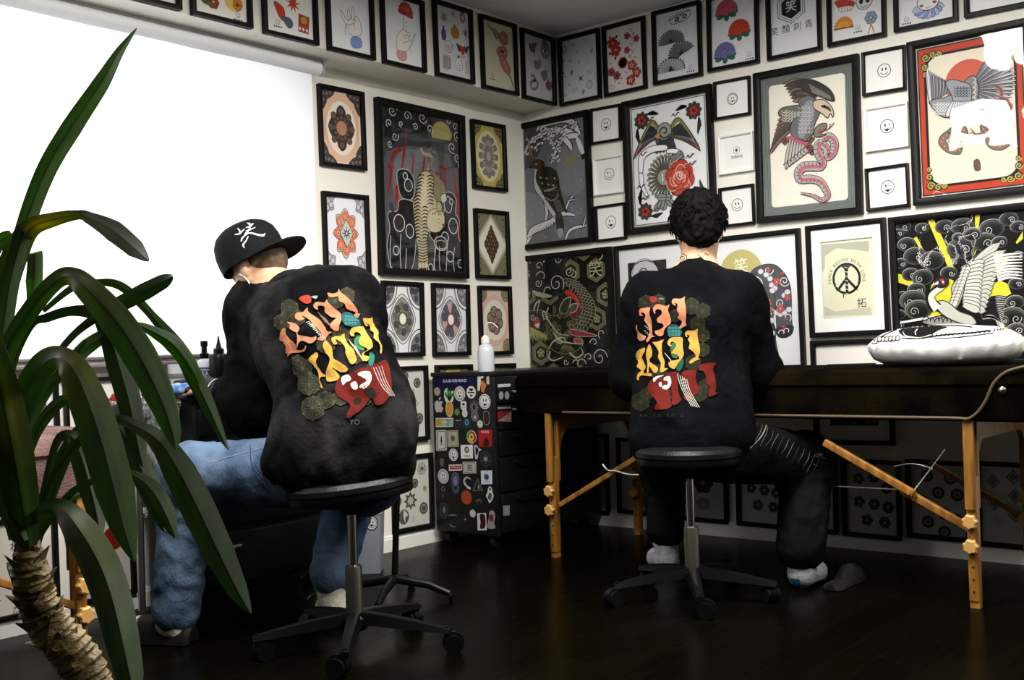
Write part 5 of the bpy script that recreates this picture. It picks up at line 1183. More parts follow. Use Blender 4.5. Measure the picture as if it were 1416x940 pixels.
def peace(a):
    a.view(3.766, 1040, 290); p = a.p; at = a.at
    a.rect(0, 0, 100, a.hh, 'dedbc4')
    a.poly(p([(360, 182), (608, 162), (610, 215), (480, 240), (400, 260), (365, 330)]), 'b4b3a0'); a.poly(p([(375, 500), (430, 530), (620, 505), (625, 548), (378, 552)]), 'c0bfa9')
    a.poly(p([(380, 240), (440, 200), (590, 215), (600, 330), (570, 500), (420, 515), (378, 400)]), 'dcdabb')
    X, Y = at(492, 358); R = a.r(492, 358, 76); k1 = '23221f'
    a.ell(X, Y, R * .93, R, None, k1, 3.4, n=36); a.line([(X, Y - R), (X, Y + R)], 4, k1, 0)
    for s_ in (-1, 1):
        a.line([(X, Y), (X + s_ * R * .62, Y + R * .7)], 4, k1, 0); a.line([(X - s_ * 2, Y - R * .5), (X + s_ * R * .25, Y - R * .9)], 3, k1, 0)
        for k in range(4): a.line([(X + s_ * (3 + k * 4.4), Y + 1 + k * 5), (X + s_ * (7 + k * 4.4), Y - 1 + k * 5)], .9, 'dcdabb', 0)
    for k in range(7): a.line([(X - 2, Y - R * .8 + k * 6), (X + 2, Y - R * .72 + k * 6)], .9, 'dcdabb', 0)
    for q in ((438, 405), (475, 440), (545, 400)): x, y = at(*q); a.line([(x, y), (x + .6, y + 6)], [2, .6], k1, 0)
    s = 'PEACE BEGINS WITH LOVE'; n_ = len(s)
    for k, ch in enumerate(s):
        t = math.radians(-190 + 200 * k / (n_ - 1)); rr_ = R * 1.28
        if ch != ' ': a.text(ch, X + rr_ * .95 * math.cos(t), Y + rr_ * math.sin(t), 4.6, '3a3934', rot=math.degrees(t) + 90, bold=.01)
    x, y = at(572, 488); a.text('拓', x, y, 10.5, k1)
def lower(a):
    a.rect(0, 0, 100, a.hh, 'e6e0da'); rr = random.Random(3)
    a.rect(16, 27, 84, a.hh - 20, '3a3a20')
    for k in range(60): x, y = rr.uniform(18, 82), rr.uniform(29, a.hh - 24); a.ell(x, y, 3.2, 2.6, rr.choice(['5c5a2e', '7c3a26', '8a7c40', '2e3a1e']), '15150c', .6, n=10)
    a.poly([(50, 28), (56, 42), (44, 42)], 'c9a53c'); a.ell(50, 60, 12, 12, 'a8452c', '15150c', 1)
picture('R', [(705.6, 173.4), (811.4, 151.3), (818.5, 334), (713.8, 347.2)], 'black framed picture of a dark hawk on a snowy branch at the room corner', hawk, bw=.026, dep=.026, glass=True)
picture('R', [(715.2, 353.8), (844.4, 341.8), (848.9, 520), (719, 527)], 'black framed picture of a dragon head among hexagons, under the hawk picture', dragon, bw=.026, dep=.026, glass=True)
picture('R', [(860.2, 139), (982, 117), (988.5, 308), (864.8, 327.2)], 'black framed picture of an eagle over a spoked wheel and a red rose', wheel, bw=.026, dep=.026, glass=True)
picture('R', [(1038.8, 102), (1184.3, 73.8), (1192.6, 294.4), (1048, 308.8)], 'black framed picture of an eagle clutching a pink snake in a grey border', snake, bw=.026, dep=.026, glass=True)
picture('R', [(1253.6, 57.8), (1424, 23.8), (1433, 264), (1261.7, 285.3)], 'large black framed eagle and snakes before a red sun in a red border', suneagle, bw=.026, dep=.026, glass=True)
picture('R', [(849.5, 340.5), (966, 327), (972, 512), (853, 521)], 'black framed dark picture on a wide white sheet, behind the dark haired person', darkpic, bw=.02, dep=.024, glass=True)
picture('R', [(976, 330), (1105, 314.4), (1111.7, 507.7), (982, 517)], 'black framed gold sun and flowered tattoo sleeve, behind the dark haired person', sleeve, bw=.02, dep=.024, glass=True)
picture('R', [(1112.5, 312.6), (1223.2, 300), (1229.5, 460), (1119.7, 469)], 'black framed white mounted print of a peace sign with lettering round it', peace, bw=.02, dep=.024, matw=(.035, .05), glass=True)
picture('R', [(1120, 473.5), (1229.9, 464.5), (1235.5, 610), (1126, 620)], 'black framed print under the peace sign print, hidden below by the treatment table', lower, bw=.018, dep=.024)
picture('R', [(1228.5, 302), (1433, 276), (1441, 500), (1236, 514)], 'large black framed picture of a white crane taking off among dark clouds', crane, bw=.024, dep=.026, glass=True)
# ---- low row on the right wall, seen under the treatment table
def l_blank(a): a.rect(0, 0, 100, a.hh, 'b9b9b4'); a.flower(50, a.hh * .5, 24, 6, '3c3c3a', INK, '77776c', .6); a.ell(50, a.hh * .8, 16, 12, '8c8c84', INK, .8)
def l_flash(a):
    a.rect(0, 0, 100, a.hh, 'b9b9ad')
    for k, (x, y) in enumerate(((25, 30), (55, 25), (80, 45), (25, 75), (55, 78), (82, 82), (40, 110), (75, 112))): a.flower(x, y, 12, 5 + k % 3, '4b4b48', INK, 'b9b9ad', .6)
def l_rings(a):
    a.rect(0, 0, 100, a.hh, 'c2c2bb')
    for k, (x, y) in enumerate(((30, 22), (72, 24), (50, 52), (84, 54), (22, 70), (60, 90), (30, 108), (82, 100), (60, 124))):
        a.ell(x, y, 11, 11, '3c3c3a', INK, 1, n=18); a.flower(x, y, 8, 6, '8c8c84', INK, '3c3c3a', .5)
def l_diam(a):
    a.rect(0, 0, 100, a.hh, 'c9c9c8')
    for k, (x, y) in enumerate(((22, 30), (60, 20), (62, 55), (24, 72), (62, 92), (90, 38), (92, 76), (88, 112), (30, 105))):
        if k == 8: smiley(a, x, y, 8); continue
        a.ngon(x, y, 13, 4, 'b2b2b0', '2c2c2a', 2); a.ngon(x, y, 8, 4, None, '2c2c2a', 1); a.flower(x, y, 6, 4, '77777a', '2c2c2a', None, .5)
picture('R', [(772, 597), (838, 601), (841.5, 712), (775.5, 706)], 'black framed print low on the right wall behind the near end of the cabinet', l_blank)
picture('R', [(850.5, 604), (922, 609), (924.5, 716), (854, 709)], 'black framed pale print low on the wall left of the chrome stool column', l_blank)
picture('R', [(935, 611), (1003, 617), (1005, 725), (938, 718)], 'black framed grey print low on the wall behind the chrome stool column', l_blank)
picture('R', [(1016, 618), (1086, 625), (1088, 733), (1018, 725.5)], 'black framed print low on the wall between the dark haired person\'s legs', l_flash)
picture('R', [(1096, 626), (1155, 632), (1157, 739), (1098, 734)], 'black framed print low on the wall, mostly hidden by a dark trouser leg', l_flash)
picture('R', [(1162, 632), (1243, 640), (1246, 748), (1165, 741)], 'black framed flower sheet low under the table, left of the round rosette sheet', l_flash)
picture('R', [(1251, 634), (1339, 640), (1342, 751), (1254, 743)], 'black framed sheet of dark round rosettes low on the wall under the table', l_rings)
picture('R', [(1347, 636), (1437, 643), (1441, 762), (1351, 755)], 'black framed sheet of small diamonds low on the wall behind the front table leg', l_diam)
# ---- low row on the left wall, beside the plant
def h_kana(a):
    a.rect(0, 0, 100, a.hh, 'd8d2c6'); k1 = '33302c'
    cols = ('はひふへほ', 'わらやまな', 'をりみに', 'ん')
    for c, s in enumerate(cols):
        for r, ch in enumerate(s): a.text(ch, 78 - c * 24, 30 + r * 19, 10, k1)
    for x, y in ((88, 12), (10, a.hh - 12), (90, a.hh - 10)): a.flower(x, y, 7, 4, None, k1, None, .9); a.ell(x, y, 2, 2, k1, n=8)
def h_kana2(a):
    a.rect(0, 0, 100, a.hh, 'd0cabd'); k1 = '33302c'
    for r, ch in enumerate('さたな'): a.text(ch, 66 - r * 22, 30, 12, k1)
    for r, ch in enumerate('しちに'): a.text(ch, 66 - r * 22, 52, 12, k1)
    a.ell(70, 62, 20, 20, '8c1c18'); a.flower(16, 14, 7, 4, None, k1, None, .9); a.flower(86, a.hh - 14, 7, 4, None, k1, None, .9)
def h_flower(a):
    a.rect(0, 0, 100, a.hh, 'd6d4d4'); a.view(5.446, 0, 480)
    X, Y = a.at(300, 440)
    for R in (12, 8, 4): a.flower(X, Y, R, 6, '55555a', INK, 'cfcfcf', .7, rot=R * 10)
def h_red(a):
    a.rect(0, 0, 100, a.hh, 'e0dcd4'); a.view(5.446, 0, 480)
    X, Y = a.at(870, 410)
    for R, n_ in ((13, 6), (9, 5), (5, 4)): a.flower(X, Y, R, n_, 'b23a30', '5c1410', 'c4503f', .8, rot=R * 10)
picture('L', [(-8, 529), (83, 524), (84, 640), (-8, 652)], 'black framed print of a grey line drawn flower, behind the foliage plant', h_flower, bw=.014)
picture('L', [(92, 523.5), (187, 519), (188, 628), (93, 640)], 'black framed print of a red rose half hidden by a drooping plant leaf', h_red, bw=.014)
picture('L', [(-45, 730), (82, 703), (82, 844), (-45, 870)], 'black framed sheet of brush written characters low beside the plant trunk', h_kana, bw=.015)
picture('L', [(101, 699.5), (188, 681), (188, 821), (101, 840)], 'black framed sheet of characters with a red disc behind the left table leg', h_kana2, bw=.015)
picture('L', [(200, 520), (262, 517), (263, 600), (201, 604)], 'black framed print behind the wrapped work table under the blind', r_blank, bw=.014)
# ================================================================== soft bodies grown from blended volumes
class Blob:
    'smooth union of tapered limbs and ellipsoids, meshed by surface nets'
    def __init__(s, res=0.007): s.P = []; s.res = res
    def cone(s, a, b_, ra, rb, k=0.02):
        a = np.array(a, float); b_ = np.array(b_, float); m_ = max(ra, rb)
        lo = np.minimum(a, b_) - m_; hi = np.maximum(a, b_) + m_
        def f(X):
            ab = b_ - a; L = ab @ ab + 1e-12
            t = np.clip(((X - a) @ ab) / L, 0, 1); d_ = X - a - t[..., None] * ab
            return np.sqrt((d_ * d_).sum(-1)) - (ra + (rb - ra) * t)
        s.P.append((f, lo, hi, k)); return s
    def chain(s, pts, rs, k=0.02):
        for i in range(len(pts) - 1): s.cone(pts[i], pts[i + 1], rs[i], rs[i + 1], k)
        return s
    def ell(s, c, r, R=None, k=0.02):
        c = np.array(c, float); r = np.array(r, float); R = np.array(R if R is not None else np.eye(3), float)
        ext = np.abs(R) @ r; lo = c - ext; hi = c + ext
        def f(X):
            q = (X - c) @ R
            k0 = np.sqrt(((q / r) ** 2).sum(-1)); k1 = np.sqrt(((q / (r * r)) ** 2).sum(-1)) + 1e-9
            return k0 * (k0 - 1) / k1
        s.P.append((f, lo, hi, k)); return s
    def mesh(s, warp=None):
        h = s.res; lo = np.min([p[1] for p in s.P], 0) - 4 * h - .02; hi = np.max([p[2] for p in s.P], 0) + 4 * h + .02
        n = np.ceil((hi - lo) / h).astype(int) + 1
        ax = [lo[i] + h * np.arange(n[i]) for i in range(3)]
        F = np.full(n, 1.0, np.float32)
        for f, l, u, k in s.P:
            m_ = k + 2.5 * h
            i0 = np.maximum(((l - m_ - lo) / h).astype(int), 0); i1 = np.minimum(((u + m_ - lo) / h).astype(int) + 2, n)
            sl = tuple(slice(i0[i], i1[i]) for i in range(3))
            X = np.stack(np.meshgrid(ax[0][sl[0]], ax[1][sl[1]], ax[2][sl[2]], indexing='ij'), -1)
            d_ = f(X).astype(np.float32); g = F[sl]
            q = np.maximum(k - np.abs(g - d_), 0) / max(k, 1e-6); F[sl] = np.minimum(g, d_) - q * q * k * .25
        ins = F < 0
        c = np.zeros(np.array(F.shape) - 1, np.int8)
        for dx in (0, 1):
            for dy in (0, 1):
                for dz in (0, 1): c += ins[dx:c.shape[0] + dx, dy:c.shape[1] + dy, dz:c.shape[2] + dz]
        cell = (c > 0) & (c < 8); idx = np.argwhere(cell); vid = np.full(c.shape, -1, np.int64); vid[cell] = np.arange(len(idx))
        acc = np.zeros((len(idx), 3)); cnt = np.zeros(len(idx))
        cor = [(x, y, z) for x in (0, 1) for y in (0, 1) for z in (0, 1)]
        val = {q: F[idx[:, 0] + q[0], idx[:, 1] + q[1], idx[:, 2] + q[2]] for q in cor}
        for a in cor:
            for axn in range(3):
                if a[axn]: continue
                b_ = list(a); b_[axn] = 1; b_ = tuple(b_); va, vb = val[a], val[b_]; m_ = (va < 0) != (vb < 0)
                t = np.where(m_, va / np.where(m_, va - vb, 1), 0)
                p_ = np.array(a, float)[None] + np.zeros((len(idx), 3)); p_[:, axn] += t
                acc[m_] += p_[m_]; cnt[m_] += 1
        Vt = lo + h * (idx + acc / cnt[:, None])
        faces = []
        for axn in range(3):
            o1, o2 = [(1, 2), (2, 0), (0, 1)][axn]
            A = ins; s0 = [slice(None)] * 3; s1 = [slice(None)] * 3; s0[axn] = slice(0, -1); s1[axn] = slice(1, None)
            cr_ = A[tuple(s0)] != A[tuple(s1)]; E_ = np.argwhere(cr_)
            E_ = E_[(E_[:, o1] > 0) & (E_[:, o2] > 0) & (E_[:, o1] < n[o1] - 1) & (E_[:, o2] < n[o2] - 1)]
            def cc(d1, d2):
                e = E_.copy(); e[:, o1] -= d1; e[:, o2] -= d2; return vid[e[:, 0], e[:, 1], e[:, 2]]
            q = np.stack([cc(0, 0), cc(1, 0), cc(1, 1), cc(0, 1)], 1)
            inner = A[E_[:, 0], E_[:, 1], E_[:, 2]]; q[~inner] = q[~inner][:, ::-1]
            faces.append(q)
        Fc = np.concatenate(faces)
        return Vt, Fc
def normals_of(Vt, Fc):
    a, b_, c, d_ = (Vt[Fc[:, i]] for i in range(4)); nn = np.cross(c - a, d_ - b_); N_ = np.zeros_like(Vt)
    for i in range(4): np.add.at(N_, Fc[:, i], nn)
    return N_ / (np.linalg.norm(N_, axis=1)[:, None] + 1e-12)
def relax(Vt, Fc, it=2, lam=.5):
    for _ in range(it):
        S_ = np.zeros_like(Vt); k = np.zeros(len(Vt))
        for i in range(4):
            a = Fc[:, i]; b_ = Fc[:, (i + 1) % 4]; np.add.at(S_, a, Vt[b_]); np.add.at(k, a, 1); np.add.at(S_, b_, Vt[a]); np.add.at(k, b_, 1)
        Vt = Vt + lam * (S_ / np.maximum(k, 1)[:, None] - Vt)
    return Vt
def blob_obj(name, blob, m_, parent, disp=None, it=2, label=None):
    Vt, Fc = blob.mesh(); Vt = relax(Vt, Fc, it)
    if disp is not None:
        N_ = normals_of(Vt, Fc); Vt = Vt + N_ * disp(Vt)[:, None]; Vt = relax(Vt, Fc, 1, .3)
    me = bpy.data.meshes.new(name); off = OFF[parent.name]
    me.from_pydata((Vt - np.array(off)).tolist(), [], Fc.tolist()); me.materials.append(m_)
    me.polygons.foreach_set('use_smooth', [True] * len(me.polygons)); me.update()
    o = bpy.data.objects.new(name, me); COL.objects.link(o); o.parent = parent; OFF[o.name] = off
    if label: o['label'] = label
    o_bvh = BVHTree.FromPolygons([Vector(v_) for v_ in Vt], Fc.tolist())
    return o, o_bvh
def folds(amp, scale, aniso=(1, 1, 1), seed=0.0, sharp=1.0, fine=0.25):
    'cloth folds: stretched ridged noise'
    def f(Vt):
        out = np.empty(len(Vt))
        for i, p_ in enumerate(Vt):
            q = Vector((p_[0] * aniso[0] * scale + seed, p_[1] * aniso[1] * scale, p_[2] * aniso[2] * scale))
            q = q + noise.noise_vector(q * .5) * .9
            a = noise.noise(q); b_ = noise.noise(q * 2.3 + Vector((7, 3, 1)))
            out[i] = amp * ((1 - abs(a) * 2) * .6 + b_ * .4) + amp * fine * noise.noise(q * 6)
        return out
    return f
def frame3(x, up):
    'columns: x, y = up x x, z'
    x = Vector(x).normalized(); z = Vector(up); z = (z - x * z.dot(x)).normalized(); y = z.cross(x)
    return Matrix((x, y, z)).transposed()
def project(a, bvh, m_, parent, name, off=0.0015, maxe=1.4, dirv=None, label=None):
    '''lay flat artwork (units: photo pixels, y down) on a curved surface: each point is carried along the line of sight
       onto the surface, then lifted by off'''
    # split triangles so that they follow the surface
    vs = []; fs = []; cols = []; cache = {}
    origin = Vector((0, 0, H))
    def hit(x, y):
        kx = (round(x, 2), round(y, 2))
        if kx not in cache:
            d_ = Vector(ray(x, y)).normalized(); h_ = bvh.ray_cast(origin, d_)
            cache[kx] = (h_[0], h_[1]) if h_[0] is not None else None
        return cache[kx]
    keyc = {}; 
    nz_ = a.z + 1; bb = np.full((nz_, 4), 1e9); bb[:, 2:] = -1e9; colr = [None] * nz_
    for P, c, z in zip(a.T, a.C, a.Z):
        for x, y in P: r_ = bb[z]; r_[0] = min(r_[0], x); r_[1] = min(r_[1], y); r_[2] = max(r_[2], x); r_[3] = max(r_[3], y)
        colr[z] = c
    ck = [keyc.setdefault(c, len(keyc)) for c in colr]; ck = np.array(ck); lay = np.zeros(nz_, int)
    for z in range(1, nz_):
        b_ = bb[z]
        if b_[0] > b_[2]: continue
        o_ = bb[:z]; hm = (o_[:, 0] < b_[2]) & (o_[:, 2] > b_[0]) & (o_[:, 1] < b_[3]) & (o_[:, 3] > b_[1])
        if hm.any(): lay[z] = (lay[:z][hm] + (ck[:z][hm] != ck[z])).max()
    def emit(T3, c, z, dep=0):
        el = [math.hypot(T3[i][0] - T3[(i + 1) % 3][0], T3[i][1] - T3[(i + 1) % 3][1]) for i in range(3)]
        if max(el) > maxe * 3 and dep < 8:
            i = el.index(max(el)); p0, p1, p2 = T3[i], T3[(i + 1) % 3], T3[(i + 2) % 3]; mm = ((p0[0] + p1[0]) / 2, (p0[1] + p1[1]) / 2)
            emit([p0, mm, p2], c, z, dep + 1); emit([mm, p1, p2], c, z, dep + 1); return
        hs = [hit(*q) for q in T3]
        if any(h_ is None for h_ in hs): return
        pts = [h_[0] for h_ in hs]
        if max((pts[i] - pts[(i + 1) % 3]).length for i in range(3)) > .06: return
        n = len(vs)
        for h_ in hs: vs.append(h_[0] + h_[1] * (off + z * 1.2e-4)); cols.append(c)
        fs.append((n, n + 1, n + 2))
    for P, c, z in zip(a.T, a.C, a.Z):
        for i in range(1, len(P) - 1): emit([P[0], P[i], P[i + 1]], c, lay[z])
    me = bpy.data.meshes.new(name); offv = OFF[parent.name]
    me.from_pydata([tuple(v_ - offv) for v_ in vs], [], fs); at = me.color_attributes.new('ink', 'FLOAT_COLOR', 'POINT')
    at.data.foreach_set('color', [q for c in cols for q in (*c, 1.0)])
    me.materials.append(m_); me.polygons.foreach_set('use_smooth', [True] * len(me.polygons)); me.update()
    o = bpy.data.objects.new(name, me); COL.objects.link(o); o.parent = parent; OFF[o.name] = offv
    if label: o['label'] = label
    return o
class PixArt(Art):
    'artwork drawn in photo pixels through an enlarged view'
    def __init__(s):
        s.u = 1; s.hh = 1e6; s.T = []; s.C = []; s.Z = []; s.z = 0; s.toart = lambda x, y: (x, y); s.sc = (1, 0, 0)
    def poly(s, pts, c, smooth=0, clip=False): Art.poly(s, pts, c, smooth, False)
    def quads(s, A, B, c, clip=False, closed=False): Art.quads(s, A, B, c, False, closed)
def hand(blob, wrist, dirv, palm, s=1.0, curl=0.5, side=1, spread=.12):
    '''five fingered hand. dirv: towards the fingertips, palm: outward normal of the palm side, side: +1 thumb on the (dir x palm) side'''
    d_ = Vector(dirv).normalized(); p_ = Vector(palm); p_ = (p_ - d_ * p_.dot(d_)).normalized(); t = d_.cross(p_) * side; w_ = Vector(wrist)
    blob.cone(w_, w_ + d_ * .03 * s, .024 * s, .026 * s, .012)
    for k in range(4):
        o_ = (k - 1.5) * .019 * s
        blob.cone(w_ + d_ * .02 * s + t * -o_ * .6, w_ + d_ * .085 * s - t * o_, .014 * s, .0115 * s, .012)
    L_ = [.068, .078, .073, .056]
    for k in range(4):
        o_ = (k - 1.5) * .0205 * s; q = w_ + d_ * .088 * s - t * o_; fd = (d_ - t * (k - 1.5) * spread * .5).normalized(); r = .0092 * s
        a1 = curl * (.8 + .12 * k)
        for j, fr_ in enumerate((.45, .31, .24)):
            an = a1 * (j + .6); v_ = (fd * math.cos(an) + p_ * math.sin(an)).normalized(); q2 = q + v_ * L_[k] * fr_ * s
            blob.cone(q, q2, r, r * .92, .004); q = q2; r *= .93
    q = w_ + d_ * .03 * s + t * .026 * s; r = .0115 * s
    for j, l_ in enumerate((.040, .030, .024)):
        v_ = (d_ * (.72 + .1 * j) + t * (.62 - .22 * j) + p_ * (.3 + .25 * j * curl)).normalized(); q2 = q + v_ * l_ * s
        blob.cone(q, q2, r, r * .9, .006); q = q2; r *= .9
def head(blob, c, up, fwd, s=1.0):
    'skull, jaw, nose, lips, brow, ears blended into the body volume; returns local frame function'
    up = Vector(up).normalized(); f = Vector(fwd); f = (f - up * f.dot(up)).normalized(); r = f.cross(up); c = Vector(c)
    R = np.array([list(r), list(f), list(up)]).T
    L_ = lambda x, y, z: c + r * x * s + f * y * s + up * z * s
    blob.ell(L_(0, -.012, .03), (.076 * s, .095 * s, .088 * s), R, .03)
    blob.ell(L_(0, .02, -.03), (.062 * s, .072 * s, .085 * s), R, .03)
    blob.ell(L_(0, .055, -.085), (.036 * s, .034 * s, .026 * s), R, .025)
    for sx in (-1, 1):
        blob.ell(L_(sx * .045, .052, -.03), (.024 * s, .026 * s, .026 * s), R, .02)          # cheek
        blob.ell(L_(sx * .031, .080, .008), (.014 * s, .010 * s, .009 * s), R, .008)          # eye lid
        blob.cone(L_(sx * .012, .088, .028), L_(sx * .05, .074, .03), .008 * s, .006 * s, .012)  # brow
        blob.ell(L_(sx * .079, -.008, -.004), (.0085 * s, .019 * s, .031 * s), R, .006)      # ear
        blob.ell(L_(sx * .084, -.014, .008), (.007 * s, .013 * s, .018 * s), R, .004)
        blob.ell(L_(sx * .077, .002, -.03), (.006 * s, .008 * s, .011 * s), R, .004)
    blob.cone(L_(0, .088, .012), L_(0, .108, -.022), .008 * s, .013 * s, .01)
    for sx in (-1, 1): blob.ell(L_(sx * .012, .1, -.026), (.009 * s, .009 * s, .007 * s), R, .006)
    blob.cone(L_(-.018, .088, -.052), L_(.018, .088, -.052), .006 * s, .006 * s, .006); blob.cone(L_(-.016, .086, -.062), L_(.016, .086, -.062), .007 * s, .007 * s, .006)
    return L_, R
# ================================================================== furniture and things in the room
# ---- dark tool cabinet in the corner, covered with stickers
CX0 = onY(600.5, 640, YW - .04).x
CY1 = YW - .04
CY0 = onX(685.5, 600, CX0).y
CZ = onX(684, 514, CX0).z
CX1 = XW - .03
CZB = 0.055
M_CAB = noisy('cabinet_black', (0.0035, 0.0035, 0.004), (0.006, 0.006, 0.007), 30, 0.4, spec=0.2)
cab = thing('tool_cabinet', 'black steel tool cabinet in the room corner, its side covered with stickers', 'cabinet', ((CX0 + CX1) / 2, (CY0 + CY1) / 2, 0))
MB().box(((CX0 + CX1) / 2, (CY0 + CY1) / 2, (CZB + CZ - .018) / 2), (CX1 - CX0, CY1 - CY0, CZ - CZB - .018), bev=.006).build('cabinet_body', M_CAB, cab)
MB().box(((CX0 + CX1) / 2, (CY0 + CY1) / 2, CZ - .009), (CX1 - CX0 + .01, CY1 - CY0 + .01, .018), bev=.005).build('cabinet_top', M_CAB, cab)
z0 = CZB + .01; hs = [.17, .15, .11, .11, .075]
for i, h_ in enumerate(hs):
    d_ = MB().box(((CX0 + CX1) / 2, CY0 - .006, z0 + h_ / 2), (CX1 - CX0 - .03, .014, h_ - .008), bev=.003).build('drawer', M_CAB, cab)
    MB().tube([(CX0 + .1, CY0 - .013, z0 + h_ - .025), (CX0 + .1, CY0 - .03, z0 + h_ - .025), (CX1 - .1, CY0 - .03, z0 + h_ - .025), (CX1 - .1, CY0 - .013, z0 + h_ - .025)], .005, 8).build('drawer_handle', M_STEEL if i >= 3 else M_PLASTIC, d_)
    z0 += h_
for x in (CX0 + .04, CX1 - .05):
    for y in (CY0 + .05, CY1 - .05):
        mb = MB(); mb.tube([(x, y - .012, .027), (x, y + .012, .027)], .027, 18); mb.box((x, y, .05), (.03, .035, .012), bev=.003); mb.build('caster', M_RUBBER, cab)
# stickers: each traced where it stands on the side
class StArt(Art): pass
def cab_pt(x, y): return onX(x, y, CX0)
ST_N = [0]
def sticker(view, fn, front=False, body=None):
    'fn(a) draws in millimetres-like units on the side panel (x to the right, y down)'
    k, ox, oy = view
    if front: O = V(CX0, CY0 - .0135, CZ); U = V(1, 0, 0); Nn = V(0, -1, 0)
    else: O = V(CX0, CY1, CZ); U = V(0, -1, 0); Nn = V(-1, 0, 0)
    def toart(x, y):
        p_ = onY(x, y, CY0 - .0135) if front else onX(x, y, CX0); p_ = p_ - O
        return (p_.dot(U) * 1000, -p_.z * 1000)
    a = Art(.1, .1, toart); a.u = .001; a.hh = 1e6; a.sc = view
    a.poly_ = a.poly
    fn(a)
    # no clipping rectangle here
    return a.mesh('sticker', O + Nn * .0006, U, UP, Nn, M_STICKER, cab, depth=.0022)
_c = clip_poly
def clip_poly(P, w_, h_): return P if h_ > 1e5 else _c(P, w_, h_)
SV1 = (7.23, 590, 500); SV2 = (6.267, 590, 620)
WH = 'd0d0cf'
def st_disc(x, y, r, face=True, base=WH, wink=0, m_='u', view=SV1, ring=0):
    def f(a):
        X, Y = a.at(x, y); R = a.r(x, y, r); a.ell(X, Y, R, R, base, None)
        if face: smiley(a, X, Y, R * .82, '1c1c1e', wink, ring=ring, mouth=m_)
    sticker(view, f)
def st_rect(P, base, extra=None, view=SV1, front=False):
    def f(a):
        a.poly(a.p(P), base)
        if extra: extra(a)
    sticker(view, f, front)
def e_title(a):
    X, Y = a.at(280, 192); a.text('SLUDGEHEAD', X, Y, a.r(280, 192, 30), 'e2e2ee', rot=-0.5, sx=1.28, bold=.03)
st_rect([(78, 142), (498, 138), (496, 240), (80, 248)], '101040', e_title)
def e_band(a):
    a.poly(a.p([(508, 148), (570, 142), (572, 160), (540, 172), (545, 200), (530, 290), (510, 290)]), 'd6cfc6'); a.poly(a.p([(540, 200), (565, 190), (600, 235), (570, 310), (548, 300)]), 'b8703a'); a.poly(a.p([(598, 150), (625, 145), (628, 225), (600, 225)]), 'c9c2bb')
    for k in range(4): a.line(a.p([(602, 162 + k * 16), (624, 160 + k * 16)]), 1.2, '15120f', 0)
sticker(SV1, e_band)
st_disc(106, 298, 42, base='b4a695'); st_disc(331, 320, 74, m_='t', ring=1); 
def e_cap(a):
    X, Y = a.at(446, 305); R = a.r(446, 305, 62); a.ell(X, Y, R, R, WH); a.poly([(X - R * .5, Y - R * .6), (X + R * .5, Y - R * .6), (X + R * .3, Y - R * .2), (X - R * .3, Y - R * .2)], '141416'); a.rect(X - R * .7, Y - R * .05, X + R * .7, Y + R * .15, '141416'); a.poly([(X - R * .4, Y + R * .4), (X + R * .4, Y + R * .4), (X, Y + R * .8)], '141416')
sticker(SV1, e_cap)
st_disc(582, 398, 76, m_='t')
def e_pine(a):
    X, Y = a.at(228, 470); rx, ry = a.r(228, 470, 52), a.r(228, 470, 84)
    a.ell(X, Y, rx, ry, 'cfc9a8'); a.shape(a.p([(175, 300), (210, 260), (225, 300), (265, 290), (268, 340), (262, 400), (190, 400)]), 'c9cfc0', smooth=2)
    for P in ([(228, 390), (180, 300)], [(228, 390), (210, 262)], [(228, 390), (245, 275)], [(228, 390), (268, 310)]): (x0, y0), (x1, y1) = a.p(P); a.feather(x0, y0, x1, y1, a.r(228, 300, 26), '2f7040')
    a.ell(X, Y, rx * .84, ry * .86, 'cf9440')
    for k in range(-3, 4):
        a.line([(X - rx * .8, Y + k * ry * .26), (X + rx * .8, Y + k * ry * .26 + ry * .3)], 1, '8a5a1e', 0); a.line([(X + rx * .8, Y + k * ry * .26), (X - rx * .8, Y + k * ry * .26 + ry * .3)], 1, '8a5a1e', 0)
sticker(SV1, e_pine)
def e_apple(a):
    c = 'b2b2b6'; a.shape(a.p([(124, 400), (105, 388), (85, 405), (80, 440), (88, 480), (104, 508), (124, 500), (142, 508), (158, 488), (166, 462), (152, 450), (148, 428), (160, 405), (146, 392)]), c, smooth=5); a.shape(a.p([(124, 386), (124, 368), (136, 354), (142, 352), (140, 372)]), c, smooth=3)
sticker(SV1, e_apple)
st_disc(305, 503, 35, base='6a8c3a')
def e_two(a):
    X, Y = a.at(370, 440); R = a.r(370, 440, 46); a.rrect(X - R * .85, Y - R, X + R * .85, Y + R * .9, R * .5, WH); a.ell(X, Y - R * .3, R * .4, R * .3, '1c1c1e'); a.line([(X - R * .5, Y + R * .3), (X, Y + R * .5), (X + R * .5, Y + R * .3)], 2, '1c1c1e', 0)
    X, Y = a.at(382, 515); R = a.r(382, 515, 40); a.ell(X, Y, R * .9, R, WH); a.spiral(X, Y, R * .6, 1.5, 1.4, '1c1c1e')
sticker(SV1, e_two)
def e_skull(a):
    X, Y = a.at(476, 455); R = a.r(476, 455, 72); a.ell(X, Y, R * .85, R, '3c3c3c'); a.star(X, Y, R * .8, R * .4, 8, '77777a'); a.ell(X, Y, R * .3, R * .4, '1a1a1a')
    X, Y = a.at(482, 545); R = a.r(482, 545, 48); a.ell(X, Y, R * .95, R, '55555a', '8a8a8a', 2); a.poly([(X, Y - R * .3), (X + R * .4, Y + R * .5), (X - R * .3, Y + R * .4)], 'd0d0d0')
sticker(SV1, e_skull)
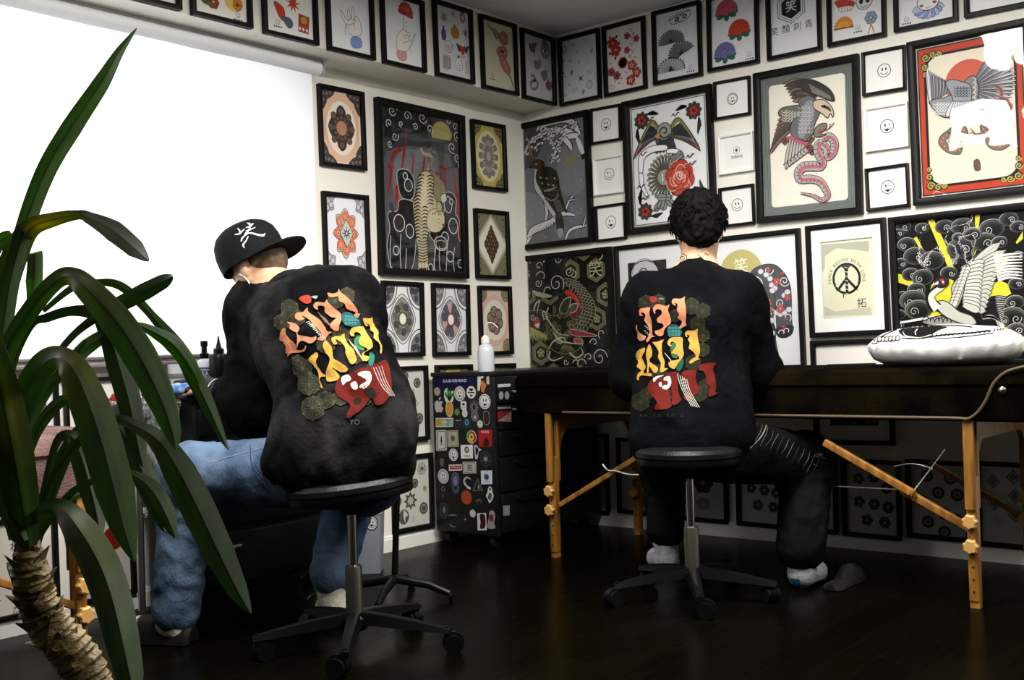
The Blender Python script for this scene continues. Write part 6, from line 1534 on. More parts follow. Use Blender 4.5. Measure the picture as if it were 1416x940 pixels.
def e_tag(a):
    X, Y = a.at(598, 562); rx, ry = a.r(598, 562, 40), a.r(598, 562, 72); a.rrect(X - rx, Y - ry, X + rx, Y + ry, rx * .9, '77777a'); a.rrect(X - rx * .8, Y - ry * .88, X + rx * .8, Y + ry * .88, rx * .7, '141416'); a.rect(X - rx * .3, Y - ry * .6, X + rx * .3, Y + ry * .6, '5a1c1c')
sticker(SV1, e_tag)
def e_strip(a):
    for k, c in enumerate(('c9762e', '7fa05a', 'b9a06c', '4e8a8c', '8a9a94')): a.poly(a.p([(98 + k * 33, 572), (130 + k * 33, 571), (128 + k * 33, 640), (100 + k * 33, 642)]), c)
    X, Y = a.at(180, 605); a.text('NEON', X, Y, a.r(180, 605, 24), 'd8d0b8')
st_rect([(90, 562), (268, 560), (266, 650), (92, 655)], 'b9b9ae', e_strip)
st_rect([(282, 570), (350, 568), (352, 670), (284, 672)], '2a2826', lambda a: a.line(a.p([(290, 590), (345, 585)]), 3, '8c8c86', 0))
def e_teal(a): X, Y = a.at(402, 605); R = a.r(402, 605, 26); a.ell(X, Y, R * .7, R, None, '8cb4c4', 3)
st_rect([(362, 566), (440, 566), (446, 662), (362, 660)], '12343c', e_teal)
st_disc(534, 622, 38)
def e_frame(a):
    P = a.p([(108, 700), (188, 698), (186, 872), (110, 876)]); a.line(P, 5, '24241f', 0, True); X, Y = a.at(148, 785); a.rect(X - 4, Y - 14, X + 4, Y + 14, '1c1c1c')
    for k in range(3): a.line([(X - 9, Y - 18 + k * 18), (X + 9, Y - 18 + k * 18)], 2, '1c1c1c', 0)
st_rect([(94, 685), (198, 682), (202, 885), (98, 890)], 'c4c2bb', e_frame)
def e_tarot(a):
    a.line(a.p([(216, 700), (308, 698), (312, 836), (220, 840)]), 2.5, '44402e', 0, True); X, Y = a.at(264, 765); a.flower(X, Y, 13, 7, '6d6650', '2c281c', '2c281c', 1)
st_rect([(205, 688), (315, 684), (322, 850), (210, 852)], 'a59e86', e_tarot)
def e_rast(a):
    X, Y = a.at(450, 752); R = a.r(450, 752, 68); a.ell(X, Y, R, R, 'd6d6d6', '141416', 2)
    for k in range(12): t = 2 * math.pi * k / 12; a.ell(X + R * .68 * math.cos(t), Y + R * .68 * math.sin(t), R * .24, R * .24, ['a82020', 'c9a520', '3a8a30', 'b8401c'][k // 3], n=10)
    a.ell(X, Y, R * .4, R * .4, 'c9b040'); a.ell(X, Y, R * .2, R * .22, '6a1c14')
sticker(SV1, e_rast)
def e_red(a):
    X, Y = a.at(585, 702); a.text('KILLERS', X, Y, a.r(585, 702, 24), 'e2d8d4', sx=.9, bold=.04); a.shape(a.p([(575, 770), (600, 760), (625, 800), (615, 840), (570, 840)]), '3a0c08', smooth=2)
st_rect([(515, 682), (655, 678), (655, 845), (520, 850)], '9c1f1c', e_red)
def e_logo(a):
    X, Y = a.at(402, 880); R = a.r(402, 880, 32); a.ell(X, Y, R, R, '3c3c3e'); a.ngon(X, Y, R * .6, 6, WH); a.ell(X, Y, R * .3, R * .3, '1c1c1e'); X, Y = a.at(406, 940)
    for k in range(4): a.text('笑顔刺青'[k], X + (k - 1.5) * 9, Y + 2, 7, '1c1c1e', bold=.03)
st_rect([(340, 832), (462, 830), (464, 965), (344, 968)], 'd8d8d6', e_logo)
st_disc(268, 930, 62, wink=1, m_='t')
def e_shp(a): a.shape(a.p([(475, 840), (500, 835), (520, 862), (548, 880), (520, 900), (512, 960), (490, 975), (478, 900)]), 'b9b9ba', smooth=3); a.shape(a.p([(488, 855), (505, 858), (520, 885), (505, 930), (492, 935)]), '1c1c2c', smooth=3)
sticker(SV1, e_shp)
# lower half
def e_gem(a): X, Y = a.at(512, 90); R = a.r(512, 90, 72); a.ngon(X, Y, R * .9, 8, '202226', '4a5258', 2); a.star(X, Y, R * .6, R * .3, 6, '4a5258'); a.ell(X, Y, R * .2, R * .2, '8a9298')
sticker(SV2, e_gem)
st_rect([(95, 50), (165, 48), (168, 160), (98, 162)], '1e241f', lambda a: a.shape(a.p([(115, 90), (150, 90), (145, 150), (122, 150)]), '6a5a4a', smooth=2), SV2)
def e_rl(a): X, Y = a.at(250, 163); a.text('RUNDOWN', X, Y, a.r(250, 163, 15), 'd8d0cc', bold=.03)
def e_rl2(a): a.poly(a.p([(200, 150), (300, 146), (300, 178), (202, 182)]), '9c2a26'); e_rl(a)
st_rect([(192, 140), (306, 136), (306, 190), (194, 194)], 'd0ccc6', e_rl2, SV2)
def e_lab(a): a.line(a.p([(322, 126), (422, 122), (422, 206), (324, 210)]), 2.5, '2a2a2a', 0, True); X, Y = a.at(373, 165); a.rect(X - 12, Y - 6, X + 12, Y + 6, '6d6d6a'); a.line([(X - 15, Y - 12), (X, Y - 9), (X + 15, Y - 12)], 3, '1c1c1c', 2); a.line([(X - 15, Y + 13), (X, Y + 10), (X + 15, Y + 13)], 3, '1c1c1c', 2)
st_rect([(312, 116), (430, 112), (432, 214), (316, 218)], 'a9a9a2', e_lab, SV2)
st_disc(145, 240, 64, view=SV2, ring=1)
def e_pur(a): X, Y = a.at(250, 265); R = a.r(250, 265, 60); a.ell(X, Y, R * .85, R * 1.05, '4c4a6c'); X, Y = a.at(252, 340); a.ell(X, Y, R * .75, R * .9, '44425c'); a.ell(X, Y - R, R * .4, R * .7, '77759a'); a.ell(X, Y, R * .25, R * .25, '1a1828')
sticker(SV2, e_pur)
def e_cres(a): a.line(a.p([(370, 345), (335, 310), (325, 275), (350, 250), (385, 268)]), [6, 12, 10, 8, 2], 'a9a9a6'); a.shape(a.p([(345, 340), (375, 330), (382, 355)]), 'c9c9c6', smooth=2)
sticker(SV2, e_cres)
def e_tri(a): a.poly(a.p([(440, 252), (492, 366), (396, 370)]), '55554e'); a.poly(a.p([(440, 275), (478, 356), (410, 360)]), '22221e'); X, Y = a.at(452, 335); a.ell(X, Y, 5, 8, '8a8a84')
sticker(SV2, e_tri)
def e_blue(a): X, Y = a.at(520, 245); a.flower(X, Y, 14, 7, '3a5a8a', '1c2c4a', '1c2c4a', .8); a.line([(X - 14, Y + 18), (X + 14, Y + 18)], 2, '3a5a8a', 0); a.line([(X - 10, Y - 22), (X + 10, Y - 22)], 1.5, '77778a', 0)
st_rect([(470, 192), (568, 190), (570, 308), (474, 310)], 'c4c6ce', e_blue, SV2)
def e_ora(a): X, Y = a.at(345, 423); a.ell(X, Y, a.r(345, 423, 62), None, '9c4420')
sticker(SV2, e_ora)
def e_grn(a): a.shape(a.p([(548, 328), (566, 345), (572, 380), (580, 410), (565, 450), (545, 472), (530, 440), (514, 410), (528, 380), (532, 345)]), 'c0c8c4', smooth=4); a.shape(a.p([(548, 380), (566, 410), (550, 450), (530, 425)]), '2c5c44', smooth=3); X, Y = a.at(549, 352); a.ell(X, Y, 5, 6, '1c1c1c')
sticker(SV2, e_grn)
def e_bottle8(a): X, Y = a.at(143, 350); a.ell(X, Y, 9, 10, None, '6d6a40', 3); X, Y = a.at(143, 410); a.ell(X, Y, 10, 11, '5a2020')
sticker(SV2, e_bottle8)
def e_leafy(a):
    for t in (-50, -25, 0, 25, 50): X, Y = a.at(455, 480); a.feather(X, Y, X + 26 * math.sin(math.radians(t)), Y - 26 * math.cos(math.radians(t)), 7, '4a4626')
sticker(SV2, e_leafy)
def e_gh(a): a.shape(a.p([(115, 490), (145, 470), (185, 500), (180, 560), (165, 605), (125, 580)]), '2c2e2c', '55585a', 1.5, 3); X, Y = a.at(152, 530); a.ell(X, Y, 7, 14, '77797a')
sticker(SV2, e_gh)
def e_star2(a): X, Y = a.at(335, 615); a.star(X, Y, 20, 4, 4, '3a3a20'); a.ell(X, Y, 3, 3, 'c9c08a')
sticker(SV2, e_star2)
def e_wv(a): a.line(a.p([(190, 580), (225, 575), (262, 580)]), [3, 6, 3], '6d706f'); a.line(a.p([(200, 650), (215, 672), (255, 675)]), [4, 7, 3], '6d706f')
sticker(SV2, e_wv)
st_disc(400, 563, 34, view=SV2)
def e_card(a): a.shape(a.p([(460, 575), (500, 570), (512, 640), (500, 690), (462, 690), (470, 640)]), '2a1414', '7c2a2a', 1.5, 2)
st_rect([(438, 560), (516, 558), (522, 708), (442, 710)], 'c4bfbc', e_card, SV2)
def e_fig(a): a.shape(a.p([(545, 545), (580, 540), (595, 590), (585, 640), (595, 690), (530, 690), (528, 650), (540, 600)]), '8a8a88', smooth=3); a.shape(a.p([(545, 580), (575, 575), (578, 625), (548, 628)]), '6d2422', smooth=2)
sticker(SV2, e_fig)
# stickers on the drawer fronts
FV = (3.24, 580, 480)
st_rect([(350, 166), (408, 163), (408, 176), (350, 180)], 'b9b9bc', None, FV, True)
for x in (366, 392):
    def f(a, x=x): X, Y = a.at(x, 216); R = a.r(x, 216, 18); a.ell(X, Y, R * .9, R, 'a4a4a6'); smiley(a, X, Y, R * .75, '1c1c1e')
    sticker(FV, f, True)
st_rect([(350, 268), (410, 265), (410, 274), (350, 277)], '8c8c90', None, FV, True)
def e_rays(a):
    for k in range(7): a.poly(a.p([(352, 330), (412, 288 + k * 7), (412, 291 + k * 7)]), 'c9b9b4')
st_rect([(350, 288), (412, 284), (412, 330), (350, 336)], '7c2422', e_rays, FV, True)
def e_sm(a): a.line(a.p([(380, 716), (398, 714), (398, 746), (380, 748)]), 2, '2c2c2c', 0, True)
st_rect([(374, 710), (404, 708), (404, 752), (376, 754)], '8c8c88', e_sm, FV, True)

# ---- squeeze bottle on the cabinet
def lathe_thing(name, label, cat, base, parts):
    t = thing(name, label, cat, base)
    for nm, prof, m_ in parts: MB().lathe(base, prof, 28).build(nm, m_, t)
    return t
m = mat('milky_plastic', (0.72, 0.74, 0.78), 0.35); M_MILK = m
m.node_tree.nodes['Principled BSDF'].inputs['Transmission Weight'].default_value = 0.25
b_ = onZ(672, 514, CZ); b_ = V(CX0 + .085, onX(672, 500, CX0 + .085).y, CZ)
t = lathe_thing('squeeze_bottle', 'clear white squeeze bottle with a bent spout on top of the sticker covered cabinet', 'bottle', b_,
    [('bottle_body', [(.001, 0), (.034, 0), (.036, .006), (.036, .085), (.033, .1), (.024, .112), (.015, .118), (.015, .122)], M_MILK), ('bottle_cap', [(.001, .12), (.018, .12), (.018, .142), (.013, .148), (.006, .155)], M_TRIM)])
MB().tube(catmull([b_ + V(0, 0, .15), b_ + V(0, 0, .185), b_ + V(.005, -.008, .205), b_ + V(.02, -.028, .205), b_ + V(.032, -.045, .185)], 5), .0028, 8).build('spout', M_MILK, t)
# blue and white cloth bag hanging at the near drawer edge
p_ = onY(722, 532, CY0 - .045)
mb = MB(); P = []
for i in range(9):
    r_ = []
    for j in range(9):
        u_ = j / 8; v_ = i / 8; wv = .05 + .03 * math.sin(v_ * 3.1)
        r_.append(p_ + V((u_ - .35) * (.085 + .03 * math.sin(3 * v_)), .012 * math.sin(7 * u_ + 4 * v_) - .02, -.135 * v_ ** .9 * (.75 + .25 * math.sin(math.pi * u_))))
    P.append(r_)
mb.grid(P); mb.add([q + V(0, .006, 0) for r_ in P for q in r_], []); P2 = [[q + V(0, .006, 0) for q in r_] for r_ in P]; mb2 = MB(); mb2.grid(P); mb2.grid(P2)
t = mb2.build('cleaning_cloth', mat('pale_blue_cloth', '6f97c4', 0.8), None, label='pale blue cloth hanging at the cabinet front beside the table end', cat='cloth')
mb = MB(); mb.box(p_ + V(-.005, -.032, -.03), (.05, .004, .05), Matrix.Rotation(.5, 3, 'Y'), .001); mb.build('white_corner', M_TRIM, t)

# ---- treatment tables
M_SUEDE_DARK = noisy('dark_brown_plush', (0.0009, 0.0006, 0.0003), (0.010, 0.0064, 0.0022), 4, 0.95, .48, .8, bump=.5, bscale=220, spec=.02, sheen=.0)
M_SUEDE_ROSE = noisy('rose_brown_suede', '4a3431', '755b56', 9, 0.85, .3, .7, bump=.4, bscale=160, spec=.15)
def knob(mb, c, ax, r=.022):
    'lobed hand screw'
    ax = Vector(ax).normalized(); a = ax.orthogonal().normalized(); b_ = ax.cross(a); c = Vector(c); n = 36; rows = []
    for h_, k in ((0, .85), (.004, 1), (.016, 1), (.02, .8)):
        rows.append([c + ax * h_ + (a * math.cos(2 * math.pi * i / n) + b_ * math.sin(2 * math.pi * i / n)) * r * k * (1 + .1 * math.cos(7 * 2 * math.pi * i / n)) for i in range(n)])
    mb.grid(rows, True); mb.add(rows[-1], [tuple(range(n))]); mb.add(rows[0], [tuple(range(n))[::-1]])
def massage_table(label, F0, F1, inward, width, ztop, thick, m_pad, over=.28, over0=None):
    over0 = over if over0 is None else over0
    'F0, F1: floor points of the two near legs; inward: unit vector to the far legs'
    F0, F1 = Vector(F0), Vector(F1); ax = (F1 - F0).normalized(); inn = Vector(inward); out = -inn
    c = (F0 + F1) / 2 + inn * width / 2 + ax * (over - over0) / 2
    t = thing('treatment_table', label, 'table', (c.x, c.y, 0))
    zb = ztop - thick; L_ = (F1 - F0).length + over + over0
    R = Matrix((ax, ax.cross(UP) * -1, UP)).transposed()
    # padded top, rounded all round, plus fitted cover
    mb = MB(); rows = []; n = 56
    cr_ = .09
    def outline(ins):
        P = []; hl, hw = L_ / 2 - ins, width / 2 + .04 - ins; r_ = max(cr_ - ins, .01)
        for sx, sy_, a0 in ((1, 1, 0), (-1, 1, 90), (-1, -1, 180), (1, -1, 270)):
            for k in range(n // 4): an = math.radians(a0 + 90 * k / (n // 4 - 1)); P.append(V(c.x, c.y, 0) + ax * (sx * (hl - r_) + r_ * math.cos(an)) + inn * (sy_ * (hw - r_) + r_ * math.sin(an)))
        return P
    for ins, z in ((.03, zb), (.004, zb + .008), (0, zb + .03), (.004, ztop - .06), (-.004, ztop - .05), (0, ztop - .03), (.012, ztop - .01), (.04, ztop)): rows.append([p_ + UP * z for p_ in outline(ins)])
    mb.grid(rows, True); m2 = len(rows[0]); mb.add(rows[-1], [tuple(range(m2))]); mb.add(rows[0], [tuple(range(m2))[::-1]])
    mb.build('padded_top', m_pad, t)
    for end, P in ((-1, F0), (1, F1)):
        for far in (0, 1):
            q = P + inn * width * far
            q = V(q.x, q.y, 0)
            mb = MB()
            bar(mb, q + UP * .02, q + UP * .40, .034, .03, out); mb.box(q + UP * .01, (.028, .026, .02), R)
            leg = mb.build('leg', M_WOOD, t)
            mb = MB()
            for s_ in (-1, 1): bar(mb, q + ax * s_ * .026 * 0 + out * (.022) + UP * .3 if s_ > 0 else q - out * .022 + UP * .3, (q + out * .022 if s_ > 0 else q - out * .022) + UP * (zb + .03), .016, .03, out)
            mb.build('upper_leg', M_WOOD, t)
            for k in range(9):
                z = .05 + k * .038
                MB().tube([q + out * .0155 + UP * z, q + out * .0185 + UP * z], .0035, 10).build('peg_hole', mat('peg_hole_dark', (.01, .006, .003), .8), leg)
            for z in (.19, .265):
                mb = MB(); knob(mb, q + out * .024 + UP * z, out); mb.build('knob', M_WOOD_LIGHT, leg)
        # end frame: arched board between the two legs
        mb = MB(); q0 = V(P.x, P.y, 0); w_ = width; zt = zb + .01; zl = zb - .14; nseg = 24; fr_ = []; 
        top = [q0 + inn * (w_ * k / nseg) + UP * zt for k in range(nseg + 1)]; bot = []
        for k in range(nseg + 1):
            u_ = k / nseg; e = min(u_, 1 - u_) * w_; rad = .07; dz = zt - .07 if e > rad + .03 else (zt - .07 - (rad - math.sqrt(max(0, rad * rad - (rad - max(0, e - .03)) ** 2))) * 1.8)
            bot.append(q0 + inn * (w_ * u_) + UP * dz)
        for s_ in (-1, 1): mb.grid([[p_ + ax * s_ * .009 for p_ in top], [p_ + ax * s_ * .009 for p_ in bot]])
        mb.grid([[p_ - ax * .009 for p_ in bot], [p_ + ax * .009 for p_ in bot]]); mb.grid([[p_ - ax * .009 for p_ in top], [p_ + ax * .009 for p_ in top]])
        mb.build('end_board', M_WOOD, t)
    return t, ax, inn, out, zb
FR = onZ(1353, 838); FL = onZ(765, 771); XF = (FR.x + FL.x) / 2
TZ = .733; TT = .165
RT, rax, rin, rout, rzb = massage_table('long wooden treatment table with a dark brown plush top along the right wall', (XF, FL.y, 0), (XF, FR.y, 0), (1, 0, 0), .60, TZ, TT, M_SUEDE_DARK, .30, .20)
# braces, wires, edge piping on the room side
def onF(x, y, d_=0.0): return onX(x, y, XF - d_)
mb = MB(); a0 = onF(775, 698, .0); a1 = onF(905, 618, .0); bar(mb, a0, a1, .022, .02, (1, 0, 0)); mb.build('brace', M_WOOD, RT)
mb = MB(); bar(mb, onF(1140, 611, .006), onF(1264, 683, .006), .02, .024, (1, 0, 0)); bar(mb, onF(1246, 676, -.012), onF(1346, 733, -.012), .02, .024, (1, 0, 0)); mb.tube([onF(1256, 681, .022), onF(1256, 681, -.03)], .006, 12); mb.build('brace', M_WOOD, RT)
XR = XF + .60
mb = MB(); bar(mb, onX(1285, 640, XR), onX(1412, 712, XR), .022, .02, (1, 0, 0)); mb.build('brace', M_WOOD, RT)
M_WIRE = mat('bare_wire', (.7, .68, .62), .3, .8)
mb = MB(); mb.tube(catmull([onF(833, 642, .02), onF(841, 650, .02), onF(852, 651, .02), onF(872, 656, .02), onF(902, 656, .02)], 5), .0035, 8); mb.build('support_cable', M_WIRE, RT)
mb = MB(); mb.tube([onF(1150, 672, -.15), onF(1245, 677, -.02)], .0022, 8); mb.tube(catmull([onF(1262, 680, -.02), onF(1285, 650, -.1), onF(1306, 621, -.18)], 5), .002, 8); mb.tube(catmull([onF(1236, 645, -.2), onF(1262, 641, -.2), onF(1290, 648, -.2)], 5), .002, 8); mb.build('support_cable', M_WIRE, RT)
M_PIPE = mat('worn_brown_piping', (.06, .036, .014), .6)
hw = .04
def onP(x, y): return onX(x, y, XF - hw - .003)
PL = [onP(x, 0).y for x in (760, 900, 1050, 1200, 1300)]
pts = [V(XF - hw - .003, y, TZ - TT + .012) for y in PL] + [onP(1338, 579), onP(1352, 570), onP(1364, 552), onP(1374, 530), onP(1392, 514), onP(1420, 506)]
MB().tube(catmull(pts, 5), .005, 8).build('edge_piping', M_PIPE, RT)
bt = onP(1386, 540); MB().lathe(bt, [(.001, -.004), (.012, -.004), (.012, .002), (.006, .006), (.001, .007)], 16, (-1, 0, 0)).build('button', mat('tarnished_button', (.25, .2, .12), .3, 1.0), RT)

# second table at the left, under the plant
f1 = onZ(112, 951); f1 = V(f1.x, f1.y, 0)
LT, lax, lin_, lout, lzb = massage_table('wooden treatment table with a rose brown suede top, behind the foliage plant', (f1.x - 1.15, f1.y, 0), f1, (0, 1, 0), .56, .655, .17, M_SUEDE_ROSE, .16)
mb = MB(); bar(mb, onY(-20, 798, f1.y), onY(104, 838, f1.y), .022, .02, (0, 1, 0)); mb.build('brace', M_WOOD, LT)

# ---- rolling stools
M_LEATHER = noisy('black_leatherette', (.004, .004, .0045), (.007, .007, .008), 12, .35, bump=.15, bscale=150, spec=.18)
def stool(label, c, zs, r, ang, rb, tilt=0.0, tdir=0.0):
    c = V(c.x, c.y, 0); t = thing('rolling_stool', label, 'stool', c)
    mb = MB(); nrm = V(math.cos(tdir) * math.sin(tilt), math.sin(tdir) * math.sin(tilt), math.cos(tilt))
    mb.lathe(c + UP * (zs - .075), [(.001, 0), (r * .86, .024), (r * .95, .028), (r, .040), (r, .054), (r * .95, .066), (r * .8, .074), (r * .4, .077), (.001, .077)], 48, nrm); mb.build('seat', M_LEATHER, t)
    MB().lathe(c + UP * (zs - .057), [(r * .90, -.004), (r * .965, -.004), (r * .985, .006), (r * .985, .016), (r * .95, .016)], 48, nrm, cap=False).build('seat_ring', M_CHROME if r > .18 and tilt == 0 else M_PLASTIC, t)
    mb = MB(); mb.lathe(c + UP * .23, [(.013, 0), (.013, zs - .31)], 20); mb.build('piston', M_CHROME, t)
    MB().lathe(c + UP * .06, [(.024, 0), (.024, .17), (.022, .176), (.0135, .178)], 24).build('column', mat('satin_column', (.22, .21, .17), .35, .9), t)
    MB().lathe(c + UP * (zs - .11), [(.02, 0), (.03, .01), (.07, .04), (.07, .062)], 24).build('seat_plate', M_PLASTIC, t)
    hub = MB().lathe(c + UP * .055, [(.03, 0), (.04, .01), (.04, .035), (.028, .045)], 24).build('hub', M_PLASTIC, t)
    for k in range(5):
        an = ang + 2 * math.pi * k / 5; d_ = V(math.cos(an), math.sin(an), 0); sd = d_.cross(UP); mb = MB(); rows = []
        for u_ in np.linspace(0.02, rb, 9):
            q = u_ / rb; w_ = .024 - .009 * q; zt = .105 - .038 * q ** 1.6; zb2 = .072 - .02 * q
            rows.append([c + d_ * u_ + sd * w_ + UP * (zb2 + .004), c + d_ * u_ + sd * w_ * .7 + UP * zt, c + d_ * u_ + UP * (zt + .004), c + d_ * u_ - sd * w_ * .7 + UP * zt, c + d_ * u_ - sd * w_ + UP * (zb2 + .004), c + d_ * u_ + UP * zb2])
        mb.grid(rows, True); mb.add(rows[-1], [tuple(range(6))]); sp = mb.build('base_arm', M_PLASTIC, t)
        mb = MB(); e = c + d_ * (rb - .012); mb.tube([e + UP * .05, e + UP * .075], .007, 10); ca = an + 1.9 + k; cd = V(math.cos(ca), math.sin(ca), 0); e2 = e + cd.cross(UP) * .018
        for s_ in (-1, 1): mb.tube([e2 + cd * s_ * .006 + UP * .026, e2 + cd * s_ * .022 + UP * .026], .026, 18)
        mb.tube([e2 - cd * .01 + UP * .03, e2 + cd * .01 + UP * .03], .03, 18); mb.tube([e + UP * .052, e2 + UP * .045], .01, 8); mb.build('caster', M_PLASTIC, t)
    return t
cL = onZ(492, 897); cR = onZ(959, 828)
tL = onZ(620, 903); tR = onZ(846, 838)
stool('black rolling stool under the person in the cap', cL, .49, .18, math.atan2(tL.y - cL.y, tL.x - cL.x), .285, .09, math.atan2(-RGT.y, -RGT.x))
stool('black rolling stool with a chrome ring under the dark haired person', cR, .505, .175, math.atan2(tR.y - cR.y, tR.x - cR.x), .27)
# ================================================================== the two people
M_SKIN = noisy('skin', (.50, .29, .17), (.60, .37, .23), 14, .5, .35, .65, bump=.1, bscale=120, spec=.35)
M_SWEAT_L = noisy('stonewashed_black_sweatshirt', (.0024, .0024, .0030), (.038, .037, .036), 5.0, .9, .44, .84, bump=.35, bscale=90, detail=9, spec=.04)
M_SWEAT_R = noisy('black_sweatshirt', (.0022, .0022, .0030), (.0085, .0085, .0105), 5, .9, .45, .85, bump=.3, bscale=90, detail=8, spec=.04)
M_RIB = noisy('ribbed_black_knit', (.005, .005, .006), (.012, .012, .013), 30, .9, spec=.1)
M_JEANS = noisy('blue_denim', (.016, .034, .075), (.16, .235, .35), 6, .85, .35, .75, bump=.3, bscale=160, detail=8, stretch=(1, 1, .6), spec=.15)
M_JEANS_D = noisy('black_denim', (.0022, .0022, .0026), (.009, .009, .0095), 8, .85, .42, .82, bump=.3, bscale=140, spec=.05)
M_SOCKW = noisy('white_sock', (.60, .56, .48), (.72, .68, .60), 30, .9, bump=.3, bscale=200)
M_SOCKG = noisy('grey_sock', (.26, .26, .30), (.36, .36, .38), 40, .9, bump=.4, bscale=200)
M_HAIR = mat('black_hair', (.0022, .002, .0018), .7, spec=.06)
M_SHOE = mat('black_shoe', (.005, .005, .005), .5, spec=.25)
M_CAP = noisy('black_cap_twill', (.0035, .0035, .004), (.006, .006, .007), 60, .8, bump=.3, bscale=260, spec=.12)
M_GLOVE = mat('black_nitrile', (.006, .006, .007), .45, spec=.3)

# ------------------------------------------------------------------ person with dark hair, seen from behind
def P3(x, y, d_): return W(x, y, d_)
pr = thing('person', 'dark haired person in black sweatshirt and dark trousers, seated at the long table', 'person', (cR.x, cR.y, 0))
D0 = 3.60
pel = P3(957, 606, D0 + .04); wst = P3(957, 540, D0 + .08); chs = P3(957, 455, D0 + .14); nkb = P3(962, 380, D0 + .20); hd = P3(966, 314, D0 + .24)
shL = P3(893, 412, D0 + .16); shR = P3(1026, 412, D0 + .16)
elL = P3(873, 520, D0 + .22); elR = P3(1046, 515, D0 + .22)
haL = P3(925, 502, D0 + .54); haR = P3(1004, 500, D0 + .54)
hpL = P3(925, 622, D0 + .02); hpR = P3(992, 620, D0 + .02)
knR = P3(1116, 636, D0 + .24); anR = P3(1108, 775, D0 + .10)
knL = P3(917, 642, D0 + .42); anL = P3(921, 748, D0 + .40)
UPi = (P3(966, 256, D0 + .24) - P3(966, 356, D0 + .24)).normalized()
b = Blob(.0062)
hup = (UPi - FWD * -.12 + RGT * .03).normalized(); hfw = (FWD - UP * .45).normalized()
HC = hd + UP * -.01
Lr, Rr = head(b, HC, (UP + FWD * .38).normalized(), (FWD - UP * .3 + RGT * .10).normalized(), .97)
b.chain([HC + UP * -.05 - FWD * .015, nkb - UP * .03], [.058, .062], .03)
b.chain([shL, nkb - UP * .045, shR], [.05, .07, .05], .05); b.chain([nkb - UP * .05, chs, wst, pel], [.09, .13, .115, .13], .06)
b.chain([shL, elL, haL - FWD * .1], [.048, .038, .027], .03); b.chain([shR, elR, haR - FWD * .1], [.048, .038, .027], .03)
hand(b, haL - FWD * .10, FWD + RGT * .25 - UP * .1, UP * -1, .95, .55, 1); hand(b, haR - FWD * .10, FWD - RGT * .25 - UP * .1, UP * -1, .95, .6, -1)
b.chain([hpL, knL, anL], [.085, .055, .038], .04); b.chain([hpR, knR, anR], [.085, .055, .038], .04)
ftR = anR + (RGT * .55 + FWD * .75).normalized() * .13; ftL = anL + (FWD * .95 - RGT * .15).normalized() * .13
for an, ft in ((anR, ftR), (anL, ftL)):
    ft.z = .045; hl = V(an.x, an.y, .05); b.chain([an, hl, ft, ft + (ft - hl) * .28], [.030, .028, .024, .014], .01)
body_r, bv = blob_obj('body', b, M_SKIN, pr, label='bare neck and hands')
# sweatshirt
b = Blob(.0085)
b.cone(shL + UP * .0, shR + UP * .0, .066, .066, .06); b.cone(nkb - UP * .05, nkb - UP * .02, .085, .07, .05)
b.chain([nkb - UP * .07, chs], [.10, .15], .07)
RB = np.array([list(RGT), list(FWD), list(UP)]).T
b.ell(chs + UP * .01, (.205, .135, .20), RB, .06); b.ell(wst, (.195, .14, .20), RB, .07); b.ell(pel + UP * .03, (.200, .155, .15), RB, .06); b.ell(pel - UP * .015, (.198, .16, .085), RB, .03)
b.chain([shL + RGT * .01, elL, haL - FWD * .16], [.078, .074, .05], .045); b.chain([shR - RGT * .01, elR, haR - FWD * .16], [.080, .078, .05], .045)
sw_r, bv_r = blob_obj('sweatshirt', b, M_SWEAT_R, pr, folds(.015, 7.5, (1, 1, .75), 3.0), 3)
tb = [nkb + (RGT * math.cos(t) * .083 + FWD * math.sin(t) * .075) + UP * (.012 - .012 * math.sin(t)) for t in np.linspace(0, 2 * math.pi, 33)[:-1]]
MB().tube(tb, .011, 10, closed=True).build('neck_rib', M_RIB, sw_r)
# trousers
b = Blob(.008); b.chain([hpL, knL, anL + UP * .04], [.105, .078, .066], .05); b.chain([hpR, knR, anR + UP * .045], [.108, .088, .078], .05); b.ell(pel - UP * .03, (.16, .13, .08), RB, .05)
jn_r, bvj = blob_obj('trousers', b, M_JEANS_D, pr, folds(.008, 11, (1, 1, 1.4), 9.0), 2)
a = PixArt(); a.view(1, 0, 0); rr = random.Random(5)
for k in range(13):
    x = 1042 + k * 7.2; y = 592 + k * 4.0; a.line([(x + 5, y - 8), (x + rr.uniform(-1, 3), y + 2), (x - 6, y + 14 + rr.uniform(-3, 3))], [.5, rr.uniform(.6, 1.3), .3], rr.choice(['5c5a52', '77756c', '44423c']))
a.line([(1060, 588), (1052, 604), (1036, 620)], [1.2, 1.6, .8], '8a8880')
for k in range(6): x = 1128 + rr.uniform(-8, 8); y = 625 + rr.uniform(0, 18); a.line([(x, y), (x + 6, y + 2)], .7, '6d6b64')
project(a, bvj, M_PRINT, jn_r, 'torn_threads', .002, label='pale torn threads on the thigh')
# socks and shoes
def foot(an, ft, sockm, nm, parent, blue=None):
    hl = V(an.x, an.y, .055); d_ = (ft - hl); d_.z = 0; d_.normalize()
    b = Blob(.006); b.chain([an + UP * .06, an + UP * .01, hl], [.046, .043, .043], .02); b.chain([hl - d_ * .005 - UP * .012, ft - UP * .012, ft + d_ * .04 - UP * .018], [.040, .034, .022], .02)
    return blob_obj('sock', b, sockm, parent, folds(.003, 22, (1, 1, 3), 2.0), 2, label=nm)
sk, bvs = foot(anR, ftR, M_SOCKG, 'grey sock with a blue heel', pr)
a = PixArt(); a.poly([(1076, 797), (1106, 801), (1106, 815), (1072, 815)], '1f5f8a'); project(a, bvs, M_PRINT, sk, 'blue_heel', .0012)
foot(anL, ftL, M_SOCKG, 'grey sock', pr)
